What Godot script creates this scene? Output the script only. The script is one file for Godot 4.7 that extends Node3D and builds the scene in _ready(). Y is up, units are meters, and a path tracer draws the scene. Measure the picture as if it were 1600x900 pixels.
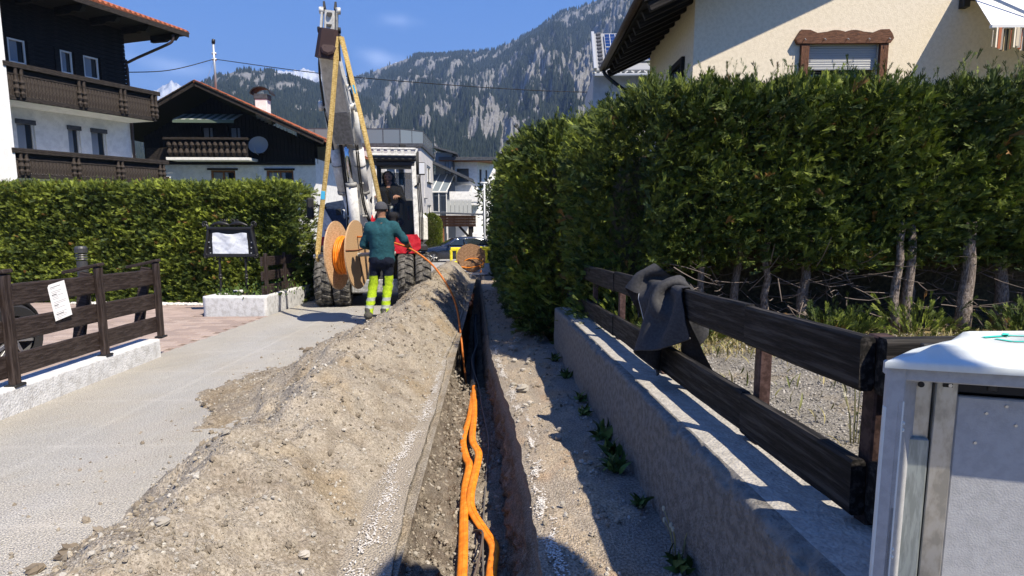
extends Node3D
# A village street with a cable trench: axes x = right across the road, -z = along the road away from the camera.

const SLOPE := 0.05
var M := {}
var tex := {}
var rng := RandomNumberGenerator.new()
var noise := FastNoiseLite.new()
var used := {}
var box_cache := {}


# ---------------------------------------------------------------- naming and nodes
func numbered(called: String) -> String:
	if not used.has(called):
		used[called] = 0
		return called
	used[called] += 1
	return "%s_%03d" % [called, used[called]]


func tag(o: Node, label := "", category := "", group := "", kind := "") -> Node:
	if label != "":
		o.set_meta("label", label)
	if category != "":
		o.set_meta("category", category)
	if group != "":
		o.set_meta("group", group)
	if kind != "":
		o.set_meta("kind", kind)
	return o


func thing(called: String, label: String, category: String, at := Vector3.ZERO, turn := 0.0, group := "") -> Node3D:
	var o := Node3D.new()
	o.name = numbered(called)
	add_child(o)
	o.position = at
	o.rotation.y = deg_to_rad(turn)
	tag(o, label, category, group)
	return o


func part(parent: Node, called: String, mesh: Mesh, m: Material, xf := Transform3D.IDENTITY) -> MeshInstance3D:
	var o := MeshInstance3D.new()
	o.name = numbered(called) if parent == self else called
	o.mesh = mesh
	o.material_override = m
	o.transform = xf
	parent.add_child(o, true)
	return o


func structure(called: String, mesh: Mesh, m: Material) -> MeshInstance3D:
	var o := part(self, called, mesh, m)
	o.set_meta("kind", "structure")
	return o


func at(p: Vector3, euler := Vector3.ZERO) -> Transform3D:
	return Transform3D(Basis.from_euler(euler * PI / 180.0), p)


# ---------------------------------------------------------------- meshes
func chamfer_box(s: Vector3, b := 0.006) -> ArrayMesh:
	b = minf(b, minf(s.x, minf(s.y, s.z)) * 0.35)
	var key := "%.3f %.3f %.3f %.4f" % [s.x, s.y, s.z, b]
	if box_cache.has(key):
		return box_cache[key]
	var st := SurfaceTool.new()
	st.begin(Mesh.PRIMITIVE_TRIANGLES)
	st.set_smooth_group(-1)
	var h := s * 0.5
	var ax := [Vector3.RIGHT, Vector3.UP, Vector3.BACK]
	for i in 3:
		var u: Vector3 = ax[i]
		var v: Vector3 = ax[(i + 1) % 3]
		var w: Vector3 = ax[(i + 2) % 3]
		var hu := h[i]
		var hv := h[(i + 1) % 3]
		var hw := h[(i + 2) % 3]
		for sgn in [-1.0, 1.0]:
			var c: Vector3 = u * hu * sgn
			quad(st, c + v * (hv - b) + w * (hw - b), c - v * (hv - b) + w * (hw - b), c - v * (hv - b) - w * (hw - b), c + v * (hv - b) - w * (hw - b), sgn < 0)
		for sv in [-1.0, 1.0]:
			for sw in [-1.0, 1.0]:
				var p0: Vector3 = v * hv * sv + w * (hw - b) * sw
				var p1: Vector3 = v * (hv - b) * sv + w * hw * sw
				quad(st, p0 + u * (hu - b), p1 + u * (hu - b), p1 - u * (hu - b), p0 - u * (hu - b), sv * sw > 0)
	for sx in [-1.0, 1.0]:
		for sy in [-1.0, 1.0]:
			for sz in [-1.0, 1.0]:
				var a := Vector3(h.x * sx, (h.y - b) * sy, (h.z - b) * sz)
				var bb := Vector3((h.x - b) * sx, h.y * sy, (h.z - b) * sz)
				var c := Vector3((h.x - b) * sx, (h.y - b) * sy, h.z * sz)
				tri(st, a, bb, c, sx * sy * sz > 0)
	st.generate_normals()
	var m := st.commit()
	box_cache[key] = m
	return m


func tri(st: SurfaceTool, a: Vector3, b: Vector3, c: Vector3, flip := false) -> void:
	st.add_vertex(a)
	st.add_vertex(c if flip else b)
	st.add_vertex(b if flip else c)


func quad(st: SurfaceTool, a: Vector3, b: Vector3, c: Vector3, d: Vector3, flip := false) -> void:
	tri(st, a, b, c, flip)
	tri(st, a, c, d, flip)


func new_st(smooth := false) -> SurfaceTool:
	var st := SurfaceTool.new()
	st.begin(Mesh.PRIMITIVE_TRIANGLES)
	st.set_smooth_group(0 if smooth else -1)
	return st


func done(st: SurfaceTool) -> ArrayMesh:
	st.generate_normals()
	return st.commit()


func box(parent: Node, called: String, s: Vector3, p: Vector3, m: Material, euler := Vector3.ZERO, bevel := 0.006) -> MeshInstance3D:
	return part(parent, called, chamfer_box(s, bevel), m, at(p, euler))


# a box between two points: x runs along it, h is its height (local y), w its width (local z)
func along(p0: Vector3, p1: Vector3, up := Vector3.UP) -> Transform3D:
	var x := (p1 - p0).normalized()
	var z := x.cross(up).normalized()
	var y := z.cross(x).normalized()
	return Transform3D(Basis(x, y, z), (p0 + p1) * 0.5)


func bar(parent: Node, called: String, p0: Vector3, p1: Vector3, h: float, w: float, m: Material, up := Vector3.UP, bevel := 0.006) -> MeshInstance3D:
	return part(parent, called, chamfer_box(Vector3(p0.distance_to(p1), h, w), bevel), m, along(p0, p1, up))


# tapered box between two points, ends (h0,w0) and (h1,w1)
func taper_mesh(p0: Vector3, p1: Vector3, h0: float, w0: float, h1: float, w1: float, up := Vector3.UP, b := 0.15) -> ArrayMesh:
	var f := along(p0, p1, up).basis
	var st := new_st()
	var rings := []
	for e in [[p0, h0, w0], [p1, h1, w1]]:
		var r := []
		for c in [[1.0 - b, 1.0], [1.0, 1.0 - b], [1.0, -1.0 + b], [1.0 - b, -1.0], [-1.0 + b, -1.0], [-1.0, -1.0 + b], [-1.0, 1.0 - b], [-1.0 + b, 1.0]]:
			r.append(e[0] + f.y * (c[0] * e[1] * 0.5) + f.z * (c[1] * e[2] * 0.5))
		rings.append(r)
	for i in 8:
		var j := (i + 1) % 8
		quad(st, rings[0][i], rings[1][i], rings[1][j], rings[0][j], true)
	for i in range(1, 7):
		tri(st, rings[0][0], rings[0][i], rings[0][i + 1], true)
		tri(st, rings[1][0], rings[1][i], rings[1][i + 1])
	return done(st)


func tube_into(st: SurfaceTool, pts: Array, radius, seg := 8, caps := true, squash := 1.0) -> void:
	var rings := []
	var up := Vector3.UP
	if absf((pts[1] - pts[0]).normalized().dot(up)) > 0.95:
		up = Vector3.RIGHT
	for i in pts.size():
		var d: Vector3 = (pts[mini(i + 1, pts.size() - 1)] - pts[maxi(i - 1, 0)]).normalized()
		var sx := d.cross(up).normalized()
		var sy := sx.cross(d).normalized()
		up = sy
		var r: float = radius[i] if radius is Array else radius
		var ring := []
		for k in seg:
			var a := TAU * k / seg
			ring.append(pts[i] + sx * cos(a) * r + sy * sin(a) * r * squash)
		rings.append(ring)
	for i in pts.size() - 1:
		for k in seg:
			var k2 := (k + 1) % seg
			quad(st, rings[i][k], rings[i + 1][k], rings[i + 1][k2], rings[i][k2])
	if caps:
		for k in range(1, seg - 1):
			tri(st, rings[0][0], rings[0][k], rings[0][k + 1])
			tri(st, rings[-1][0], rings[-1][k], rings[-1][k + 1], true)


func tube(pts: Array, radius, seg := 8, smooth := true, squash := 1.0) -> ArrayMesh:
	var st := new_st(smooth)
	tube_into(st, pts, radius, seg, true, squash)
	return done(st)


func curve(pts: Array, n := 6) -> Array:
	var out := []
	for i in pts.size() - 1:
		var p0: Vector3 = pts[maxi(i - 1, 0)]
		var p1: Vector3 = pts[i]
		var p2: Vector3 = pts[i + 1]
		var p3: Vector3 = pts[mini(i + 2, pts.size() - 1)]
		for k in n:
			out.append(p1.cubic_interpolate(p2, p0, p3, float(k) / n))
	out.append(pts[-1])
	return out


# profile: array of Vector2(radius, height), turned about y
func lathe(profile: Array, seg := 16, smooth := false) -> ArrayMesh:
	var st := new_st(smooth)
	for i in profile.size() - 1:
		for k in seg:
			var a := TAU * k / seg
			var b := TAU * (k + 1) / seg
			var p: Vector2 = profile[i]
			var q: Vector2 = profile[i + 1]
			quad(st, Vector3(p.x * cos(a), p.y, p.x * sin(a)), Vector3(p.x * cos(b), p.y, p.x * sin(b)), Vector3(q.x * cos(b), q.y, q.x * sin(b)), Vector3(q.x * cos(a), q.y, q.x * sin(a)), true)
	return done(st)


# flat outline in xy pulled along z by depth (centred)
func prism(poly: PackedVector2Array, depth: float, smooth := false) -> ArrayMesh:
	if Geometry2D.is_polygon_clockwise(poly):
		poly.reverse()
	var st := new_st(smooth)
	var ids := Geometry2D.triangulate_polygon(poly)
	var h := depth * 0.5
	for i in range(0, ids.size(), 3):
		var a := poly[ids[i]]
		var b := poly[ids[i + 1]]
		var c := poly[ids[i + 2]]
		var ccw := (b - a).cross(c - a) > 0.0
		st.set_smooth_group(-1)
		tri(st, Vector3(a.x, a.y, h), Vector3(b.x, b.y, h), Vector3(c.x, c.y, h), ccw)
		tri(st, Vector3(a.x, a.y, -h), Vector3(b.x, b.y, -h), Vector3(c.x, c.y, -h), not ccw)
	st.set_smooth_group(1 if smooth else -1)
	for i in poly.size():
		var a := poly[i]
		var b := poly[(i + 1) % poly.size()]
		quad(st, Vector3(a.x, a.y, h), Vector3(b.x, b.y, h), Vector3(b.x, b.y, -h), Vector3(a.x, a.y, -h), true)
	return done(st)


func pv(a: Array) -> PackedVector2Array:
	var p := PackedVector2Array()
	for i in range(0, a.size(), 2):
		p.append(Vector2(a[i], a[i + 1]))
	return p


# surface from a grid of points rows[j][i]; optional colours of the same layout
func sheet(rows: Array, colors = null, flip := false, smooth := true) -> ArrayMesh:
	var nv := rows.size()
	var nu: int = rows[0].size()
	var v := PackedVector3Array()
	var c := PackedColorArray()
	var n := PackedVector3Array()
	var ix := PackedInt32Array()
	v.resize(nu * nv)
	n.resize(nu * nv)
	if colors:
		c.resize(nu * nv)
	for j in nv:
		for i in nu:
			v[j * nu + i] = rows[j][i]
			if colors:
				c[j * nu + i] = colors[j][i]
	for j in nv:
		for i in nu:
			var du: Vector3 = v[j * nu + mini(i + 1, nu - 1)] - v[j * nu + maxi(i - 1, 0)]
			var dv: Vector3 = v[mini(j + 1, nv - 1) * nu + i] - v[maxi(j - 1, 0) * nu + i]
			var nn := du.cross(dv).normalized()
			n[j * nu + i] = -nn if flip else nn
	for j in nv - 1:
		for i in nu - 1:
			var a := j * nu + i
			if flip:
				ix.append_array([a, a + 1, a + nu + 1, a, a + nu + 1, a + nu])
			else:
				ix.append_array([a, a + nu + 1, a + 1, a, a + nu, a + nu + 1])
	var arr := []
	arr.resize(Mesh.ARRAY_MAX)
	arr[Mesh.ARRAY_VERTEX] = v
	arr[Mesh.ARRAY_NORMAL] = n
	if colors:
		arr[Mesh.ARRAY_COLOR] = c
	arr[Mesh.ARRAY_INDEX] = ix
	var m := ArrayMesh.new()
	m.add_surface_from_arrays(Mesh.PRIMITIVE_TRIANGLES, arr)
	return m


func scatter(parent: Node, called: String, mesh: Mesh, m: Material, xfs: Array, cols: Array) -> MultiMeshInstance3D:
	var mm := MultiMesh.new()
	mm.transform_format = MultiMesh.TRANSFORM_3D
	mm.use_colors = cols.size() > 0
	mm.mesh = mesh
	mm.instance_count = xfs.size()
	for i in xfs.size():
		mm.set_instance_transform(i, xfs[i])
		if cols.size():
			mm.set_instance_color(i, cols[i])
	var o := MultiMeshInstance3D.new()
	o.name = numbered(called) if parent == self else called
	o.multimesh = mm
	o.material_override = m
	o.set_meta("kind", "stuff")
	parent.add_child(o, true)
	return o


# lumpy stone
func stone_mesh(sd: int, flat := 0.7) -> ArrayMesh:
	var r := RandomNumberGenerator.new()
	r.seed = sd
	var st := new_st()
	var n := FastNoiseLite.new()
	n.seed = sd
	n.frequency = 0.9
	var rows := []
	for j in 6:
		var row := []
		for i in 9:
			var th := PI * j / 5.0
			var ph := TAU * (i % 8) / 8.0 + 0.4 * j
			var d := Vector3(sin(th) * cos(ph), cos(th), sin(th) * sin(ph))
			var k := 0.5 * (1.0 + 0.75 * n.get_noise_3dv(d * 1.6))
			row.append(Vector3(d.x * k * 1.1, d.y * k * flat, d.z * k * 0.9))
		rows.append(row)
	for j in 5:
		for i in 8:
			quad(st, rows[j][i], rows[j][i + 1], rows[j + 1][i + 1], rows[j + 1][i])
	return done(st)


# ---------------------------------------------------------------- materials
func lin(r: float, g: float, b: float) -> Color:
	return Color(r, g, b).linear_to_srgb()


func noise_tex(key: String, freq: float, stops: Array, octaves := 5, kind := FastNoiseLite.TYPE_SIMPLEX_SMOOTH, size := 512, warp := 0.0, gain := 0.5) -> NoiseTexture2D:
	if tex.has(key):
		return tex[key]
	var f := FastNoiseLite.new()
	f.seed = key.hash() % 10000
	f.noise_type = kind
	f.frequency = freq
	f.fractal_octaves = octaves
	f.fractal_gain = gain
	if kind == FastNoiseLite.TYPE_CELLULAR:
		f.cellular_return_type = FastNoiseLite.RETURN_DISTANCE
	if warp > 0.0:
		f.domain_warp_enabled = true
		f.domain_warp_amplitude = warp
		f.domain_warp_frequency = freq
	var t := NoiseTexture2D.new()
	t.width = size
	t.height = size
	t.seamless = true
	t.noise = f
	if stops.size():
		var g := Gradient.new()
		var offs := PackedFloat32Array()
		var cols := PackedColorArray()
		for s in stops:
			offs.append(s[0])
			cols.append(s[1])
		g.offsets = offs
		g.colors = cols
		t.color_ramp = g
	tex[key] = t
	return t


func bump_tex(key: String, freq: float, octaves := 5, strength := 8.0, kind := FastNoiseLite.TYPE_SIMPLEX_SMOOTH, size := 512) -> NoiseTexture2D:
	if tex.has(key):
		return tex[key]
	var f := FastNoiseLite.new()
	f.seed = key.hash() % 10000
	f.noise_type = kind
	f.frequency = freq
	f.fractal_octaves = octaves
	var t := NoiseTexture2D.new()
	t.width = size
	t.height = size
	t.seamless = true
	t.as_normal_map = true
	t.bump_strength = strength
	t.noise = f
	tex[key] = t
	return t


func flat_mat(c: Color, rough := 0.7, metal := 0.0, spec := 0.5) -> StandardMaterial3D:
	var m := StandardMaterial3D.new()
	m.albedo_color = c
	m.roughness = rough
	m.metallic = metal
	m.metallic_specular = spec
	return m


# three tones laid out by noise; metres: size of one texture repeat
func tone_mat(key: String, a: Color, b: Color, c: Color, metres: Vector3, rough := 0.85, freq := 0.012, octaves := 6, bump := 0.0, bump_freq := 0.03, world := false, warp := 0.0) -> StandardMaterial3D:
	var m := StandardMaterial3D.new()
	m.albedo_texture = noise_tex(key, freq, [[0.0, a], [0.32, a], [0.5, b], [0.68, c], [1.0, c]], octaves, FastNoiseLite.TYPE_SIMPLEX_SMOOTH, 512, warp, 0.62)
	m.roughness = rough
	m.metallic_specular = 0.35
	m.uv1_triplanar = true
	m.uv1_world_triplanar = world
	m.uv1_scale = Vector3(1.0 / metres.x, 1.0 / metres.y, 1.0 / metres.z)
	if bump > 0.0:
		m.normal_enabled = true
		m.normal_texture = bump_tex("bump%.3f" % bump_freq, bump_freq, 5)
		m.normal_scale = bump
	return m


func tint(m: StandardMaterial3D) -> StandardMaterial3D:
	m.vertex_color_use_as_albedo = true
	return m


func make_materials() -> void:
	var W := Vector3.ONE
	M.asphalt = tint(tone_mat("asphalt", lin(0.62, 0.61, 0.58), lin(0.80, 0.78, 0.74), lin(0.98, 0.96, 0.92), W * 1.1, 0.95, 0.16, 3, 0.9, 0.16, true))
	M.soil = tint(tone_mat("soil", lin(0.52, 0.49, 0.45), lin(0.78, 0.755, 0.71), lin(1.0, 0.985, 0.96), W * 0.6, 1.0, 0.06, 5, 1.5, 0.10, true))
	M.gravel = tint(tone_mat("gravel", lin(0.45, 0.44, 0.42), lin(0.75, 0.74, 0.70), lin(1.0, 0.98, 0.95), W * 0.6, 1.0, 0.06, 4, 1.4, 0.10, true))
	M.concrete = tone_mat("concrete", lin(0.42, 0.42, 0.41), lin(0.52, 0.52, 0.51), lin(0.60, 0.60, 0.58), W * 1.6, 0.95, 0.02, 6, 0.5, 0.06)
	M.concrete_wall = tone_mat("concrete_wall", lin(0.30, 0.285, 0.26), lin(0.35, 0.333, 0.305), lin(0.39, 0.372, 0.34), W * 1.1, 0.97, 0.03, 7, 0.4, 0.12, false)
	M.wall_face = tone_mat("wall_face", lin(0.135, 0.127, 0.115), lin(0.175, 0.166, 0.15), lin(0.21, 0.20, 0.183), W * 0.9, 0.97, 0.03, 7, 0.7, 0.12)  # same wall as concrete_wall, darkened here to stand for its shaded side
	M.fence = tone_mat("fence_wood", lin(0.004, 0.0036, 0.0033), lin(0.012, 0.0108, 0.010), lin(0.040, 0.036, 0.033), Vector3(3.6, 0.16, 0.16), 0.75, 0.012, 6, 0.28, 0.02, false, 14.0)
	M.fence.normal_texture = bump_tex("woodbump", 0.02, 6, 10.0)
	M.fence_left = tone_mat("fence_left", lin(0.022, 0.015, 0.013), lin(0.036, 0.026, 0.023), lin(0.055, 0.042, 0.038), Vector3(1.8, 0.16, 0.16), 0.6, 0.012, 6, 0.4, 0.02)
	M.post_red = tone_mat("post_red", lin(0.040, 0.022, 0.019), lin(0.062, 0.036, 0.032), lin(0.09, 0.055, 0.05), W * 0.3, 0.6)
	M.leaf = tint(flat_mat(Color.WHITE, 0.62, 0.0, 0.35))
	M.leaf.backlight_enabled = true
	M.leaf.backlight = lin(0.035, 0.05, 0.006)
	M.bark = tone_mat("bark", lin(0.09, 0.07, 0.055), lin(0.20, 0.165, 0.135), lin(0.34, 0.29, 0.25), Vector3(0.12, 0.6, 0.12), 0.95, 0.02, 5, 1.0, 0.05)
	M.twig = flat_mat(lin(0.16, 0.13, 0.11), 0.95)
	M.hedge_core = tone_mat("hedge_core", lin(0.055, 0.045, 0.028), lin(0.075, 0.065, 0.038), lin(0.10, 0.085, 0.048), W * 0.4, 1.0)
	M.white_render = tone_mat("white_render", lin(0.70, 0.70, 0.69), lin(0.76, 0.76, 0.75), lin(0.80, 0.80, 0.79), W * 2.0, 0.95, 0.01, 6, 0.2, 0.08)
	M.cream = tone_mat("cream", lin(0.72, 0.635, 0.49), lin(0.76, 0.675, 0.525), lin(0.785, 0.70, 0.55), W * 1.2, 0.95, 0.03, 6, 0.12, 0.09)
	M.grey_render = tone_mat("grey_render", lin(0.46, 0.45, 0.45), lin(0.50, 0.49, 0.49), lin(0.54, 0.53, 0.53), W * 3.0, 0.95)
	M.anthracite = tone_mat("anthracite", lin(0.05, 0.055, 0.065), lin(0.065, 0.07, 0.08), lin(0.08, 0.085, 0.1), W * 2.0, 0.6)
	M.black_wood = tone_mat("black_wood", lin(0.008, 0.007, 0.007), lin(0.016, 0.014, 0.013), lin(0.028, 0.024, 0.022), Vector3(2.4, 0.2, 0.2), 0.8)
	M.grey_wood = tone_mat("grey_wood", lin(0.024, 0.018, 0.015), lin(0.042, 0.033, 0.027), lin(0.066, 0.054, 0.046), Vector3(0.3, 1.2, 0.3), 0.85)
	M.rail_wood = tone_mat("rail_wood", lin(0.014, 0.011, 0.010), lin(0.026, 0.021, 0.018), lin(0.042, 0.035, 0.031), Vector3(1.6, 0.2, 0.2), 0.8)
	M.brown_frame = tone_mat("brown_frame", lin(0.07, 0.028, 0.014), lin(0.115, 0.048, 0.024), lin(0.16, 0.072, 0.038), Vector3(0.9, 0.12, 0.12), 0.6, 0.012, 6, 0.4, 0.03)
	M.brown_frame_up = tone_mat("brown_frame_up", lin(0.07, 0.028, 0.014), lin(0.115, 0.048, 0.024), lin(0.16, 0.072, 0.038), Vector3(0.12, 0.9, 0.12), 0.6, 0.012, 6, 0.4, 0.03)
	M.larch = tone_mat("larch", lin(0.16, 0.065, 0.028), lin(0.24, 0.105, 0.045), lin(0.32, 0.15, 0.07), Vector3(0.2, 1.5, 0.2), 0.7)
	M.tile = tone_mat("tile", lin(0.24, 0.066, 0.030), lin(0.34, 0.105, 0.050), lin(0.42, 0.15, 0.08), W * 0.8, 0.85, 0.02)
	M.glass = flat_mat(lin(0.025, 0.03, 0.035), 0.04, 0.0, 0.7)
	M.pane = flat_mat(Color(0.06, 0.08, 0.08, 0.04), 0.02, 0.0, 0.2)
	M.pane.transparency = BaseMaterial3D.TRANSPARENCY_ALPHA
	M.room = flat_mat(lin(0.32, 0.29, 0.26), 0.95)
	M.tint_pane = flat_mat(Color(0.04, 0.05, 0.05, 0.55), 0.04, 0.0, 0.4)
	M.tint_pane.transparency = BaseMaterial3D.TRANSPARENCY_ALPHA
	M.curtain = flat_mat(lin(0.30, 0.33, 0.38), 0.95)
	M.white_plastic = flat_mat(lin(0.62, 0.63, 0.63), 0.45)
	M.white_frame = flat_mat(lin(0.70, 0.70, 0.68), 0.5)
	M.zinc = flat_mat(lin(0.42, 0.44, 0.46), 0.45, 0.4)
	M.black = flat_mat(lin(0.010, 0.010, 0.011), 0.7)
	M.dark = flat_mat(lin(0.022, 0.022, 0.024), 0.6)
	M.rubber = tone_mat("rubber", lin(0.028, 0.027, 0.025), lin(0.075, 0.072, 0.066), lin(0.17, 0.16, 0.145), W * 0.5, 0.95, 0.012, 6, 0.5, 0.06)
	M.steel = flat_mat(lin(0.50, 0.50, 0.50), 0.3, 0.85)
	M.chrome = flat_mat(lin(0.60, 0.62, 0.66), 0.12, 1.0)
	M.iron = flat_mat(lin(0.016, 0.016, 0.017), 0.45, 0.2)


func gy(z: float) -> float:
	if z > -60.0:
		return SLOPE * z
	return SLOPE * -60.0 - (1.0 - exp((z + 60.0) / 40.0)) * 1.5


# ---------------------------------------------------------------- camera, sky, sun
func set_view() -> void:
	var cam := Camera3D.new()
	cam.name = "camera"
	cam.position = Vector3(0, 1.3, 0)
	cam.rotation_degrees = Vector3(-7.44, -2.40, 0)
	cam.fov = 50.69
	cam.near = 0.05
	cam.far = 20000.0
	cam.current = true
	add_child(cam)
	var e := Environment.new()
	e.tonemap_mode = Environment.TONE_MAPPER_LINEAR
	e.tonemap_exposure = 1.85
	e.background_mode = Environment.BG_SKY
	var sky := Sky.new()
	var sm := ProceduralSkyMaterial.new()
	sm.sky_top_color = lin(0.013, 0.075, 0.31)
	sm.sky_horizon_color = lin(0.060, 0.235, 0.60)
	sm.sky_curve = 0.22
	sm.ground_bottom_color = lin(0.16, 0.15, 0.13)
	sm.ground_horizon_color = lin(0.30, 0.40, 0.50)
	sm.sky_energy_multiplier = 1.0
	sm.sun_angle_max = 6.0
	sm.sky_cover = cloud_cover()
	sm.sky_cover_modulate = Color(1, 1, 1, 0.35)
	sky.sky_material = sm
	e.sky = sky
	e.fog_enabled = true
	e.fog_density = 0.00016
	e.fog_light_color = lin(0.34, 0.54, 0.95)
	e.sdfgi_enabled = true
	e.ssao_enabled = true
	e.ssil_enabled = true
	var we := WorldEnvironment.new()
	we.name = "world"
	we.environment = e
	add_child(we)
	var sun := DirectionalLight3D.new()
	sun.name = "sun"
	sun.light_color = Color(1.0, 0.955, 0.88)
	sun.light_energy = 1.6
	sun.light_angular_distance = 0.5
	sun.shadow_enabled = true
	add_child(sun)
	sun.look_at_from_position(Vector3(0.5, 1.0, 0.52) * 50.0, Vector3.ZERO, Vector3.UP)


# thin fair-weather wisps low over the mountains, the same all round the sky
func cloud_cover() -> ImageTexture:
	var w := 1024
	var h := 512
	var f := FastNoiseLite.new()
	f.seed = 11
	f.noise_type = FastNoiseLite.TYPE_SIMPLEX_SMOOTH
	f.frequency = 1.0
	f.fractal_octaves = 5
	f.fractal_gain = 0.55
	var im := Image.create(w, h, false, Image.FORMAT_RGBA8)
	for y in h / 2:
		var el := (0.5 - (y + 0.5) / h) * PI
		for x in w:
			var az := TAU * x / w
			var d := Vector3(cos(az) * cos(el), sin(el) * 3.6, sin(az) * cos(el))
			var n := f.get_noise_3dv(d * 2.6) + 0.35 * f.get_noise_3dv(d * 7.0)
			var a := smoothstep(0.10, 0.62, n)
			im.set_pixel(x, y, Color(1, 1, 1, a * 0.85))
	return ImageTexture.create_from_image(im)


# ---------------------------------------------------------------- edges of the dig
func knots(z: float, t: Array) -> float:
	for i in range(0, t.size() - 2, 2):
		if z >= t[i + 2]:
			var k: float = clampf((z - t[i]) / (t[i + 2] - t[i]), 0.0, 1.0)
			return lerpf(t[i + 1], t[i + 3], k)
	return t[-1]


func trench_left(z: float) -> float:
	return knots(z, [2, -0.37, -2.2, -0.38, -3, -0.41, -4.5, -0.40, -6.3, -0.43, -6.6, -0.455, -8.3, -0.42, -12, -0.44, -17, -0.50, -22, -0.55]) + 0.012 * noise.get_noise_2d(z * 3.0, 5.0) + 0.006 * noise.get_noise_2d(z * 14.0, 9.0)


func trench_right(z: float) -> float:
	return knots(z, [2, 0.20, -2.2, 0.205, -2.9, 0.218, -3.6, 0.205, -4.3, 0.182, -5.5, 0.11, -7.1, 0.032, -8.3, 0.012, -12, -0.05, -17, -0.155, -22, -0.2]) + 0.014 * noise.get_noise_2d(z * 3.0, 50.0) + 0.006 * noise.get_noise_2d(z * 14.0, 59.0)


func heap_height(x: float, z: float) -> float:
	var l := knots(z, [2, -1.70, -2.2, -1.66, -3.0, -1.66, -3.5, -1.62, -4.4, -1.76, -5.2, -2.05, -6.2, -1.95, -7.2, -1.84, -7.8, -1.70, -8.7, -1.56, -9.6, -1.56, -10.6, -1.75, -18, -1.82, -22, -1.7])
	var r := knots(z, [2, -0.64, -2.2, -0.62, -3.0, -0.60, -4.5, -0.50, -6.0, -0.46, -9, -0.44, -17, -0.52, -22, -0.6])
	var top := knots(z, [2, 0.27, -2.2, 0.32, -4, 0.39, -6, 0.42, -9, 0.45, -13, 0.52, -17, 0.58, -20, 0.62, -21.5, 0.45, -23, 0.0])
	l += 0.16 * noise.get_noise_2d(z * 0.9, 3.0) + 0.05 * noise.get_noise_2d(z * 4.0, 13.0)
	r += 0.05 * noise.get_noise_2d(z * 1.4, 23.0) + 0.025 * noise.get_noise_2d(z * 6.0, 33.0)
	var u := (x - l) / (r - l)
	if u <= -0.25 or u >= 1.2:
		return -0.03
	var crest := 0.50 + 0.10 * noise.get_noise_2d(z * 0.6, 71.0)
	var p: float
	if u < crest:
		p = u / crest
	else:
		p = (1.0 - u) / (1.0 - crest)
	p = clampf(p, -0.4, 1.0)
	var s := sin(clampf(p, 0.0, 1.0) * PI * 0.5)
	var body := lerpf(p, s, 0.55) if p > 0.0 else p * 0.35
	var h := top * body
	var k := clampf(p * 3.0, 0.0, 1.0)
	h += k * (0.085 * noise.get_noise_2d(x * 1.7, z * 1.3) + 0.045 * noise.get_noise_2d(x * 4.0, z * 3.4) + 0.016 * noise.get_noise_2d(x * 12.0, z * 11.0))
	h += clampf(p * 6.0 + 0.4, 0.0, 1.0) * 0.011 * noise.get_noise_2d(x * 34.0, z * 34.0 + 7.0)
	# a low tongue of loose earth spread over the asphalt
	var d := Vector2((x + 2.05) / 0.42, (z + 5.05) / 1.15).length()
	h = maxf(h, 0.035 * (1.0 - d) + 0.012 * noise.get_noise_2d(x * 9.0, z * 9.0))
	var e := Vector2((x + 1.68) / 0.55, (z + 9.15) / 0.9).length()   # trodden shoulder of the heap
	h = maxf(h, 0.115 * clampf((1.0 - e) * 2.2, -0.2, 1.0) + 0.008 * noise.get_noise_2d(x * 9.0, z * 9.0))
	return h


func zsteps(z0: float, z1: float, fine: float, coarse: float) -> Array:
	var out := [z0]
	var z := z0
	while z > z1:
		z -= lerpf(fine, coarse, clampf((-z - 2.0) / 18.0, 0.0, 1.0))
		out.append(maxf(z, z1))
	return out


func shade(c: Color, k: float) -> Color:
	return Color(c.r * k, c.g * k, c.b * k)


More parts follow.
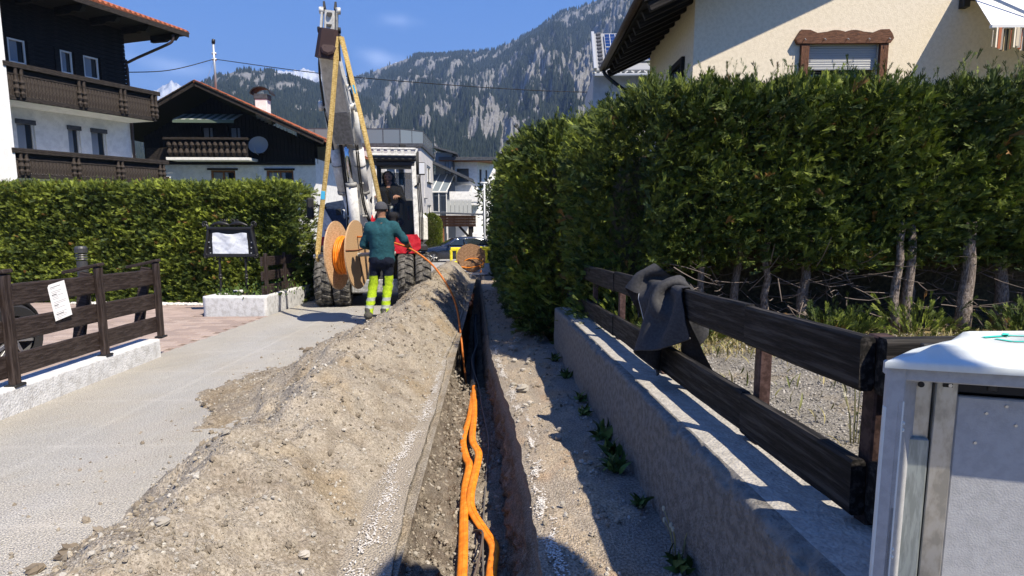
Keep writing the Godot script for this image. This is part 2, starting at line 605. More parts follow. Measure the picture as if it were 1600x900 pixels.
func make_ground() -> void:
	# the wide valley floor, open where the trench runs
	var st := new_st()
	var zs := [30.0, 3.0, -22.5, -60.0, -150.0, -700.0]
	for i in zs.size() - 1:
		var z0: float = zs[i]
		var z1: float = zs[i + 1]
		var cuts := [-900.0, -0.9, 0.35, 900.0]
		for j in 3:
			if j == 1 and i == 1:
				continue
			quad(st, Vector3(cuts[j], gy(z0) - 0.12, z0), Vector3(cuts[j], gy(z1) - 0.12, z1), Vector3(cuts[j + 1], gy(z1) - 0.12, z1), Vector3(cuts[j + 1], gy(z0) - 0.12, z0))
	var meadow := tone_mat("meadow", lin(0.05, 0.07, 0.02), lin(0.08, 0.10, 0.035), lin(0.12, 0.12, 0.06), Vector3.ONE * 6.0, 1.0, 0.02, 6, 0.4, 0.06, true)
	structure("ground", done(st), meadow)

	# asphalt road, its broken edge ending at the trench
	var rows := []
	var cols := []
	for z in zsteps(3.0, -75.0, 0.09, 0.5):
		var row := []
		var crow := []
		var e := trench_left(z)
		if z < -22.5:
			e = 0.75
		var n := 40
		for i in n + 1:
			var k := float(i) / n
			var x := lerpf(-3.74, e, 1.0 - pow(1.0 - k, 1.4))
			var y := gy(z) + 0.006 * noise.get_noise_2d(x * 0.8, z * 0.8)
			row.append(Vector3(x, y, z))
			var base := Color(0.475, 0.475, 0.47)
			# dust trodden along the edges, worn cleaner in the wheel tracks
			var dust := smoothstep(-0.15, 0.45, noise.get_noise_2d(x * 1.1, z * 0.5) + 0.5 * noise.get_noise_2d(x * 3.3 + 40.0, z * 2.6)) * 0.9
			if x < -3.0:
				dust = maxf(dust, smoothstep(-2.9, -3.5, x + 0.25 * noise.get_noise_2d(z * 1.4, 91.0)))
			if x > -2.5 and z > -14.0:
				dust = maxf(dust, smoothstep(-2.7, -1.9, x + 0.6 * noise.get_noise_2d(x * 2.0, z * 1.2)))
			var c := base.lerp(Color(0.475, 0.46, 0.43), dust)
			if z > -20.0:      # earth spilt and trodden over the strip beside the cut
				c = c.lerp(Color(0.385, 0.345, 0.29), smoothstep(-1.1, -0.75, x + 0.10 * noise.get_noise_2d(x * 7.0, z * 5.0)))
			c = shade(c, 1.0 + 0.10 * noise.get_noise_2d(x * 0.55 + 9.0, z * 0.4) + 0.07 * noise.get_noise_2d(x * 6.0, z * 6.0))
			crow.append(c)
		rows.append(row)
		cols.append(crow)
	structure("road", sheet(rows, cols), M.asphalt)

	# pavement strip between trench and garden wall, with earth trodden over the asphalt
	rows = []
	cols = []
	for z in zsteps(2.0, -22.5, 0.035, 0.16):
		var row := []
		var crow := []
		var e := trench_right(z)
		for i in 37:
			var k := float(i) / 36.0
			var x := lerpf(e, 0.83, k)
			var loose := smoothstep(-0.10, 0.35, noise.get_noise_2d(x * 2.4 + 3.0, z * 1.6) + 0.35 * noise.get_noise_2d(x * 8.0, z * 8.0) + 0.15 - 1.4 * maxf(0.0, x - 0.52))
			loose *= clampf((x - e) / 0.10, 0.0, 1.0)
			var y := gy(z) + loose * (0.014 + 0.008 * noise.get_noise_2d(x * 12.0, z * 12.0) + 0.006 * noise.get_noise_2d(x * 40.0, z * 40.0))
			if z < -7.35:
				y -= 0.05 * smoothstep(-7.35, -7.42, z)
			row.append(Vector3(x, y, z))
			var c := Color(0.40, 0.355, 0.30).lerp(Color(0.47, 0.40, 0.315), loose)
			c = c.lerp(Color(0.46, 0.335, 0.225), smoothstep(0.12, 0.5, noise.get_noise_2d(x * 1.6 + 20.0, z * 1.1 + 8.0)) * 0.75)
			c = c.lerp(Color(0.29, 0.28, 0.265), smoothstep(0.55, 0.70, x + 0.12 * noise.get_noise_2d(x * 4.0, z * 3.0)))  # asphalt by the wall, darkened in the colour where the wall shadow lies
			crow.append(shade(c, 1.0 + 0.16 * noise.get_noise_2d(x * 9.0, z * 9.0) + 0.1 * noise.get_noise_2d(x * 1.2, z * 1.2)))
		rows.append(row)
		cols.append(crow)
	structure("pavement", sheet(rows, cols), M.soil)

	# trench: slab edge, earth walls, floor
	rows = []
	cols = []
	for z in zsteps(2.0, -22.5, 0.035, 0.14):
		var row := []
		var crow := []
		var l := trench_left(z)
		var r := trench_right(z)
		var g := gy(z)
		var deep := knots(z, [2, -0.40, -3.5, -0.42, -6.6, -0.44, -7.0, -0.50, -7.25, -0.9, -9, -1.0, -20.5, -0.95, -21.2, 0.0, -23, 0.0])
		deep += 0.03 * noise.get_noise_2d(z * 2.2, 7.0)
		var fl := maxf(l + 0.03, -0.185 - 0.04 * noise.get_noise_2d(z * 1.5, 17.0))
		var fr := minf(r - 0.03, 0.125 + 0.03 * noise.get_noise_2d(z * 1.5, 27.0))
		var cut := smoothstep(-6.2, -6.8, z)        # beyond the filled part the cut is open and sheer
		fl = lerpf(fl, l + 0.03, cut)
		fr = lerpf(fr, r - 0.015, cut)
		if fr < fl + 0.1:
			fr = fl + 0.1
		var pts := [[l, 0.0, 0], [l + 0.003, -0.04, 1], [l + 0.006, -0.085, 1], [l + 0.03, -0.10, 2]]
		for i in 18:
			var k := (i + 1) / 18.0
			pts.append([lerpf(l + 0.02, fl, pow(k, 1.25)), lerpf(-0.10, deep, k), 2])
		for i in 8:
			var k := (i + 1) / 9.0
			pts.append([lerpf(fl, fr, k), deep - 0.012 + 0.05 * pow(absf(k - 0.5) * 2.0, 3.0), 3])
		for i in 18:
			var k := 1.0 - i / 18.0
			pts.append([lerpf(r - 0.03, fr, pow(k, 1.1)), lerpf(-0.10, deep, k), 2])
		pts.append_array([[r - 0.006, -0.085, 1], [r - 0.003, -0.04, 1], [r, 0.0, 0]])
		for p in pts:
			var q := Vector3(p[0], g + p[1], z)
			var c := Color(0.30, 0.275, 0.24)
			if p[2] >= 2:
				var a := 0.060 * noise.get_noise_3d(q.x * 2.0, q.y * 5.0, z * 4.5) + 0.036 * noise.get_noise_3d(q.x * 6.0, q.y * 12.0, z * 11.0) + (0.034 if p[0] > -0.1 else 0.018) * noise.get_noise_3d(q.x * 20.0, q.y * 22.0, z * 20.0)
				if p[2] == 2:
					q.x += a * clampf(absf(p[1]) * 6.0 - 0.5, 0.0, 1.0)
					q.y += a * 0.3
				else:
					q.y += a * 0.9
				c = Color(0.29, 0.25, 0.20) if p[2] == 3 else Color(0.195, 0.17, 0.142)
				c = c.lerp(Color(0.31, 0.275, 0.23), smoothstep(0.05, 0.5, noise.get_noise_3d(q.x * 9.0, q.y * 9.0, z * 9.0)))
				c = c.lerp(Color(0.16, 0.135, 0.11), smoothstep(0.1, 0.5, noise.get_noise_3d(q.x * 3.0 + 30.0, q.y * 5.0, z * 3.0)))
			row.append(q)
			crow.append(c)
		rows.append(row)
		cols.append(crow)
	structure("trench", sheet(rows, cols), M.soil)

	# the heap of dug-out earth beside the trench
	rows = []
	cols = []
	for z in zsteps(2.0, -23.0, 0.026, 0.14):
		var row := []
		var crow := []
		for i in 86:
			var x := lerpf(-2.62, -0.36, i / 85.0)
			var h := heap_height(x, z)
			if x > trench_left(z) - 0.015:
				h = minf(h, -0.03)
			row.append(Vector3(x, gy(z) + h, z))
			var c := Color(0.395, 0.360, 0.308)
			c = c.lerp(Color(0.40, 0.355, 0.29), smoothstep(-0.1, 0.5, noise.get_noise_2d(x * 7.0 + 60.0, z * 6.0)) * 0.7)
			c = c.lerp(Color(0.25, 0.212, 0.168), smoothstep(0.05, 0.5, noise.get_noise_2d(x * 2.2 + 5.0, z * 1.7)) * 0.6)
			c = c.lerp(Color(0.36, 0.285, 0.185), smoothstep(0.1, 0.5, noise.get_noise_2d(x * 1.3 + 15.0, z * 0.9 + 4.0)) * 0.6)
			crow.append(shade(c, 1.0 + 0.25 * noise.get_noise_2d(x * 26.0, z * 26.0)))
		rows.append(row)
		cols.append(crow)
	var heap := structure("earth_heap", sheet(rows, cols), M.soil)
	heap.set_meta("label", "long ridge of dug-out earth beside the trench")

	# sprayed chalk lines that mark the cut on both sides: powder lying in specks
	var speck := new_st()
	tri(speck, Vector3(-0.5, 0, -0.4), Vector3(0.1, 0, 0.6), Vector3(0.6, 0, -0.3), true)
	tri(speck, Vector3(-0.5, 0, -0.4), Vector3(-0.4, 0, 0.5), Vector3(0.1, 0, 0.6), true)
	var speck_mesh := done(speck)
	for side in 2:
		var xfs := []
		var ccs := []
		for i in 7500:
			var z := -1.2 - 6.0 * pow(rng.randf(), 1.3)
			var c := -0.535 + 0.035 * sin(z * 1.7) if side == 0 else knots(z, [2, 0.27, -2.3, 0.275, -2.9, 0.26, -3.6, 0.27, -3.9, 0.30, -4.3, 0.255, -4.7, 0.20, -5.2, 0.21, -5.6, 0.15, -6.6, 0.10, -7, 0.1])
			if side == 0:
				c = lerpf(c, trench_left(z) - 0.05, smoothstep(-3.2, -4.6, z))
			var w := 0.042 if side == 0 else 0.026
			var x := c + rng.randfn() * w * (0.7 + 0.5 * noise.get_noise_2d(z * 2.0, 31.0))
			if noise.get_noise_2d(x * 9.0 + 90.0, z * 3.0) + 0.5 * noise.get_noise_2d(x * 30.0, z * 16.0) < -0.10 + 0.12 * side:
				continue
			var y := gy(z) + 0.007
			if side == 1:
				y = gy(z) + 0.019
			elif x < -0.5:
				y = gy(z) + maxf(0.007, heap_height(x, z) + 0.006)
			var sz := rng.randf_range(0.003, 0.0085)
			xfs.append(Transform3D(Basis.from_euler(Vector3(0, rng.randf() * TAU, 0)).scaled(Vector3.ONE * sz), Vector3(x, y, z)))
			ccs.append(shade(Color(0.58, 0.555, 0.515), rng.randf_range(0.8, 1.08)))
		var chalk := scatter(self, "chalk_line", speck_mesh, tint(flat_mat(Color.WHITE, 1.0)), xfs, ccs)
		tag(chalk, ["white chalk line sprayed on the asphalt left of the trench", "wavy white chalk line on the pavement right of the trench"][side], "chalk line")

	# gravel yard behind the garden wall
	rows = []
	cols = []
	for z in zsteps(2.0, -16.0, 0.06, 0.3):
		var row := []
		var crow := []
		for i in 61:
			var x := lerpf(1.30, 9.0, pow(i / 60.0, 1.5))
			row.append(Vector3(x, gy(z) + 0.45 + 0.012 * noise.get_noise_2d(x * 3.0, z * 3.0), z))
			var c := Color(0.30, 0.285, 0.26)
			c = c.lerp(Color(0.34, 0.28, 0.19), smoothstep(0.0, 0.5, noise.get_noise_2d(x * 1.2, z * 1.2)) * 0.7)
			if z < -4.1:
				c = c.lerp(Color(0.30, 0.24, 0.12), smoothstep(-4.1, -4.6, z + 0.3 * noise.get_noise_2d(x * 2.0, z * 2.0)))
			crow.append(shade(c, 1.0 + 0.3 * noise.get_noise_2d(x * 14.0, z * 14.0)))
		rows.append(row)
		cols.append(crow)
	structure("gravel_yard", sheet(rows, cols), M.gravel)


# ---------------------------------------------------------------- stones and crumbs of earth
func heap_point(x: float, z: float) -> Vector3:
	return Vector3(x, gy(z) + heap_height(x, z), z)


func make_stones() -> void:
	var shapes := []
	for i in 5:
		shapes.append(stone_mesh(100 + i, 0.62 + 0.05 * i))
	var rm := tint(tone_mat("stone", lin(0.7, 0.69, 0.67), lin(0.85, 0.84, 0.82), lin(1, 1, 1), Vector3.ONE * 0.2, 0.95, 0.03, 5, 0.5, 0.05))
	# crumbs: too many to count
	for k in 3:
		var xfs := []
		var cols := []
		var count: int = [16000, 14000, 6000][k]
		var tries := 0
		while xfs.size() < count and tries < count * 6:
			tries += 1
			var z := -1.6 - 14.0 * pow(rng.randf(), 2.0)
			var x := 0.0
			var y := 0.0
			if k == 2:
				x = rng.randf_range(trench_right(z) + 0.02, 0.78)
				if noise.get_noise_2d(x * 2.4 + 3.0, z * 1.6) < -0.12 + 0.5 * maxf(0.0, x - 0.5):
					continue
				y = gy(z) + 0.012
			else:
				x = rng.randf_range(-2.5, -0.45)
				var h := heap_height(x, z)
				if x > trench_left(z) - 0.02:
					continue
				if h < 0.004 and rng.randf() > 0.06:
					continue
				y = gy(z) + maxf(h, 0.002)
			var s := 0.0017 + 0.010 * pow(rng.randf(), 6.0)
			if k == 0 and rng.randf() < 0.014:
				s = rng.randf_range(0.009, 0.022)
			s *= lerpf(1.0, 1.7, clampf((-z - 3.0) / 10.0, 0.0, 1.0))
			var b := Basis.from_euler(Vector3(rng.randf() * TAU, rng.randf() * TAU, rng.randf() * TAU)).scaled(Vector3.ONE * s * 2.0)
			xfs.append(Transform3D(b, Vector3(x, y + s * 0.2, z)))
			var c := Color(0.37, 0.33, 0.27) if rng.randf() < 0.65 else Color(0.48, 0.46, 0.42)
			if rng.randf() < 0.15 or s > 0.0125:
				c = Color(0.25, 0.215, 0.17)
			cols.append(shade(c, rng.randf_range(0.75, 1.15)))
		var o := scatter(self, "earth_crumbs", shapes[k], rm, xfs, cols)
		tag(o, ["fine earth crumbs over the earth heap", "small grit scattered on the earth heap and its edge", "loose grit on the pavement strip right of the trench"][k], "grit")
	# grit that has trickled down the trench walls
	var tx := []
	var tc := []
	for i in 5000:
		var z := -1.8 - 5.0 * pow(rng.randf(), 1.2)
		var k := rng.randf()
		var x := lerpf(trench_left(z) + 0.03, 0.10, k)
		var y := -0.42
		if x < -0.17:
			y = lerpf(-0.10, -0.42, pow(clampf((x - trench_left(z) - 0.02) / (-0.19 - trench_left(z)), 0.0, 1.0), 0.8))
		var s := 0.003 + 0.014 * pow(rng.randf(), 5.0)
		tx.append(Transform3D(Basis.from_euler(Vector3(rng.randf() * TAU, rng.randf() * TAU, 0)).scaled(Vector3.ONE * s * 2.0), Vector3(x, gy(z) + y + 0.006, z)))
		tc.append(shade(Color(0.33, 0.29, 0.235) if rng.randf() < 0.8 else Color(0.42, 0.39, 0.34), rng.randf_range(0.7, 1.15)))
	tag(scatter(self, "trench_grit", shapes[3], rm, tx, tc), "grit and small stones on the trench floor and left wall", "grit")
	# grains on the gravel yard
	var gx := []
	var gc := []
	for i in 16000:
		var z := rng.randf_range(-1.5, -5.2)
		var x := rng.randf_range(1.33, 5.0)
		var s := rng.randf_range(0.003, 0.008)
		gx.append(Transform3D(Basis.from_euler(Vector3(rng.randf() * TAU, rng.randf() * TAU, 0)).scaled(Vector3.ONE * s * 2.0), Vector3(x, gy(z) + 0.455, z)))
		gc.append(shade(Color(0.42, 0.40, 0.37), rng.randf_range(0.5, 1.2)))
	tag(scatter(self, "gravel", shapes[1], rm, gx, gc), "grey gravel spread over the yard behind the garden wall", "gravel")
	# stones one can pick out
	for i in 24:
		var z := -2.0 - 8.0 * pow(rng.randf(), 1.6)
		var x := rng.randf_range(-1.95, -0.62)
		var h := heap_height(x, z)
		if h < 0.02:
			h = 0.0
		var s := rng.randf_range(0.022, 0.05) * lerpf(1.0, 1.5, clampf((-z - 3.0) / 8.0, 0.0, 1.0))
		put_stone(shapes[i % 5], rm, Vector3(x, gy(z) + h, z), s, "pale stone lying on the ridge of dug-out earth", "stones on the earth heap")
	for i in 16:
		var z := rng.randf_range(-2.2, -7.0)
		var x := rng.randf_range(trench_right(z) + 0.1, 0.6)
		put_stone(shapes[i % 5], rm, Vector3(x, gy(z) + 0.02, z), rng.randf_range(0.022, 0.05), "pale stone on the earthy pavement between trench and garden wall", "stones on the pavement")
	for q in [[-1.72, -2.42, 0.09], [-1.78, -2.30, 0.06], [-1.66, -3.28, 0.06], [-1.69, -3.42, 0.05], [-2.07, -7.0, 0.10], [-2.2, -7.15, 0.05]]:
		put_stone(shapes[2], rm, Vector3(q[0], gy(q[1]) + maxf(0.0, heap_height(q[0], q[1])), q[1]), q[2], "dark clod at the road-side foot of the earth heap", "clods at the foot of the heap", Color(0.20, 0.165, 0.125))
	put_stone(shapes[0], rm, Vector3(0.30, gy(-6.9) + 0.03, -6.9), 0.085, "largest pale stone beside the trench, near the hedge", "")
	put_stone(shapes[3], rm, Vector3(0.30, gy(-5.0) + 0.025, -5.0), 0.09, "flat pale stone on the pavement beside the wavy chalk line", "")


func put_stone(mesh: Mesh, m: Material, p: Vector3, s: float, label: String, group: String, c := Color.BLACK) -> void:
	# a single copy keeps its own tint through the instance colour of its material
	var key := "stone_tint%d" % (rng.randi() % 4)
	if c != Color.BLACK:
		key = "stone_dark"
	if not M.has(key):
		var t := c if c != Color.BLACK else shade(Color(0.46, 0.43, 0.38), rng.randf_range(0.75, 1.15))
		var k: StandardMaterial3D = m.duplicate()
		k.vertex_color_use_as_albedo = false
		k.albedo_color = t.linear_to_srgb()
		M[key] = k
	var o := part(self, "stone", mesh, M[key], Transform3D(Basis.from_euler(Vector3(rng.randf_range(-0.3, 0.3), rng.randf() * TAU, rng.randf_range(-0.3, 0.3))).scaled(Vector3(1.25, 1.0, 0.95) * s), p + Vector3(0, s * 0.16, 0)))
	tag(o, label, "stone", group)


# ---------------------------------------------------------------- mountains
func ridge_at(az: float, t: Array) -> float:
	for i in range(0, t.size() - 2, 2):
		if az <= t[i + 2]:
			var k: float = clampf((az - t[i]) / (t[i + 2] - t[i]), 0.0, 1.0)
			return lerpf(t[i + 1], t[i + 3], k)
	return t[-1]


func slope_point(az: float, t: float, m: Dictionary) -> Vector3:
	var el: float = ridge_at(az, m.ridge) + m.rough * noise.get_noise_2d(az * 6.0, m.far) + 0.4 * m.rough * noise.get_noise_2d(az * 23.0, m.far)
	var top: float = tan(deg_to_rad(el)) * m.far
	var d: float = lerpf(m.near, m.far, t)
	var y: float
	if t <= 1.0:
		y = lerpf(-6.0, top, pow(t, m.pow))
		var e := sin(t * PI) * top
		y += e * m.gully * (noise.get_noise_2d(az * 0.16 + m.far, t * 2.6 + az * 0.05) + 0.55 * noise.get_noise_2d(az * 0.5, t * 7.0 + 7.0) + 0.30 * absf(noise.get_noise_2d(az * 1.4, t * 16.0)) + 0.13 * noise.get_noise_2d(az * 4.0, t * 46.0))
	else:
		y = top * (1.0 - (t - 1.0) * 1.6)
	var a := deg_to_rad(az)
	return Vector3(sin(a) * d, y, -cos(a) * d)


func rockiness(az: float, t: float, m: Dictionary) -> float:
	var n := 0.95 * noise.get_noise_2d(az * 0.14 + m.far * 0.1, t * 3.4 - az * 0.10) + 0.6 * noise.get_noise_2d(az * 0.8, t * 8.0 - az * 0.3) + 0.5 * noise.get_noise_2d(az * 3.0, t * 15.0 - az * 0.9) + 0.3 * noise.get_noise_2d(az * 11.0, t * 60.0 - az * 3.0)
	return n + m.rock


func make_mountain(called: String, label: String, m: Dictionary, az0: float, az1: float, daz: float, rows_n: int) -> void:
	var rows := []
	var cols := []
	var ts := []
	for j in rows_n + 1:
		ts.append(float(j) / rows_n)
	ts.append_array([1.03, 1.12, 1.3])
	for t in ts:
		var row := []
		var crow := []
		var az := az0
		while az <= az1 + 0.001:
			var p := slope_point(az, t, m)
			row.append(p)
			var r := rockiness(az, t, m)
			var c: Color
			if m.snow:
				c = Color(0.24, 0.25, 0.26).lerp(Color(0.78, 0.80, 0.83), smoothstep(-0.12, 0.22, r + (t - 0.78) * 2.0))
			else:
				c = Color(0.026, 0.034, 0.026).lerp(Color(0.225, 0.225, 0.222), smoothstep(0.04, 0.40, r))
				c = c.lerp(Color(0.10, 0.105, 0.06), 0.35 * smoothstep(0.2, 0.6, noise.get_noise_2d(az * 1.5 + 70.0, t * 5.0)))
			crow.append(c)
			az += daz
		rows.append(row)
		cols.append(crow)
	var mm := tint(tone_mat("mountain" + called, lin(0.55, 0.55, 0.55), lin(0.85, 0.85, 0.85), lin(1, 1, 1), Vector3.ONE * m.grain, 1.0, 0.03, 6, 0.8, 0.06, true))
	var o := structure(called, sheet(rows, cols), mm)
	o.set_meta("label", label)


func conifer_mesh() -> ArrayMesh:
	var st := new_st()
	for tier in [[0.0, 0.62, 0.26], [0.30, 1.0, 0.19]]:
		for k in 6:
			var a := TAU * k / 6.0
			var b := TAU * (k + 1) / 6.0
			tri(st, Vector3(cos(a) * tier[2], tier[0], sin(a) * tier[2]), Vector3(cos(b) * tier[2], tier[0], sin(b) * tier[2]), Vector3(0, tier[1], 0), true)
	return done(st)


func plant_forest(called: String, label: String, m: Dictionary, az0: float, az1: float, count: int, tall: float) -> void:
	var xfs := []
	var cols := []
	var tries := 0
	while xfs.size() < count and tries < count * 5:
		tries += 1
		var az := rng.randf_range(az0, az1)
		var t := 1.0 - 0.92 * pow(rng.randf(), 0.8)
		if rng.randf() < 0.06:
			t = rng.randf_range(0.985, 1.0)
		if rockiness(az, t, m) > 0.02 + 0.16 * rng.randf():
			continue
		var p := slope_point(az, t, m)
		if p.y / p.length() < 0.06:
			continue
		var h := tall * rng.randf_range(0.6, 1.25)
		xfs.append(Transform3D(Basis.from_euler(Vector3(0, rng.randf() * TAU, 0)).scaled(Vector3(h * 0.8, h, h * 0.8)), p - Vector3(0, h * 0.1, 0)))
		cols.append(Color(0.018, 0.026, 0.020).lerp(Color(0.040, 0.050, 0.034), rng.randf()))
	var o := scatter(self, called, conifer_mesh(), tint(flat_mat(Color.WHITE, 1.0, 0.0, 0.1)), xfs, cols)
	tag(o, label, "forest")


func make_mountains() -> void:
	var big := {"ridge": [-24.73, 7.01, -19.83, 8.58, -17.74, 9.74, -15.63, 10.43, -13.49, 10.76, -11.3, 11.29, -9.06, 12.33, -6.22, 13.38, -3.94, 13.5, -2.22, 13.69, 0.95, 13.99, 2.98, 14.88, 4.7, 15.64, 6.13, 16.63, 6.98, 16.96, 8.4, 17.22, 9.53, 17.58, 11.47, 18.38, 13.64, 19.73, 16.83, 21.09, 21.43, 21.94, 28.61, 21.33, 40.73, 17.73],
		"near": 420.0, "far": 2100.0, "pow": 1.12, "gully": 0.085, "rough": 0.10, "rock": 0.11, "snow": false, "grain": 90.0}
	var hill := {"ridge": [-46.22, 3.33, -40.46, 3.9, -33.35, 5.25, -29.16, 7.1, -26.91, 8.33, -24.58, 9.5, -22.63, 10.74, -20.67, 11.4, -18.17, 11.39, -16.14, 10.92, -14.05, 10.21, -11.38, 8.84, -9.2, 7.16, -6.4, 4.97, -3.53, 2.4, 0.01, 0.94],
		"near": 380.0, "far": 1350.0, "pow": 1.1, "gully": 0.07, "rough": 0.06, "rock": -0.08, "snow": false, "grain": 60.0}
	var snow := {"ridge": [-33.37, 5.01, -29.98, 7.37, -28.45, 8.21, -27.29, 9.21, -26.61, 9.61, -26.04, 10.05, -25.48, 9.76, -24.6, 9.1, -22.73, 9.15, -20.73, 10.3, -18.69, 11.25, -17.66, 11.53, -16.89, 11.48, -16.1, 11.79, -15.05, 11.65, -14.01, 11.35, -12.94, 11.1, -12.12, 11.3, -10.74, 11.63, -9.63, 11.89, -8.78, 12.39, -7.65, 12.8, -6.81, 12.42, -4.55, 11.63, -0.52, 10.07],
		"near": 3800.0, "far": 6500.0, "pow": 1.3, "gully": 0.10, "rough": 0.22, "rock": 0.0, "snow": true, "grain": 300.0}
	make_mountain("rocky_mountain", "steep forested mountain with pale rock faces behind the modern houses", big, -25.0, 26.0, 0.085, 190)
	make_mountain("wooded_hill", "dark wooded hill behind the chalet", hill, -46.0, 0.0, 0.2, 80)
	make_mountain("snowy_peaks", "far snow-streaked peaks behind the wooded hill", snow, -33.0, -0.6, 0.12, 50)
	plant_forest("mountain_forest", "conifer forest covering the rocky mountain", big, -22.0, 17.0, 36000, 11.5)
	plant_forest("hill_forest", "conifer forest covering the dark hill behind the chalet", hill, -36.0, -3.0, 18000, 9.0)


# ---------------------------------------------------------------- right side: garden wall, board fence, cabinet, jacket
func make_garden_wall() -> void:
	var rows := []
	var prof := [[0.80, -0.14]]
	for i in 16:
		prof.append([0.80 + 0.006 * i / 15.0, 0.45 * i / 15.0])
	prof.append_array([[0.806, 0.465], [0.810, 0.478], [0.822, 0.489], [0.86, 0.491], [0.92, 0.491], [1.0, 0.491], [1.08, 0.491], [1.16, 0.491], [1.24, 0.491], [1.31, 0.489], [1.33, 0.47], [1.335, 0.30]])
	for z in zsteps(2.0, -7.1, 0.03, 0.05):
		var row := []
		for p in prof:
			var q := Vector3(p[0], gy(z) + p[1], z)
			var a := 0.012 * noise.get_noise_3d(q.x * 2.0, q.y * 3.0, z * 1.4) + 0.004 * noise.get_noise_3d(q.x * 7.0, q.y * 9.0, z * 7.0) + 0.0012 * noise.get_noise_3d(q.x * 22.0, q.y * 22.0, z * 22.0)
			if p[0] < 0.815:
				q.x += a
			if p[1] > 0.45:
				q.y += a * 0.6
			if p[1] > 0.45 and p[1] < 0.4895 and p[0] < 0.83:   # chipped top edge
				var chip := maxf(0.0, noise.get_noise_2d(z * 5.0, 44.0) - 0.15) * 0.06 + maxf(0.0, noise.get_noise_2d(z * 21.0, 48.0)) * 0.012
				q.x += chip
				q.y -= chip * 0.6
			row.append(q)
		rows.append(row)
	var wall := thing("garden_wall", "low rough concrete wall carrying the dark board fence beside the trench", "wall")
	var cutat := prof.size() - 9
	var face := []
	var sunny_top := []
	for row in rows:
		face.append(row.slice(0, cutat + 1))
		sunny_top.append(row.slice(cutat))
	part(wall, "shade_toned_face", sheet(face, null, true), M.wall_face)  # shaded side of the same wall, its darkness put into the colour
	part(wall, "sun_toned_top", sheet(sunny_top, null, true), M.concrete_wall)  # sunlit top of the same wall, its brightness put into the colour
	var st := new_st()
	for e in [[-7.1, false], [2.0, true]]:
		var z: float = e[0]
		var g := gy(z)
		quad(st, Vector3(0.80, g - 0.14, z), Vector3(0.806, g + 0.48, z), Vector3(1.33, g + 0.48, z), Vector3(1.335, g - 0.14, z), e[1])
	part(wall, "wall_end", done(st), M.concrete_wall)


func make_right_fence() -> void:
	var f := thing("board_fence", "blackish board fence with steel posts on the low concrete wall", "fence")
	var c := func(z: float, h: float) -> float: return gy(z) + h
	# posts: slim rust-brown steel, the corner one of dark timber
	for z in [-2.29, -3.56, -4.79, -5.97, -7.2]:
		box(f, "post", Vector3(0.048, 0.53, 0.05), Vector3(1.085, c.call(z, 0.49 + 0.265), z), M.post_red, Vector3.ZERO, 0.004)
		box(f, "post_foot", Vector3(0.07, 0.012, 0.10), Vector3(1.085, c.call(z, 0.497), z), M.post_red, Vector3.ZERO, 0.002)
	box(f, "post", Vector3(0.055, 0.55, 0.06), Vector3(1.09, c.call(-1.60, 0.49 + 0.27), -1.60), M.dark_post, Vector3(0, 0, 0), 0.005)
	# boards on the road side, butted at the posts
	var k := 0
	for lev in [[0.883, 1.036], [0.522, 0.683]]:
		var h: float = lev[1] - lev[0]
		var mid: float = (lev[0] + lev[1]) * 0.5
		for run in [[-1.575, -2.318], [-2.322, -4.79], [-4.794, -8.3]]:
			var dy: float = [0.0, 0.004, -0.003][k % 3]
			var dx: float = [0.0, 0.003, -0.002][k % 3]
			plank(f, Vector3(1.035 + dx, c.call(run[0], mid) + dy, run[0]), Vector3(1.035 + dx, c.call(run[1], mid) + dy, run[1]), h, 0.042, M.fence, 31 + k)
			k += 1
		# return of the fence towards the yard, facing the camera
		plank(f, Vector3(1.058, c.call(-1.55, mid) - 0.004, -1.552), Vector3(2.6, c.call(-1.55, mid) + 0.004, -1.548), h + 0.004, 0.042, M.fence, 77 + k)
	box(f, "post", Vector3(0.06, 0.6, 0.05), Vector3(1.95, c.call(-1.6, 0.74), -1.60), M.post_red, Vector3.ZERO, 0.004)


# a board with softly uneven edges, x along its length
func plank(parent: Node, p0: Vector3, p1: Vector3, h: float, w: float, m: Material, sd: int) -> MeshInstance3D:
	var l := p0.distance_to(p1)
	var n := maxi(4, int(l / 0.12))
	var prof := [[0.5, 0.36], [0.44, 0.5], [-0.44, 0.5], [-0.5, 0.36], [-0.5, -0.36], [-0.44, -0.5], [0.44, -0.5], [0.5, -0.36]]
	var st := new_st()
	var rings := []
	for i in n + 1:
		var x := l * (float(i) / n - 0.5)
		var r := []
		var a := 0.0035 * noise.get_noise_2d(x * 2.2, sd)
		var b := 0.0035 * noise.get_noise_2d(x * 2.2, sd + 500.0)
		for q in prof:
			r.append(Vector3(x, q[0] * h + (a if q[0] > 0 else b), q[1] * w + 0.0015 * noise.get_noise_2d(x * 5.0, sd + q[0] * 9.0)))
		rings.append(r)
	for i in n:
		for k in 8:
			quad(st, rings[i][k], rings[i + 1][k], rings[i + 1][(k + 1) % 8], rings[i][(k + 1) % 8], true)
	for k in range(1, 7):
		tri(st, rings[0][0], rings[0][k], rings[0][k + 1], true)
		tri(st, rings[n][0], rings[n][k], rings[n][k + 1])
	return part(parent, "board", done(st), m, along(p0, p1))


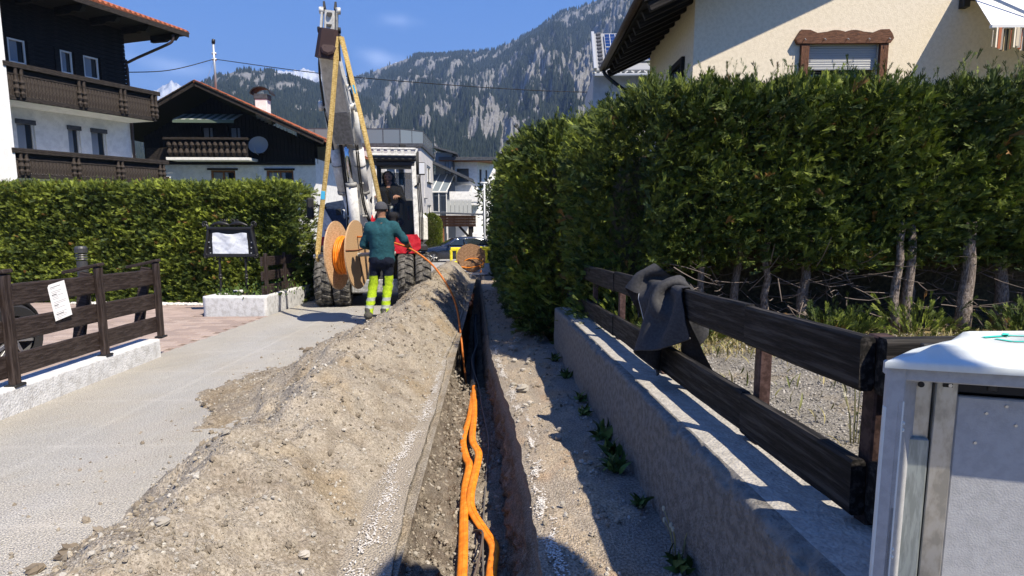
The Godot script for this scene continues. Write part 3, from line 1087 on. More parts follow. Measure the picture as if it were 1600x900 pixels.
func make_cabinet() -> void:
	var t := thing("utility_cabinet", "open grey street cabinet with a white lid at the right edge", "cabinet", Vector3(0.822, 0.985, -1.193), -18.0)
	var grey := tone_mat("cabinet_grey", lin(0.35, 0.352, 0.355), lin(0.375, 0.377, 0.38), lin(0.395, 0.397, 0.40), Vector3.ONE * 0.4, 0.6, 0.02, 5, 0.10, 0.16)
	grey.normal_texture = bump_tex("plasticbump", 0.14, 3, 6.0)
	var lidm := tone_mat("cabinet_lid", lin(0.58, 0.62, 0.605), lin(0.61, 0.65, 0.635), lin(0.63, 0.67, 0.655), Vector3.ONE * 0.5, 0.5)
	var steel := tone_mat("cabinet_steel", lin(0.33, 0.32, 0.29), lin(0.41, 0.39, 0.35), lin(0.46, 0.45, 0.42), Vector3(0.25, 0.5, 0.25), 0.42)
	steel.metallic = 0.75
	var dull := tone_mat("cabinet_dull", lin(0.26, 0.29, 0.28), lin(0.31, 0.34, 0.335), lin(0.36, 0.40, 0.39), Vector3(0.1, 0.7, 0.1), 0.45)
	dull.metallic = 0.55
	var bot := -0.62
	# local x along the front, z towards the viewer (front plane at z = 0)
	# lid: rim, then an S-shaped shoulder rising to the crown
	var rows := []
	var outline := [[0.0, 0.0], [0.30, -0.004], [0.62, -0.004], [0.92, 0.0], [0.90, -0.30], [0.62, -0.32], [0.34, -0.30], [0.17, -0.22], [0.085, -0.13]]
	var lev := [[-0.010, 0.006, 1.0], [-0.012, 0.0, 1.0], [0.0, 0.0, 1.0], [0.004, 0.004, 0.97], [0.007, 0.012, 0.9], [0.013, 0.035, 0.7], [0.026, 0.052, 0.5], [0.034, 0.062, 0.4], [0.037, 0.078, 0.3]]
	var mid := Vector2(0.46, -0.16)
	for q in lev:
		var row := []
		for i in outline.size() + 1:
			var o: Array = outline[i % outline.size()]
			var p := Vector2(o[0], o[1])
			p += (mid - p).normalized() * q[1] * (1.6 if p.x < 0.1 or p.x > 0.8 else 0.75)
			row.append(Vector3(p.x, q[0], p.y))
		rows.append(row)
	var cap := []
	for i in outline.size() + 1:
		cap.append(Vector3(mid.x, 0.039, mid.y))
	rows.append(cap)
	part(t, "lid", sheet(rows, null, false), lidm)
	# turquoise marker strokes on the lid
	var st := new_st()
	for s in [[[0.222, -0.128], [0.285, -0.165], [0.36, -0.17]], [[0.24, -0.118], [0.262, -0.095], [0.30, -0.105], [0.37, -0.118]], [[0.27, -0.15], [0.29, -0.19]]]:
		for i in s.size() - 1:
			var a := Vector2(s[i][0], s[i][1])
			var b := Vector2(s[i + 1][0], s[i + 1][1])
			var n = (b - a).orthogonal().normalized() * (0.0055 - 0.0015 * i)
			quad(st, Vector3(a.x + n.x, 0.0395, a.y + n.y), Vector3(b.x + n.x, 0.0395, b.y + n.y), Vector3(b.x - n.x, 0.0395, b.y - n.y), Vector3(a.x - n.x, 0.0395, a.y - n.y))
	part(t, "marker_scribble", done(st), flat_mat(lin(0.02, 0.50, 0.40), 0.6))
	box(t, "top_rail", Vector3(0.86, 0.030, 0.06), Vector3(0.45, -0.027, -0.052), grey, Vector3.ZERO, 0.003)
	# left side wall with its two door flanges
	part(t, "side_wall", chamfer_box(Vector3(0.026, 0.62, 0.28), 0.004), grey, at(Vector3(0.030, -0.012 + bot * 0.5, -0.03)) * at(Vector3(0, -0.012, 0), Vector3(0, -36, 0)) * at(Vector3(0.0, 0, -0.14)))
	box(t, "side_front", Vector3(0.036, 0.62, 0.02), Vector3(0.030, -0.012 + bot * 0.5, -0.028), grey, Vector3.ZERO, 0.004)
	box(t, "door_flange", Vector3(0.011, 0.56, 0.014), Vector3(0.0165, -0.10 - 0.28, -0.026), lidm, Vector3.ZERO, 0.002)
	box(t, "door_flange", Vector3(0.014, 0.58, 0.016), Vector3(0.041, -0.085 - 0.29, -0.026), lidm, Vector3.ZERO, 0.002)
	for y in [-0.135, -0.15, -0.42, -0.437]:
		box(t, "hinge_pin", Vector3(0.006, 0.008, 0.01), Vector3(0.051, y, -0.028), lidm, Vector3.ZERO, 0.002)
	box(t, "back_wall", Vector3(0.72, 0.62, 0.02), Vector3(0.52, -0.012 + bot * 0.5, -0.285), M.black, Vector3.ZERO, 0.003)
	box(t, "side_wall", Vector3(0.03, 0.62, 0.30), Vector3(0.875, -0.012 + bot * 0.5, -0.185), grey, Vector3.ZERO, 0.004)
	# steel uprights
	box(t, "steel_upright", Vector3(0.038, 0.58, 0.02), Vector3(0.105, -0.042 - 0.29, -0.105), steel, Vector3.ZERO, 0.002)
	box(t, "cable_duct", Vector3(0.046, 0.44, 0.03), Vector3(0.100, -0.185 - 0.22, -0.098), dull, Vector3.ZERO, 0.003)
	var st2 := box(t, "steel_upright", Vector3(0.042, 0.58, 0.016), Vector3(0.147, -0.042 - 0.29, -0.092), steel, Vector3.ZERO, 0.002)
	part(t, "hole_dark_disc", prism(disc2(0.0065, 14), 0.002), M.black, at(Vector3(0.101, -0.066, -0.0942)))  # flat black disc painted for the dark of a hole
	box(st2, "bolt_plate", Vector3(0.018, 0.010, 0.002), Vector3(0.0, 0.272, 0.010), M.black, Vector3.ZERO, 0.0005)
	part(st2, "bolt", prism(disc2(0.0042, 6), 0.006), M.steel, at(Vector3(0.003, 0.272, 0.012)))
	for y in [-0.22, -0.47]:
		box(t, "bracket", Vector3(0.014, 0.022, 0.03), Vector3(0.058, y, -0.12), dull, Vector3.ZERO, 0.002)
	# inner front panel
	var pn := box(t, "inner_panel", Vector3(0.70, 0.53, 0.016), Vector3(0.170 + 0.35, -0.085 - 0.265, -0.098), grey, Vector3.ZERO, 0.003)
	for q in [[-0.295, 0.232], [-0.31, 0.165], [-0.24, 0.21], [-0.26, 0.25]]:
		part(pn, "screw", prism(disc2(0.0032, 8), 0.003), M.steel, at(Vector3(q[0], q[1], 0.0092)))
	box(t, "black_rail", Vector3(0.70, 0.030, 0.012), Vector3(0.52, -0.064, -0.105), M.black, Vector3.ZERO, 0.002)
	for x in [0.235]:
		box(t, "buckle", Vector3(0.018, 0.014, 0.006), Vector3(x, -0.064, -0.097), M.dark, Vector3.ZERO, 0.002)
	box(t, "plinth", Vector3(0.74, 0.16, 0.24), Vector3(0.51, bot - 0.085, -0.16), M.concrete, Vector3.ZERO, 0.006)


func disc2(r: float, n: int) -> PackedVector2Array:
	var p := PackedVector2Array()
	for i in n:
		p.append(Vector2(cos(TAU * i / n), sin(TAU * i / n)) * r)
	return p


# the jacket is let fall over the fence as a real sheet of cloth: points joined by threads, pulled down, held off the boards
func make_jacket() -> void:
	var h := 0.028
	var nu := 58          # along the shoulders and sleeves
	var nv := 27          # collar to hem
	var id := {}
	var pos := PackedVector3Array()
	var turn := Basis.from_euler(Vector3(0, 0.6, 0))
	for v in nv:
		for u in nu:
			var body: bool = u >= 15 and u <= 42
			var sleeve: bool = v <= 8
			if not body and not sleeve:
				continue
			if v < 2 and absi(u - 29) < 3:
				continue
			id[Vector2i(u, v)] = pos.size()
			var a := (u - 28.5) * h
			var b := (v - 10.5) * h
			# laid loosely: pushed together along the fence so that folds form
			var q := Vector3(-b, 0.0, a * 0.62)
			q.y = 0.075 * sin(a * 12.0) + 0.02 * sin(b * 17.0 + a * 6.0) + 0.02 * noise.get_noise_2d(a * 4.0, b * 4.0)
			q = turn * q
			pos.append(Vector3(1.02, gy(-3.3) + 1.036 + 0.11, -3.36) + q)
	var ca := PackedInt32Array()
	var cb := PackedInt32Array()
	var cl := PackedFloat32Array()
	var cs := PackedFloat32Array()
	for k in id:
		for e in [[1, 0, 1.0, 1.0], [0, 1, 1.0, 1.0], [1, 1, 1.4142, 0.5], [1, -1, 1.4142, 0.5], [3, 0, 3.0, 0.25], [0, 3, 3.0, 0.25]]:
			var o: Vector2i = k + Vector2i(e[0], e[1])
			if id.has(o):
				ca.append(id[k])
				cb.append(id[o])
				cl.append(h * e[2])
				cs.append(e[3] * 0.5)
	var prev := pos.duplicate()
	var held := PackedByteArray()
	held.resize(pos.size())
	var k0: int = id[Vector2i(28, 12)]
	var flip := 1.0 if (pos[id[Vector2i(29, 13)]] - pos[k0]).cross(pos[id[Vector2i(29, 12)]] - pos[k0]).y > 0.0 else -1.0
	var n := pos.size()
	var m := 0.010
	for step in 170:
		for i in n:
			if held[i]:
				continue
			var p := pos[i]
			var vel := ((p - prev[i]) * 0.965).limit_length(0.014)
			prev[i] = p
			pos[i] = p + vel + Vector3(0, -0.0007, 0)
		for it in 7:
			for c in ca.size():
				var i := ca[c]
				var j := cb[c]
				var d := pos[j] - pos[i]
				var l := d.length()
				if l > 0.00001:
					d *= (l - cl[c]) / l * cs[c]
					if not held[i]:
						pos[i] += d
					if not held[j]:
						pos[j] -= d
			for i in n:
				if held[i]:
					continue
				var p := pos[i]
				var g := gy(p.z)
				if p.x > 0.8 and p.x < 1.33 and p.y < g + 0.50:
					p.y = g + 0.50
					pos[i] = p
					prev[i] = p
				for bd in [[0.883, 1.036], [0.522, 0.683]]:
					var lo: float = g + bd[0] - m
					var hi: float = g + bd[1] + m
					if p.y > lo and p.y < hi and p.x > 1.012 - m and p.x < 1.058 + m:
						var up := hi - p.y
						var left := p.x - (1.012 - m)
						var right := 1.058 + m - p.x
						if (up < left and up < right) or (up < 0.03 and prev[i].y > hi - 0.012):
							p.y = hi
							if bd[1] > 0.9 and p.x > 1.02 and p.x < 1.05:
								held[i] = 1
						elif left < right:
							p.x = 1.012 - m
						else:
							p.x = 1.058 + m
						pos[i] = p
						prev[i] = p
	var nor := PackedVector3Array()
	nor.resize(n)
	var tris := PackedInt32Array()
	for k in id:
		var r: Vector2i = k + Vector2i(1, 0)
		var d: Vector2i = k + Vector2i(0, 1)
		var x: Vector2i = k + Vector2i(1, 1)
		if id.has(r) and id.has(d) and id.has(x):
			tris.append_array([id[k], id[x], id[r], id[k], id[d], id[x]])
	for i in range(0, tris.size(), 3):
		var f := (pos[tris[i + 1]] - pos[tris[i]]).cross(pos[tris[i + 2]] - pos[tris[i]])
		for q in 3:
			nor[tris[i + q]] += f
	for i in n:
		nor[i] = nor[i].normalized()
	var t := thing("jacket", "grey work jacket thrown over the top board of the fence", "jacket")
	var outer := tone_mat("jacket_outer", lin(0.034, 0.034, 0.036), lin(0.043, 0.043, 0.045), lin(0.053, 0.053, 0.056), Vector3.ONE * 0.3, 0.8, 0.03, 5, 0.12, 0.16)
	var lining := tone_mat("jacket_lining", lin(0.018, 0.018, 0.020), lin(0.024, 0.024, 0.027), lin(0.03, 0.03, 0.034), Vector3.ONE * 0.3, 0.85, 0.03, 5, 0.2, 0.16)
	for side in 2:
		var arr := []
		arr.resize(Mesh.ARRAY_MAX)
		var vv := PackedVector3Array()
		var nn := PackedVector3Array()
		for i in n:
			var o := nor[i] * flip * (1.0 if side == 0 else -1.0)
			vv.append(pos[i] + o * 0.0035)
			nn.append(o)
		arr[Mesh.ARRAY_VERTEX] = vv
		arr[Mesh.ARRAY_NORMAL] = nn
		var ti := tris.duplicate()
		if flip * (1.0 if side == 0 else -1.0) > 0.0:      # front faces run clockwise seen from outside
			for i in range(0, ti.size(), 3):
				ti[i + 1] = tris[i + 2]
				ti[i + 2] = tris[i + 1]
		arr[Mesh.ARRAY_INDEX] = ti
		var am := ArrayMesh.new()
		am.add_surface_from_arrays(Mesh.PRIMITIVE_TRIANGLES, arr)
		part(t, "shell" if side == 0 else "lining", am, outer if side == 0 else lining)
	# hem and front edges bound with a thin welt; pale zip along one front edge
	var hem := []
	for u in range(15, 43):
		hem.append(pos[id[Vector2i(u, nv - 1)]])
	part(t, "hem", tube(hem, 0.006, 6), outer)
	for u in [0, nu - 1]:
		var cuff := []
		for v in 9:
			cuff.append(pos[id[Vector2i(u, v)]])
		part(t, "cuff", tube(cuff, 0.008, 6), lining)
	var zip := []
	for v in range(8, nv):
		zip.append(pos[id[Vector2i(15, v)]])
	part(t, "zip", tube(zip, 0.005, 5), M.zinc)
	var collar := []
	for u in range(23, 36):
		if id.has(Vector2i(u, 2)):
			collar.append(pos[id[Vector2i(u, 2)]] + Vector3(0, 0.008, 0))
	part(t, "collar", tube(collar, 0.016, 7), outer)


# ---------------------------------------------------------------- hedges
func spray_mesh(sd: int) -> ArrayMesh:
	# one flat scaly thuja spray: a stalk with paired lobes, tip towards +y
	var r := RandomNumberGenerator.new()
	r.seed = sd
	var st := new_st()
	var n := 7
	for i in n:
		var y := 0.06 + 0.80 * i / n
		var l := 0.40 * sin(PI * (0.20 + 0.70 * (1.0 - y))) * r.randf_range(0.7, 1.2)
		for s in [-1.0, 1.0]:
			var base := Vector3(0, y - 0.05, 0)
			var tip := Vector3(s * l * 0.42, y + l * r.randf_range(0.8, 1.1), r.randf_range(-0.14, 0.14))
			var m := base.lerp(tip, 0.6)
			var side := Vector3(-s * 0.030, 0.014, 0)
			tri(st, base, m + side, m - side, s > 0)
			tri(st, m + side, tip, m - side, s > 0)
	tri(st, Vector3(-0.025, 0, 0), Vector3(0.025, 0, 0), Vector3(0, 1.0, 0.03))
	tri(st, Vector3(-0.05, 0.72, 0.01), Vector3(0, 1.04, 0.04), Vector3(0.05, 0.72, 0.01))
	return done(st)


# fill one face of a clipped hedge: origin o, edges eu and ev, outward normal n; sprays sit in an uneven shell of the given depth
func hedge_face(xfs: Array, cols: Array, o: Vector3, eu: Vector3, ev: Vector3, n: Vector3, count: int, size: float, shell: float, bulge: float, fresh: float, hold := 0.0) -> void:
	for i in count:
		var u := rng.randf()
		var v := rng.randf()
		var p := o + eu * u + ev * v
		p += n * (bulge * (noise.get_noise_3d(p.x * 1.1, p.y * 1.1, p.z * 1.1) + 0.8 * noise.get_noise_3d(p.x * 3.0, p.y * 3.0, p.z * 3.0) + 0.9 * noise.get_noise_3d(p.x * 7.5, p.y * 7.5, p.z * 7.5)))
		if hold > 0.0 and v < 0.10 + hold * (0.5 + 0.8 * noise.get_noise_3d(p.x * 2.0, 0.0, p.z * 2.0)) * rng.randf():
			continue
		p -= n * shell * pow(rng.randf(), 1.7)
		var dir := (n * rng.randf_range(0.15, 1.0) + Vector3.UP * rng.randf_range(-0.25, 0.95) + Vector3(rng.randf_range(-0.7, 0.7), 0, rng.randf_range(-0.7, 0.7))).normalized()
		var side := dir.cross(Vector3(rng.randf_range(-1, 1), rng.randf_range(-0.4, 0.4), rng.randf_range(-1, 1))).normalized()
		var s := size * rng.randf_range(0.55, 1.25)
		xfs.append(Transform3D(Basis(side * s, dir * s, side.cross(dir) * s), p))
		cols.append(leaf_color(p, fresh))


func leaf_color(p: Vector3, fresh: float) -> Color:
	var k := clampf(rng.randf() * 0.75 + 0.5 * noise.get_noise_3d(p.x * 0.8, p.y * 0.8, p.z * 0.8) + 0.25 * noise.get_noise_3d(p.x * 3.5, p.y * 3.5, p.z * 3.5) + fresh, 0.0, 1.0)
	var c := Color(0.026, 0.048, 0.012).lerp(Color(0.225, 0.275, 0.036), k * k)
	if rng.randf() < 0.008 or noise.get_noise_3d(p.x * 2.3 + 40.0, p.y * 2.3, p.z * 2.3) > 0.62:
		c = Color(0.20, 0.11, 0.035)
	return c


func top_shoots(xfs: Array, cols: Array, o: Vector3, eu: Vector3, ev: Vector3, count: int, h: float) -> void:
	for i in count:
		var p := o + eu * rng.randf() + ev * rng.randf()
		p.y += 0.10 * noise.get_noise_3d(p.x * 1.1, p.y * 1.1, p.z * 1.1)
		var len := h * (0.35 + 0.65 * pow(rng.randf(), 2.0))
		var lean := Vector3(rng.randf_range(-0.25, 0.25), 1, rng.randf_range(-0.25, 0.25)).normalized()
		for k in 4:
			var q := p + lean * len * k / 4.0
			var dir := (lean + Vector3(rng.randf_range(-0.6, 0.6), 0.2, rng.randf_range(-0.6, 0.6))).normalized()
			var side := dir.cross(Vector3(rng.randf_range(-1, 1), 0.1, rng.randf_range(-1, 1))).normalized()
			var s := len * 0.42 * rng.randf_range(0.7, 1.1)
			xfs.append(Transform3D(Basis(side * s * 0.8, dir * s, side.cross(dir) * s), q))
			cols.append(leaf_color(q, 0.25))


# one rounded thuja; cores are added by the caller's hedge through the lathe below
func bush(xfs: Array, cols: Array, cx: float, zc: float, rad: float, htop: float, count: int, size: float) -> void:
	var y0 := gy(zc) + 0.02
	for i in count:
		var an := rng.randf_range(-PI * 0.05, PI * 1.35)
		var v := rng.randf()
		var y := lerpf(y0, htop, v)
		var rr := rad * (1.0 - 0.22 * pow(1.0 - v, 5.0))
		if v > 0.78:
			rr *= sqrt(maxf(0.0, 1.0 - pow((v - 0.78) / 0.22, 2.2)))
		var n := Vector3(cos(an), 0.12 + (0.8 if v > 0.9 else 0.0), sin(an)).normalized()
		var p := Vector3(cx + cos(an) * rr, y, zc + sin(an) * rr)
		p += n * (0.14 * noise.get_noise_3d(p.x * 2.0, p.y * 2.0, p.z * 2.0) + 0.13 * noise.get_noise_3d(p.x * 5.5, p.y * 5.5, p.z * 5.5) - 0.32 * pow(rng.randf(), 1.9))
		var dir := (n * rng.randf_range(0.2, 1.0) + Vector3.UP * rng.randf_range(-0.35, 0.85) + Vector3(rng.randf_range(-0.6, 0.6), 0, rng.randf_range(-0.6, 0.6))).normalized()
		var side := dir.cross(Vector3(rng.randf_range(-1, 1), rng.randf_range(-0.4, 0.4), rng.randf_range(-1, 1))).normalized()
		var s := size * rng.randf_range(0.6, 1.3)
		xfs.append(Transform3D(Basis(side * s, dir * s, side.cross(dir) * s), p))
		cols.append(leaf_color(p, 0.18))
	top_shoots(xfs, cols, Vector3(cx - rad * 0.5, htop - 0.06, zc - rad * 0.4), Vector3(rad, 0, 0), Vector3(0, 0, rad * 0.8), int(count * 0.006), 0.24)


func core_box(parent: Node, lo: Vector3, hi: Vector3) -> void:
	box(parent, "inner_branches", hi - lo, (lo + hi) * 0.5, M.hedge_core, Vector3.ZERO, 0.08)


func trunk(parent: Node, base: Vector3, h: float, r: float) -> void:
	var pts := []
	var rad := []
	for i in 7:
		var k := i / 6.0
		pts.append(base + Vector3(0.05 * noise.get_noise_2d(base.x * 9.0, k * 2.0), h * k, 0.05 * noise.get_noise_2d(base.z * 9.0 + 5.0, k * 2.0)))
		rad.append(r * (1.25 - 0.5 * k) if i > 0 else r * 1.6)
	part(parent, "trunk", tube(pts, rad, 9), M.bark)


func make_right_hedge() -> void:
	var t := thing("thuja_hedge", "tall thuja hedge behind the board fence and along the pavement on the right", "hedge")
	var xfs := []
	var cols := []
	# run along the yard, facing the camera; bare of leaves near the ground
	hedge_face(xfs, cols, Vector3(1.45, 0.55, -5.3), Vector3(5.2, 0, 0.25), Vector3(0, 1.72, 0), Vector3(0, 0.05, 1).normalized(), 34000, 0.105, 0.42, 0.14, 0.02, 0.24)
	hedge_face(xfs, cols, Vector3(1.4, 2.32, -5.3), Vector3(5.3, 0.02, 0.25), Vector3(0, 0, -1.0), Vector3.UP, 9000, 0.13, 0.18, 0.09, 0.25)
	top_shoots(xfs, cols, Vector3(1.4, 2.32, -5.2), Vector3(5.2, 0.04, 0.25), Vector3(0, 0, -0.7), 420, 0.26)
	# bulging thujas beside the fence end, then rounded columns along the pavement
	bush(xfs, cols, 1.22, -8.35, 0.90, 2.42, 12000, 0.14)
	bush(xfs, cols, 1.02, -9.4, 0.74, 2.46, 5000, 0.15)
	bush(xfs, cols, 1.95, -8.1, 0.85, 2.58, 9000, 0.14)
	bush(xfs, cols, 1.60, -6.5, 0.70, 2.40, 7500, 0.115)
	var zc := -10.2
	var kk := 0
	while zc > -17.0:
		bush(xfs, cols, lerpf(1.05, 0.92, (-zc - 10.0) / 7.0) + 0.05 * sin(kk * 2.1), zc, 0.66 + 0.06 * sin(kk * 3.7), 2.40 + 0.10 * sin(kk * 1.9), 2600, 0.165)
		zc -= 0.95
		kk += 1
	var f := scatter(t, "foliage", spray_mesh(5), M.leaf, xfs, cols)
	f.name = "foliage"
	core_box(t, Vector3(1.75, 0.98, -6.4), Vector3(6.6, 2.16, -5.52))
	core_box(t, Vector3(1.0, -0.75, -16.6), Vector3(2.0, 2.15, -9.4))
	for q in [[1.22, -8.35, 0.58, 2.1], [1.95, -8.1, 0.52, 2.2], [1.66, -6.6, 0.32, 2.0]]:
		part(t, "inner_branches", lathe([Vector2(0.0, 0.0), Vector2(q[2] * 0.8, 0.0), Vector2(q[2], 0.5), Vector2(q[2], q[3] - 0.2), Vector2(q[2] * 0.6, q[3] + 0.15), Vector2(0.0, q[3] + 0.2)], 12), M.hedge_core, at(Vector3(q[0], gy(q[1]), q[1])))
	# bare stems and dead twigs under the leaves
	for q in [[1.98, -5.5, 0.03], [2.35, -5.62, 0.035], [2.55, -5.45, 0.03], [2.95, -5.5, 0.042], [3.12, -5.75, 0.03], [3.66, -5.22, 0.035], [3.76, -5.25, 0.04], [4.27, -5.2, 0.055], [4.05, -5.6, 0.035], [4.75, -5.4, 0.05], [5.3, -5.3, 0.05]]:
		trunk(t, Vector3(q[0], gy(q[1]) + 0.44, q[1]), 1.0, q[2])
	var st := new_st()
	for i in 260:
		var p := Vector3(rng.randf_range(1.5, 5.4), rng.randf_range(0.25, 0.85), rng.randf_range(-5.9, -5.2))
		var d := Vector3(rng.randf_range(-1, 1), rng.randf_range(-0.35, 0.35), rng.randf_range(-0.2, 1.0)).normalized() * rng.randf_range(0.15, 0.5)
		tube_into(st, curve([p, p + d * 0.5 + Vector3(0, rng.randf_range(-0.06, 0.02), 0), p + d], 2), [0.005, 0.0045, 0.0038, 0.003, 0.0015], 4, false)
	var tw := part(t, "dead_twigs", done(st), M.twig)
	tw.set_meta("kind", "stuff")
	# solid brown box standing for the dark bank of shade behind the stems
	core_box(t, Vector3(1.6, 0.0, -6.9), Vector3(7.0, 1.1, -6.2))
	# low regrowth at the foot
	var gx := []
	var gc := []
	for q in [[1.55, -4.9, 0.25], [1.85, -4.9, 0.2], [2.9, -5.0, 0.22], [3.2, -5.1, 0.18], [4.55, -4.9, 0.26], [4.9, -4.9, 0.28], [3.75, -5.05, 0.3], [1.35, -5.5, 0.35], [1.3, -6.2, 0.4]]:
		for i in 190:
			var dv = Vector3(rng.randfn(), absf(rng.randfn()) * 0.9, rng.randfn()) * q[2] * 0.5
			var dir = (dv + Vector3.UP * 0.1).normalized()
			var side = dir.cross(Vector3(rng.randf_range(-1, 1), 0.2, rng.randf_range(-1, 1))).normalized()
			var p = Vector3(q[0], gy(q[1]) + 0.46, q[1]) + dv
			var s := rng.randf_range(0.06, 0.12)
			gx.append(Transform3D(Basis(side * s, dir * s, side.cross(dir) * s), p))
			gc.append(leaf_color(p, 0.15))
	scatter(t, "regrowth", spray_mesh(6), M.leaf, gx, gc)

	# the second, lower hedge further along on the same side
	var h2 := thing("thuja_hedge", "dark clipped hedge further down the road on the right", "hedge")
	xfs = []
	cols = []
	hedge_face(xfs, cols, Vector3(0.30, -2.0, -36.0), Vector3(0.15, 0.75, 16.5), Vector3(0, 2.3, 0), Vector3(-1, 0, 0.05).normalized(), 7000, 0.24, 0.3, 0.16, -0.05)
	hedge_face(xfs, cols, Vector3(0.45, -1.3, -19.5), Vector3(1.6, 0, 0), Vector3(0, 2.4, 0), Vector3.BACK, 2600, 0.2, 0.3, 0.16, -0.05)
	hedge_face(xfs, cols, Vector3(0.30, 0.3, -36.0), Vector3(0.15, 0.7, 16.5), Vector3(1.5, 0, 0), Vector3.UP, 2600, 0.24, 0.2, 0.16, 0.1)
	scatter(h2, "foliage", spray_mesh(5), M.leaf, xfs, cols)
	core_box(h2, Vector3(0.62, -2.2, -36.0), Vector3(1.9, 0.35, -19.9))


# ---------------------------------------------------------------- cream house on the right
func make_cream_house() -> void:
	var t := thing("cream_house", "cream rendered house with dark eaves behind the tall right hedge", "house", Vector3(0, 0, -10), -3.7)
	# front wall (z = 0) with the window opening left free
	var o := {"x0": 5.03, "x1": 6.11, "y0": 2.55, "y1": 3.85}
	var x0 := 3.26
	var x1 := 12.0
	var st := new_st()
	var ytop := func(x: float) -> float: return 4.62 + 0.456 * (x - 3.26)
	quad(st, Vector3(x0, -1.2, 0), Vector3(x0, ytop.call(x0), 0), Vector3(o.x0, ytop.call(o.x0), 0), Vector3(o.x0, -1.2, 0))
	quad(st, Vector3(o.x1, -1.2, 0), Vector3(o.x1, ytop.call(o.x1), 0), Vector3(x1, ytop.call(x1), 0), Vector3(x1, -1.2, 0))
	quad(st, Vector3(o.x0, o.y1, 0), Vector3(o.x0, ytop.call(o.x0), 0), Vector3(o.x1, ytop.call(o.x1), 0), Vector3(o.x1, o.y1, 0))
	quad(st, Vector3(o.x0, -1.2, 0), Vector3(o.x0, o.y0, 0), Vector3(o.x1, o.y0, 0), Vector3(o.x1, -1.2, 0))
	# reveals of the opening
	quad(st, Vector3(o.x0, o.y0, 0), Vector3(o.x0, o.y1, 0), Vector3(o.x0, o.y1, -0.25), Vector3(o.x0, o.y0, -0.25))
	quad(st, Vector3(o.x1, o.y0, 0), Vector3(o.x1, o.y1, 0), Vector3(o.x1, o.y1, -0.25), Vector3(o.x1, o.y0, -0.25), true)
	quad(st, Vector3(o.x0, o.y1, 0), Vector3(o.x1, o.y1, 0), Vector3(o.x1, o.y1, -0.25), Vector3(o.x0, o.y1, -0.25))
	# side wall towards the road, back wall, right wall
	quad(st, Vector3(x0, -1.2, -3.45), Vector3(x0, 4.6, -3.45), Vector3(x0, 4.6, 0), Vector3(x0, -1.2, 0))
	quad(st, Vector3(x0, -1.2, -3.45), Vector3(x1, -1.2, -3.45), Vector3(x1, ytop.call(x1), -3.45), Vector3(x0, 4.6, -3.45))
	quad(st, Vector3(x1, -1.2, -3.45), Vector3(x1, -1.2, 0), Vector3(x1, ytop.call(x1), 0), Vector3(x1, ytop.call(x1), -3.45))
	part(t, "wall", done(st), M.cream)
	# roof plane with rafters under the left eave
	var e0 := Vector3(2.34, 4.25, 0.74)
	var r0 := Vector3(12.4, 4.25 + 0.456 * 10.06, 0.74)
	var st2 := new_st()
	var up := Vector3(0, 0.16, 0)
	var back := Vector3(0, 0, -4.45)
	quad(st2, e0, r0, r0 + back, e0 + back)
	quad(st2, e0 + up, r0 + up, r0 + up + back, e0 + up + back, true)
	quad(st2, e0, e0 + up, r0 + up, r0)
	quad(st2, e0 + back, e0 + up + back, r0 + up + back, r0 + back, true)
	quad(st2, e0, e0 + up, e0 + up + back, e0 + back, true)
	part(t, "roof", done(st2), M.black_wood)
	for i in 12:
		var z := 0.64 - i * 0.40
		bar(t, "rafter", Vector3(2.42, 4.20, z), Vector3(3.4, 4.20 + 0.456 * 0.98, z), 0.14, 0.10, M.black_wood)
	var gut := new_st(true)
	tube_into(gut, [Vector3(2.28, 4.33, 0.76), Vector3(2.28, 4.31, -1.4), Vector3(2.28, 4.29, -3.7)], 0.062, 10)
	part(t, "gutter", done(gut), tone_mat("gutter_brown", lin(0.045, 0.030, 0.024), lin(0.065, 0.045, 0.036), lin(0.085, 0.06, 0.05), Vector3.ONE * 0.5, 0.5))
	part(t, "downpipe", tube(curve([Vector3(2.30, 4.24, -3.55), Vector3(2.36, 4.10, -3.5), Vector3(2.75, 3.75, -3.3), Vector3(3.22, 3.55, -3.3), Vector3(3.24, 2.0, -3.3)], 4), 0.04, 8), M.black)
	# window: carved brown surround, roller shutter half down
	var w := Node3D.new()
	w.name = "window"
	t.add_child(w)
	var hd := PackedVector2Array()
	for q in [[4.80, 3.90], [4.84, 3.83], [6.25, 3.83], [6.30, 3.90], [6.27, 3.97], [6.22, 4.035], [6.08, 4.03], [5.97, 3.985]]:
		hd.append(Vector2(q[0], q[1]))
	for k in 15:   # two hollows and a row of little lobes along the top
		var x := 5.83 - 0.56 * k / 14.0
		hd.append(Vector2(x, 4.0 + 0.026 * absf(sin((x - 5.27) / 0.56 * PI * 2.0))))
	for q in [[5.13, 3.985], [5.02, 4.03], [4.88, 4.035], [4.84, 3.97]]:
		hd.append(Vector2(q[0], q[1]))
	part(w, "carved_header", prism(hd, 0.07), M.brown_frame, at(Vector3(0, 0, 0.045)))
	for x in [4.965, 6.175]:
		box(w, "frame_post", Vector3(0.13, 1.3, 0.06), Vector3(x, 3.178, 0.035), M.brown_frame_up, Vector3.ZERO, 0.008)
	for x in [4.93, 5.23, 5.58, 5.90, 6.21]:
		part(w, "hook", tube([Vector3(x, 3.89, 0.08), Vector3(x, 3.892, 0.11), Vector3(x + 0.012, 3.875, 0.125), Vector3(x + 0.006, 3.86, 0.115)], 0.006, 5), M.zinc)
	box(w, "pane", Vector3(1.08, 1.3, 0.012), Vector3(5.57, 3.2, -0.20), M.glass, Vector3.ZERO, 0.001)
	for x in [5.05, 5.57, 6.09]:
		box(w, "casement", Vector3(0.06, 1.3, 0.05), Vector3(x, 3.2, -0.17), M.brown_frame_up, Vector3.ZERO, 0.006)
	var alu := flat_mat(lin(0.42, 0.43, 0.44), 0.45, 0.1)
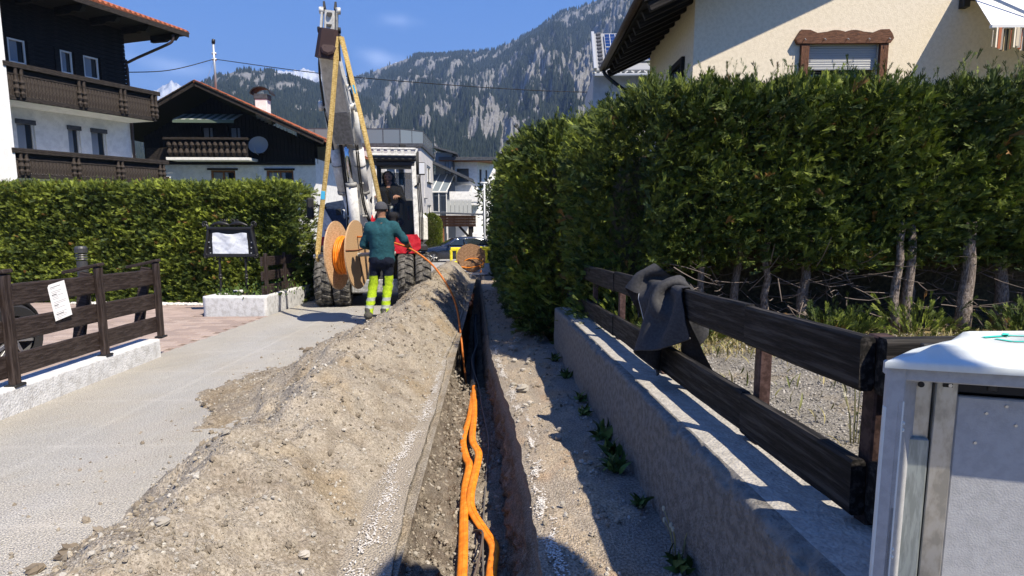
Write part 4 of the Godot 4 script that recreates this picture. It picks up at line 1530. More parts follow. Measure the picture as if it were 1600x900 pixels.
	for i in 11:
		box(w, "shutter_slat", Vector3(1.07, 0.034, 0.012), Vector3(5.57, 3.83 - i * 0.036, -0.03), alu, Vector3(12, 0, 0), 0.004)
	box(w, "curtain", Vector3(0.16, 1.0, 0.02), Vector3(5.62, 3.1, -0.26), M.curtain, Vector3.ZERO, 0.005)
	# small windows with black shutters on the shaded side wall
	for q in [[-0.95, 3.62, 0.75, 0.72], [-2.55, 3.42, 0.55, 0.6]]:
		var sw := box(t, "side_window", Vector3(0.03, q[2], q[3]), Vector3(3.25, q[1] - q[2] * 0.5 + 0.12, q[0]), M.glass, Vector3.ZERO, 0.004)
		box(sw, "frame", Vector3(0.06, 0.10, q[3] + 0.16), Vector3(-0.02, q[2] * 0.5, 0), M.black_wood)
		for s in [-1.0, 1.0]:
			box(sw, "frame", Vector3(0.06, q[2], 0.09), Vector3(-0.02, 0, s * (q[3] * 0.5 + 0.03)), M.black_wood)
		box(sw, "glazing_bar", Vector3(0.035, 0.05, q[3]), Vector3(-0.01, 0.02, 0), M.black_wood)
	# awning at the right end
	var a := thing("awning", "white awning with a striped scalloped valance on the cream house", "awning", Vector3(0, 0, -10), -3.7)
	var cloth := tone_mat("awning_white", lin(0.70, 0.71, 0.73), lin(0.74, 0.75, 0.77), lin(0.78, 0.79, 0.8), Vector3.ONE, 0.8)
	var ex := 1.25
	var lo := Vector3(6.92, 3.74, ex)
	var st3 := new_st()
	var hi := Vector3(7.3, 4.72, 0.06)
	quad(st3, lo, hi, hi + Vector3(3.2, 0, 0), lo + Vector3(3.2, 0, 0))
	quad(st3, lo - Vector3(0, 0.012, 0), hi - Vector3(0, 0.012, 0), hi + Vector3(3.2, -0.012, 0), lo + Vector3(3.2, -0.012, 0), true)
	part(a, "canopy", done(st3), cloth)
	box(a, "front_bar", Vector3(3.3, 0.05, 0.05), lo + Vector3(1.62, -0.01, 0.01), M.white_frame, Vector3.ZERO, 0.008)
	var stripes := [lin(0.72, 0.60, 0.42), lin(0.74, 0.66, 0.52), lin(0.50, 0.16, 0.07), lin(0.74, 0.64, 0.48), lin(0.07, 0.06, 0.035), lin(0.62, 0.44, 0.22)]
	var mats := []
	for c in stripes:
		mats.append(flat_mat(c, 0.9))
	for i in 46:
		var x := lo.x + 0.02 + i * 0.034
		var k := i % 9
		var m: Material = mats[[0, 1, 2, 3, 4, 5, 4, 2, 1][k]]
		var dz := 0.03 * sin(i * 0.9)
		var drop := 0.24 + 0.05 * absf(sin(i * PI / 9.0))
		box(a, "valance_strip", Vector3(0.036, drop, 0.006), Vector3(x, lo.y - 0.03 - drop * 0.5, ex + 0.01 + dz), m, Vector3(0, 30 * cos(i * 0.9), 0), 0.001)
	for q in [[7.05, 4.42, 0.35], [8.9, 4.42, 0.35]]:
		bar(a, "folding_arm", Vector3(q[0] + 0.5, 4.55, 0.05), Vector3(q[0] + 0.1, 4.38, 0.62), 0.05, 0.04, M.zinc)
		bar(a, "folding_arm", Vector3(q[0] + 0.1, 4.38, 0.62), Vector3(q[0] + 0.6, 3.80, ex - 0.03), 0.045, 0.04, M.zinc)
	box(a, "wall_bracket", Vector3(0.10, 0.16, 0.12), Vector3(7.33, 4.42, 0.06), M.iron)
	bar(a, "bracket_rod", Vector3(7.33, 4.46, 0.10), Vector3(7.72, 4.40, 0.16), 0.04, 0.04, M.iron)

	# neighbour house behind with photovoltaic panels
	var s := thing("solar_house", "grey house with blue solar panels behind the cream house", "house", Vector3(3.52, 0, -20.5), -6.0)
	box(s, "wall", Vector3(5.5, 6.6, 5.0), Vector3(2.75, 2.4, -2.6), M.grey_render, Vector3.ZERO, 0.02)
	var pitch := 42.0
	var pb := Basis.from_euler(Vector3(deg_to_rad(90 - pitch) - PI / 2.0, 0, 0))
	var zinc2 := flat_mat(lin(0.30, 0.31, 0.32), 0.5, 0.3)
	var rf := part(s, "roof", chamfer_box(Vector3(5.7, 0.10, 2.4), 0.02), zinc2, Transform3D(Basis.from_euler(Vector3(deg_to_rad(pitch), 0, 0)), Vector3(2.85, 6.45, -0.45)))
	box(rf, "verge", Vector3(0.10, 0.16, 2.4), Vector3(-2.82, 0.05, 0), M.zinc, Vector3.ZERO, 0.01)
	for i in 10:
		box(rf, "verge_tile", Vector3(0.16, 0.06, 0.16), Vector3(-2.62, 0.08, -1.1 + i * 0.235), M.anthracite, Vector3(0, 0, 8), 0.02)
	var cell := flat_mat(lin(0.012, 0.035, 0.13), 0.15, 0.1)
	for px in 4:
		for pz in 2:
			var fr := box(rf, "solar_panel", Vector3(0.92, 0.04, 0.86), Vector3(-1.98 + px * 0.95, 0.11, -0.55 + pz * 0.9), M.white_frame, Vector3.ZERO, 0.004)
			for cx in 5:
				for cz in 4:
					box(fr, "solar_cell", Vector3(0.168, 0.006, 0.198), Vector3(-0.365 + cx * 0.182, 0.022, -0.318 + cz * 0.212), cell, Vector3.ZERO, 0.001)
	for i in 26:
		box(s, "eave_corrugation", Vector3(0.11, 0.035, 0.10), Vector3(0.02 + i * 0.2, 5.62, 0.42), M.white_frame, Vector3(0, 0, 28 if i % 2 else -28), 0.004)
	box(s, "gutter", Vector3(5.6, 0.09, 0.10), Vector3(2.8, 5.53, 0.46), M.zinc, Vector3.ZERO, 0.02)


# ---------------------------------------------------------------- left side: hedge, driveway, fence, planter, notice board
func make_left_hedge() -> void:
	var t := thing("thuja_hedge", "clipped green hedge across the driveway, behind the notice board", "hedge")
	var xfs := []
	var cols := []
	var a := Vector3(-14.5, 0, -13.9)
	var b := Vector3(-3.95, 0, -12.35)
	var e := b - a
	hedge_face(xfs, cols, a + Vector3(0, -0.68, 0), e, Vector3(0, 2.42, 0), Vector3(-0.12, 0, 1).normalized(), 46000, 0.15, 0.30, 0.09, 0.22)
	hedge_face(xfs, cols, a + Vector3(0, 1.74, 0), e, Vector3(0, 0, -1.3), Vector3.UP, 8000, 0.14, 0.15, 0.09, 0.35)
	top_shoots(xfs, cols, a + Vector3(0, 1.72, 0), e, Vector3(0, 0, -0.8), 700, 0.24)
	hedge_face(xfs, cols, b + Vector3(0, -0.68, 0), Vector3(0.15, 0, -1.3), Vector3(0, 2.42, 0), Vector3.RIGHT, 2600, 0.15, 0.26, 0.1, 0.1)
	scatter(t, "foliage", spray_mesh(5), M.leaf, xfs, cols)
	bar(t, "inner_branches", a + Vector3(0.2, 0.45, -0.85), b + Vector3(-0.3, 0.45, -0.85), 2.3, 1.1, M.hedge_core)


func paver_mats() -> Array:
	var out := []
	for c in [[0.30, 0.235, 0.205], [0.335, 0.265, 0.23], [0.27, 0.215, 0.19], [0.36, 0.29, 0.255]]:
		var m := tone_mat("paver%d" % out.size(), lin(c[0] * 0.86, c[1] * 0.86, c[2] * 0.86), lin(c[0], c[1], c[2]), lin(c[0] * 1.1, c[1] * 1.12, c[2] * 1.14), Vector3.ONE * 0.35, 0.95, 0.03, 5, 0.4, 0.08, true)
		out.append(m)
	return out


func make_driveway() -> void:
	var st := new_st()
	var z := -1.0
	while z > -14.0:
		var z2 := z - 0.5
		quad(st, Vector3(-14, gy(z) - 0.055, z), Vector3(-14, gy(z2) - 0.055, z2), Vector3(-3.70, gy(z2) - 0.055, z2), Vector3(-3.70, gy(z) - 0.055, z))
		z = z2
	var d := structure("driveway", done(st), tone_mat("joint_sand", lin(0.17, 0.14, 0.115), lin(0.22, 0.18, 0.15), lin(0.27, 0.23, 0.19), Vector3.ONE * 0.4, 1.0, 0.03, 5, 0.0, 0.03, true))
	d.set_meta("label", "reddish paved driveway on the left")
	var mats := paver_mats()
	var mesh := chamfer_box(Vector3(0.232, 0.06, 0.152), 0.008)
	var spots := []
	for j in 62:
		var pz := -3.9 - j * 0.16
		for i in 40:
			var px := -3.83 - i * 0.24 - (0.12 if j % 2 else 0.0)
			if px < -0.86 * -pz - 0.4 or px < -12.5:
				continue
			if px > -3.78 or (px > -4.95 and pz < -10.4) or pz < -12.25 + (px + 4.0) * 0.13:
				continue
			spots.append(Vector3(px, gy(pz) - 0.028 + rng.randf_range(-0.002, 0.002), pz))
	# the 300 that show largest: nearest to the camera in the open part
	spots.sort_custom(func(a, b): return a.length() + (6.0 if a.z > -6.6 else 0.0) < b.length() + (6.0 if b.z > -6.6 else 0.0))
	var rest := []
	var rc := []
	for i in spots.size():
		var xf := Transform3D(Basis.from_euler(Vector3(atan(-SLOPE), rng.randf_range(-0.01, 0.01), rng.randf_range(-0.006, 0.006))), spots[i])
		if i < 295:
			part(d, "paver", mesh, mats[rng.randi() % 4], xf)
		else:
			rest.append(xf)
			rc.append(shade(Color(0.32, 0.25, 0.22), rng.randf_range(0.82, 1.15)))
	var pm := tint(flat_mat(Color.WHITE, 0.95))
	scatter(d, "pavers", mesh, pm, rest, rc)
	# white pebbles edging the hedge
	var peb := []
	var pc := []
	for i in 900:
		var k := rng.randf()
		var x := lerpf(-8.5, -4.95, k)
		var pz := -12.20 + (x + 4.0) * 0.145 + rng.randf_range(-0.02, 0.30)
		var s := rng.randf_range(0.025, 0.05)
		peb.append(Transform3D(Basis.from_euler(Vector3(rng.randf(), rng.randf() * TAU, 0)).scaled(Vector3.ONE * s), Vector3(x, gy(pz) + 0.015, pz)))
		pc.append(shade(Color(0.66, 0.65, 0.62), rng.randf_range(0.7, 1.1)))
	tag(scatter(self, "pebble_strip", stone_mesh(104, 0.7), tint(flat_mat(Color.WHITE, 0.9)), peb, pc), "white pebbles along the foot of the left hedge", "pebbles")


func rough_block(pts: Array, h: float, sink := 0.15) -> ArrayMesh:
	# wall along a line of ground points with the given thickness direction: pts = [[x,z,thick_x,thick_z], ...], slightly uneven faces
	var rows := []
	for k in pts.size() - 1:
		var p: Array = pts[k]
		var q: Array = pts[k + 1]
		var l := Vector2(q[0] - p[0], q[1] - p[1]).length()
		var n := maxi(2, int(l / 0.06))
		for i in n + (1 if k == pts.size() - 2 else 0):
			var u := float(i) / n
			var x: float = lerpf(p[0], q[0], u)
			var z: float = lerpf(p[1], q[1], u)
			var tx: float = lerpf(p[2], q[2], u)
			var tz: float = lerpf(p[3], q[3], u)
			var row := []
			for e in [[0.0, -sink], [0.0, 0.0], [0.0, h * 0.3], [0.0, h * 0.6], [0.0, h * 0.88], [0.03, h], [0.35, h], [0.65, h], [0.97, h], [1.0, h * 0.9], [1.0, -sink]]:
				var v := Vector3(x + tx * e[0], gy(z) + e[1], z + tz * e[0])
				var a := 0.007 * noise.get_noise_3d(v.x * 3.0, v.y * 3.0, v.z * 3.0) + 0.002 * noise.get_noise_3d(v.x * 14.0, v.y * 14.0, v.z * 14.0)
				v += Vector3(a, a * 0.5, a)
				row.append(v)
			rows.append(row)
	return sheet(rows)


func make_left_fence() -> void:
	var base := thing("fence_footing", "low whitewashed concrete footing under the brown fence on the left", "wall")
	part(base, "footing_wall", rough_block([[-3.50, -2.6, -0.22, 0], [-3.52, -4.4, -0.22, 0], [-3.58, -5.6, -0.22, 0], [-3.635, -6.78, -0.22, 0]], 0.205), M.white_concrete)
	box(base, "footing_end", Vector3(0.215, 0.30, 0.02), Vector3(-3.742, gy(-6.78) + 0.05, -6.782), M.white_concrete, Vector3.ZERO, 0.006)
	var f := thing("rail_fence", "dark brown three-board fence with a paper notice on the left", "fence")
	var px := func(z: float) -> float: return -3.60 - 0.055 * (-z - 4.4)
	for lev in [[0.77, 0.17], [0.50, 0.17], [0.235, 0.17]]:
		for run in [[-2.6, -4.63, 40], [-4.635, -5.83, 41], [-5.835, -7.05, 42]]:
			var z0: float = run[0]
			var z1: float = run[1]
			plank(f, Vector3(px.call(z0), gy(z0) + 0.20 + lev[0] - 0.085, z0), Vector3(px.call(z1), gy(z1) + 0.20 + lev[0] - 0.085, z1), lev[1], 0.036, M.fence_left, run[2] + int(lev[0] * 10.0))
	for z in [-4.62, -5.82, -6.93]:
		var x: float = px.call(z)
		var y := gy(z) + 0.2
		box(f, "post", Vector3(0.05, 0.86, 0.075), Vector3(x + 0.045, y + 0.42, z), M.fence_left_post, Vector3.ZERO, 0.006)
		bar(f, "brace", Vector3(x - 0.20, y + 0.02, z + 0.02), Vector3(x - 0.05, y + 0.80, z + 0.02), 0.10, 0.05, M.fence_left_post, Vector3.RIGHT)
		bar(f, "post_cap", Vector3(x - 0.26, y + 0.80, z), Vector3(x + 0.08, y + 0.875, z), 0.03, 0.10, M.fence_left, Vector3.UP)
		box(f, "shoe", Vector3(0.09, 0.02, 0.11), Vector3(x + 0.045, y + 0.008, z), M.iron, Vector3.ZERO, 0.003)
	# paper notice with lines of print
	var n := thing("paper_notice", "white paper notice pinned to the top board of the left fence", "notice")
	var im := Image.create(64, 96, false, Image.FORMAT_RGB8)
	im.fill(Color(0.93, 0.93, 0.93))
	var r := RandomNumberGenerator.new()
	r.seed = 4
	for i in 22:
		var y := 8 + i * 4
		if i in [2, 9, 15, 16]:
			continue
		var w := r.randi_range(14, 46)
		im.fill_rect(Rect2i(8, y, w, 2 if i in [0, 5, 12, 18] else 1), Color(0.25, 0.25, 0.27) if i in [5, 12, 18] else Color(0.55, 0.55, 0.57))
	var pm := flat_mat(Color.WHITE, 0.8)
	pm.albedo_texture = ImageTexture.create_from_image(im)
	var st := SurfaceTool.new()
	st.begin(Mesh.PRIMITIVE_TRIANGLES)
	var hw := 0.105
	var hh := 0.155
	for k in 2:
		var zz := 0.0 if k == 0 else -0.001
		var c := [[-hw, hh, 0, 0], [hw, hh, 1, 0], [hw, -hh, 1, 1], [-hw, -hh, 0, 1]]
		for i in ([0, 1, 2, 0, 2, 3] if k == 0 else [0, 2, 1, 0, 3, 2]):
			st.set_uv(Vector2(c[i][2], c[i][3]))
			st.add_vertex(Vector3(c[i][0] + (0.012 if c[i][1] < 0 else 0.0), c[i][1], zz + (0.012 if c[i][1] < 0 else 0.0)))
	st.generate_normals()
	part(n, "sheet", st.commit(), pm, at(Vector3(px.call(-5.25) + 0.024, gy(-5.25) + 0.79, -5.25), Vector3(0, 90, 6)))


func scroll_pts(c: Vector3, r: float, turns: float, flip: float, start := 0.0) -> Array:
	var out := []
	for i in 15:
		var k := i / 14.0
		var a := start + k * turns * TAU
		out.append(c + Vector3(cos(a) * flip, sin(a), 0) * r * (1.0 - 0.75 * k))
	return out


func make_notice_board() -> void:
	var t := thing("notice_board", "ornate black iron notice board covered with a white sheet", "notice board", Vector3(-4.52, 0, -11.0), -4.0)
	var x0 := -0.46
	var x1 := 0.46
	# a frame that flares towards the foot
	var back := prism(pv([-0.40, 0.98, 0.40, 0.98, 0.43, 0.75, 0.47, 0.45, -0.47, 0.45, -0.43, 0.75]), 0.06)
	part(t, "back_panel", back, M.iron)
	for s in [-1.0, 1.0]:
		part(t, "side_scroll", tube(curve([Vector3(0.44 * s, 0.46, 0.03), Vector3(0.455 * s, 0.55, 0.04), Vector3(0.41 * s, 0.75, 0.04), Vector3(0.385 * s, 0.95, 0.04), Vector3(0.42 * s, 1.02, 0.04)], 4), 0.028, 7), M.iron)
		part(t, "corner_curl", tube(scroll_pts(Vector3(0.43 * s, 1.03, 0.04), 0.055, 1.3, s, -1.2), 0.014, 6), M.iron)
		part(t, "corner_curl", tube(scroll_pts(Vector3(0.45 * s, 0.46, 0.05), 0.045, 1.4, s, 0.4), 0.013, 6), M.iron)
		part(t, "crest_leaf", tube(curve([Vector3(0.33 * s, 1.0, 0.04), Vector3(0.2 * s, 1.045, 0.05), Vector3(0.05 * s, 1.03, 0.04), Vector3(0.0, 1.0, 0.03)], 4), [0.012, 0.016, 0.022, 0.026, 0.03, 0.034, 0.034, 0.03, 0.026, 0.02, 0.016, 0.012, 0.01], 8), M.iron)
		part(t, "crest_curl", tube(scroll_pts(Vector3(0.13 * s, 1.085, 0.03), 0.045, 1.2, s, 2.6), 0.009, 5), M.iron)
		part(t, "crest_curl", tube(scroll_pts(Vector3(0.05 * s, 1.10, 0.03), 0.035, 1.2, -s, 2.6), 0.008, 5), M.iron)
		# slim turned legs
		var leg := lathe([Vector2(0.012, 0.0), Vector2(0.022, 0.02), Vector2(0.02, 0.3), Vector2(0.032, 0.315), Vector2(0.034, 0.335), Vector2(0.022, 0.35), Vector2(0.034, 0.365), Vector2(0.034, 0.385), Vector2(0.02, 0.40), Vector2(0.02, 0.66), Vector2(0.03, 0.68), Vector2(0.018, 0.70)], 10)
		part(t, "leg", leg, M.iron, at(Vector3(0.235 * s, -0.26, 0)))
		part(t, "leg_curl", tube(scroll_pts(Vector3(0.235 * s + 0.07, 0.415, 0.02), 0.045, 0.9, 1.0, 2.0), 0.009, 5), M.iron)
		part(t, "leg_curl", tube(scroll_pts(Vector3(0.235 * s - 0.07, 0.415, 0.02), 0.045, 0.9, -1.0, 2.0), 0.009, 5), M.iron)
	for q in [[0.0, 0.955, 0.80, 0.045], [0.0, 0.475, 0.88, 0.05]]:
		box(t, "frame_bar", Vector3(q[2], q[3], 0.05), Vector3(q[0], q[1], 0.045), M.iron, Vector3.ZERO, 0.01)
	for i in 5:
		for s in [-1.0, 1.0]:
			part(t, "rivet", prism(disc2(0.011, 8), 0.012), M.zinc, at(Vector3(s * (0.365 + 0.008 * (4 - i)), 0.90 - i * 0.095, 0.045)))
	# wrinkled white sheet taped over the pane
	var rows := []
	for j in 17:
		var v := j / 16.0
		var row := []
		for i in 25:
			var u := i / 24.0
			var top := 0.87 + 0.02 * sin(u * 8.0 + 0.7) - 0.025 * absf(u - 0.5)
			var y := lerpf(0.51, top, v)
			var x := lerpf(-0.315, 0.325, u) * lerpf(1.0, 0.97, v)
			row.append(Vector3(x, y, 0.062 + 0.010 * noise.get_noise_2d(u * 3.0, v * 3.0) + 0.010 * v * sin(u * 11.0 + v * 4.0) + 0.006 * noise.get_noise_2d(u * 8.0, v * 9.0)))
		rows.append(row)
	part(t, "white_sheet", sheet(rows, null, true), flat_mat(lin(0.62, 0.66, 0.72), 0.75))


func make_planter() -> void:
	var w := thing("planter_wall", "low whitewashed concrete kerb wall of the planting bed", "wall")
	part(w, "kerb", rough_block([[-4.86, -11.9, 0.14, 0.0], [-4.87, -10.54, 0.14, -0.14], [-3.78, -10.48, -0.06, -0.16], [-3.82, -13.0, -0.16, 0.0], [-3.84, -14.2, -0.16, 0.0]], 0.335), M.white_concrete)
	var st := new_st()
	for k in 8:
		var z := -10.6 - k * 0.3
		quad(st, Vector3(-4.80, gy(z) + 0.24, z), Vector3(-4.80, gy(z - 0.3) + 0.24, z - 0.3), Vector3(-3.85, gy(z - 0.3) + 0.24, z - 0.3), Vector3(-3.85, gy(z) + 0.24, z))
	part(w, "bed_soil", done(st), M.bed_soil)
	# low plants in the bed
	var spots := [[-4.62, -10.85, 0.16], [-4.36, -10.8, 0.2], [-4.15, -10.8, 0.26], [-3.98, -10.85, 0.24], [-4.0, -11.3, 0.3], [-3.97, -11.8, 0.3], [-4.7, -11.2, 0.2], [-3.96, -12.3, 0.28]]
	var labels := ["small leafy plant at the left end of the planting bed", "low leafy plant under the notice board in the planting bed", "leafy plant between the legs of the notice board", "leafy plant at the corner of the planting bed", "taller leafy plant poking through the dark bed fence", "leafy plant behind the middle of the bed fence", "leafy plant at the hedge end of the planting bed", "leafy plant at the far end of the bed fence"]
	for i in spots.size():
		var q: Array = spots[i]
		leafy("bed_plant", labels[i], Vector3(q[0], gy(q[1]) + 0.24, q[1]), q[2], 70, 0.07, "plants in the planting bed", 300 + i)
	# dark three-board fence in the bed
	var f := thing("bed_fence", "black three-board fence behind the planter wall beside the excavator", "fence")
	for lev in [0.92, 0.66, 0.41]:
		plank(f, Vector3(-3.93, gy(-10.75) + lev, -10.75), Vector3(-3.93, gy(-12.2) + lev, -12.2), 0.17, 0.035, M.fence_left, int(lev * 50.0))
		plank(f, Vector3(-3.93, gy(-12.22) + lev, -12.22), Vector3(-3.95, gy(-14.2) + lev, -14.2), 0.17, 0.035, M.fence_left, int(lev * 50.0) + 3)
	for z in [-10.85, -11.85, -12.9, -13.9]:
		box(f, "post", Vector3(0.05, 0.86, 0.07), Vector3(-3.89, gy(z) + 0.63, z), M.fence_left_post, Vector3.ZERO, 0.005)
	# round lamp post at the edge of the drive
	var l := thing("bollard_lamp", "dark grey round bollard lamp between hedge and left fence", "lamp", Vector3(-6.35, gy(-9.8), -9.8))
	part(l, "lamp_post", lathe([Vector2(0.0, 0.0), Vector2(0.075, 0.0), Vector2(0.075, 0.98), Vector2(0.0, 0.98)], 18), flat_mat(lin(0.055, 0.057, 0.06), 0.5, 0.3))
	for y in [1.0, 1.035, 1.07]:
		part(l, "louvre", lathe([Vector2(0.0, 0.0), Vector2(0.085, 0.0), Vector2(0.07, 0.02), Vector2(0.0, 0.02)], 18), flat_mat(lin(0.07, 0.07, 0.075), 0.4, 0.4), at(Vector3(0, y, 0)))
	part(l, "lamp_head", lathe([Vector2(0.0, 0.0), Vector2(0.09, 0.0), Vector2(0.09, 0.07), Vector2(0.07, 0.10), Vector2(0.0, 0.105)], 18), flat_mat(lin(0.05, 0.052, 0.055), 0.5, 0.3), at(Vector3(0, 1.105, 0)))


# a small broad-leaved plant: each leaf a folded blade
func leaf_blade(w: float, bend: float) -> ArrayMesh:
	var st := new_st(true)
	var n := 5
	for i in n:
		var a := float(i) / n
		var b := float(i + 1) / n
		var wa := w * sin(PI * pow(a, 0.7)) + 0.01
		var wb := w * sin(PI * pow(b, 0.7)) if i < n - 1 else 0.0
		var pa := Vector3(0, a - bend * a * a * 0.5, bend * a * a)
		var pb := Vector3(0, b - bend * b * b * 0.5, bend * b * b)
		for s in [-1.0, 1.0]:
			quad(st, pa, pb, pb + Vector3(s * wb, 0.02, -0.12 * wb), pa + Vector3(s * wa, 0.02, -0.12 * wa), s > 0)
	return done(st)


func leafy(called: String, label: String, p: Vector3, h: float, count: int, leaf: float, group: String, sd: int, blade = null, upright := 0.5, tone := Color(0.06, 0.10, 0.02)) -> void:
	var r := RandomNumberGenerator.new()
	r.seed = sd
	var t := thing(called, label, "plant", p, 0, group)
	var xfs := []
	var cols := []
	for i in count:
		var d := Vector3(r.randfn() * 0.5, absf(r.randfn()) * 0.6, r.randfn() * 0.5) * h
		if blade != null:
			d = Vector3(r.randfn() * 0.12, 0, r.randfn() * 0.12) * h
		var dir := Vector3(r.randf_range(-1, 1), upright + r.randf_range(0, 1.0), r.randf_range(-1, 1)).normalized()
		var side := dir.cross(Vector3(r.randf_range(-1, 1), 0.3, r.randf_range(-1, 1))).normalized()
		var s := leaf * r.randf_range(0.6, 1.25)
		xfs.append(Transform3D(Basis(side * s, dir * s, side.cross(dir) * s), d))
		cols.append(shade(tone, r.randf_range(0.6, 1.6)))
	scatter(t, "leaves", blade if blade != null else leaf_blade(0.26, 0.25), M.leaf, xfs, cols)


func make_weeds() -> void:
	var blade := leaf_blade(0.15, 0.6)
	var zs := [-2.2, -2.75, -3.2, -3.45, -3.75, -4.3, -4.7, -5.5, -6.3]
	for i in zs.size():
		var z: float = zs[i]
		var big := 0.8 + 0.5 * absf(noise.get_noise_2d(z * 3.0, 3.0)) + (0.35 if i in [2, 3, 4] else 0.0)
		leafy("wall_weed", "weed tuft at the shaded foot of the garden wall", Vector3(0.755 - 0.02 * (i % 3), gy(z) + 0.005, z), 0.11 * big, 24, 0.10 * big, "weeds along the garden wall", 500 + i, blade, 0.35, Color(0.05, 0.085, 0.02))
	# tall seed stalks near the camera
	for q in [[0.775, -2.30, 0.20, "faded dandelion stalks at the foot of the wall near the camera"], [1.52, -2.35, 0.34, "dry seed stalks in the yard behind the fence"], [1.75, -2.0, 0.30, "dry grass stalks in the yard near the corner post"], [2.2, -3.0, 0.3, "dry grass stalks further back on the gravel yard"]]:
		var t := thing("seed_stalks", q[3], "plant", Vector3(q[0], gy(q[1]) + (0.45 if q[0] > 1.0 else 0.0), q[1]))
		for i in 8:
			var a := rng.randf() * TAU
			var h: float = q[2] * rng.randf_range(0.55, 1.1)
			var tip := Vector3(cos(a) * 0.07, h, sin(a) * 0.07)
			part(t, "stalk", tube(curve([Vector3(cos(a) * 0.02, 0, sin(a) * 0.02), tip * 0.5 + Vector3(0, 0.02, 0), tip], 3), 0.0022, 5), flat_mat(lin(0.26, 0.25, 0.12), 0.9))
			part(t, "seed_head", stone_mesh(7, 1.2), flat_mat(lin(0.45, 0.43, 0.33), 1.0), Transform3D(Basis().scaled(Vector3(0.012, 0.02, 0.012)), tip))
	# grass strip in front of the tall hedge
	var gx := []
	var gc := []
	for i in 2600:
		var x := rng.randf_range(1.36, 5.2)
		var z := rng.randf_range(-4.15, -5.1) if rng.randf() < 0.85 else rng.randf_range(-2.0, -4.2)
		var s := rng.randf_range(0.04, 0.12)
		var dir := Vector3(rng.randf_range(-0.5, 0.5), 1, rng.randf_range(-0.5, 0.5)).normalized()
		var side := dir.cross(Vector3(rng.randf_range(-1, 1), 0, rng.randf_range(-1, 1))).normalized()
		gx.append(Transform3D(Basis(side * s * 0.5, dir * s, side.cross(dir) * s), Vector3(x, gy(z) + 0.45, z)))
		gc.append(Color(0.10, 0.13, 0.03).lerp(Color(0.34, 0.28, 0.13), rng.randf()))
	tag(scatter(self, "dry_grass", leaf_blade(0.09, 0.5), M.leaf, gx, gc), "dry grass between the gravel yard and the tall hedge", "grass")


# ---------------------------------------------------------------- houses
# wall in the local xy plane at z, with rectangular openings [x0, y0, x1, y1]
func pierced_wall(x0: float, y0: float, x1: float, y1: float, z: float, holes: Array, reveal := 0.18) -> ArrayMesh:
	var xs := [x0, x1]
	var ys := [y0, y1]
	for h in holes:
		xs.append_array([h[0], h[2]])
		ys.append_array([h[1], h[3]])
	xs.sort()
	ys.sort()
	var st := new_st()
	for i in xs.size() - 1:
		for j in ys.size() - 1:
			var cx: float = (xs[i] + xs[i + 1]) * 0.5
			var cy: float = (ys[j] + ys[j + 1]) * 0.5
			var open = xs[i + 1] - xs[i] < 0.0001 or ys[j + 1] - ys[j] < 0.0001
			for h in holes:
				if cx > h[0] and cx < h[2] and cy > h[1] and cy < h[3]:
					open = true
			if not open:
				quad(st, Vector3(xs[i], ys[j], z), Vector3(xs[i], ys[j + 1], z), Vector3(xs[i + 1], ys[j + 1], z), Vector3(xs[i + 1], ys[j], z))
	for h in holes:
		var c := [Vector2(h[0], h[1]), Vector2(h[0], h[3]), Vector2(h[2], h[3]), Vector2(h[2], h[1])]
		for k in 4:
			var a: Vector2 = c[k]
			var b: Vector2 = c[(k + 1) % 4]
			quad(st, Vector3(a.x, a.y, z), Vector3(b.x, b.y, z), Vector3(b.x, b.y, z - reveal), Vector3(a.x, a.y, z - reveal))
	return done(st)


# a window in an opening: frame, pane, optional curtain and mullion
func window(parent: Node, h: Array, z: float, frame: Material, curtain := true, mullions := 1, fw := 0.07) -> Node3D:
	var w := Node3D.new()
	w.name = "window"
	parent.add_child(w, true)
	var cx: float = (h[0] + h[2]) * 0.5
	var cy: float = (h[1] + h[3]) * 0.5
	var ww: float = h[2] - h[0]
	var hh: float = h[3] - h[1]
	for s in [-1.0, 1.0]:
		box(w, "frame", Vector3(fw, hh, 0.07), Vector3(cx + s * (ww - fw) * 0.5, cy, z - 0.10), frame, Vector3.ZERO, 0.008)
		box(w, "frame", Vector3(ww - 2.0 * fw, fw, 0.066), Vector3(cx, cy + s * (hh - fw) * 0.5, z - 0.10), frame, Vector3.ZERO, 0.008)
	for i in mullions:
		box(w, "mullion", Vector3(fw * 0.8, hh - 2.0 * fw, 0.06), Vector3(h[0] + ww * (i + 1.0) / (mullions + 1.0), cy, z - 0.10), frame, Vector3.ZERO, 0.006)
	box(w, "pane", Vector3(ww - fw, hh - fw, 0.008), Vector3(cx, cy, z - 0.125), M.pane, Vector3.ZERO, 0.001)
	if curtain:
		box(w, "curtain", Vector3(ww * 0.62, hh, 0.02), Vector3(cx - ww * 0.15, cy, z - 0.20), M.curtain, Vector3.ZERO, 0.002)
	# the room behind: a closed chamber that only the window lights
	var st := new_st()
	var r0 := Vector3(h[0] - 0.25, h[1] - 0.5, z - 0.19)
	var r1 := Vector3(h[2] + 0.25, h[3] + 0.3, z - 2.6)
	var c := [Vector3(r0.x, r0.y, r0.z), Vector3(r1.x, r0.y, r0.z), Vector3(r1.x, r1.y, r0.z), Vector3(r0.x, r1.y, r0.z), Vector3(r0.x, r0.y, r1.z), Vector3(r1.x, r0.y, r1.z), Vector3(r1.x, r1.y, r1.z), Vector3(r0.x, r1.y, r1.z)]
	for f in [[0, 1, 5, 4], [3, 2, 6, 7], [0, 3, 7, 4], [1, 2, 6, 5], [4, 5, 6, 7]]:
		quad(st, c[f[0]], c[f[1]], c[f[2]], c[f[3]])
	part(w, "room", done(st), M.room)
	return w


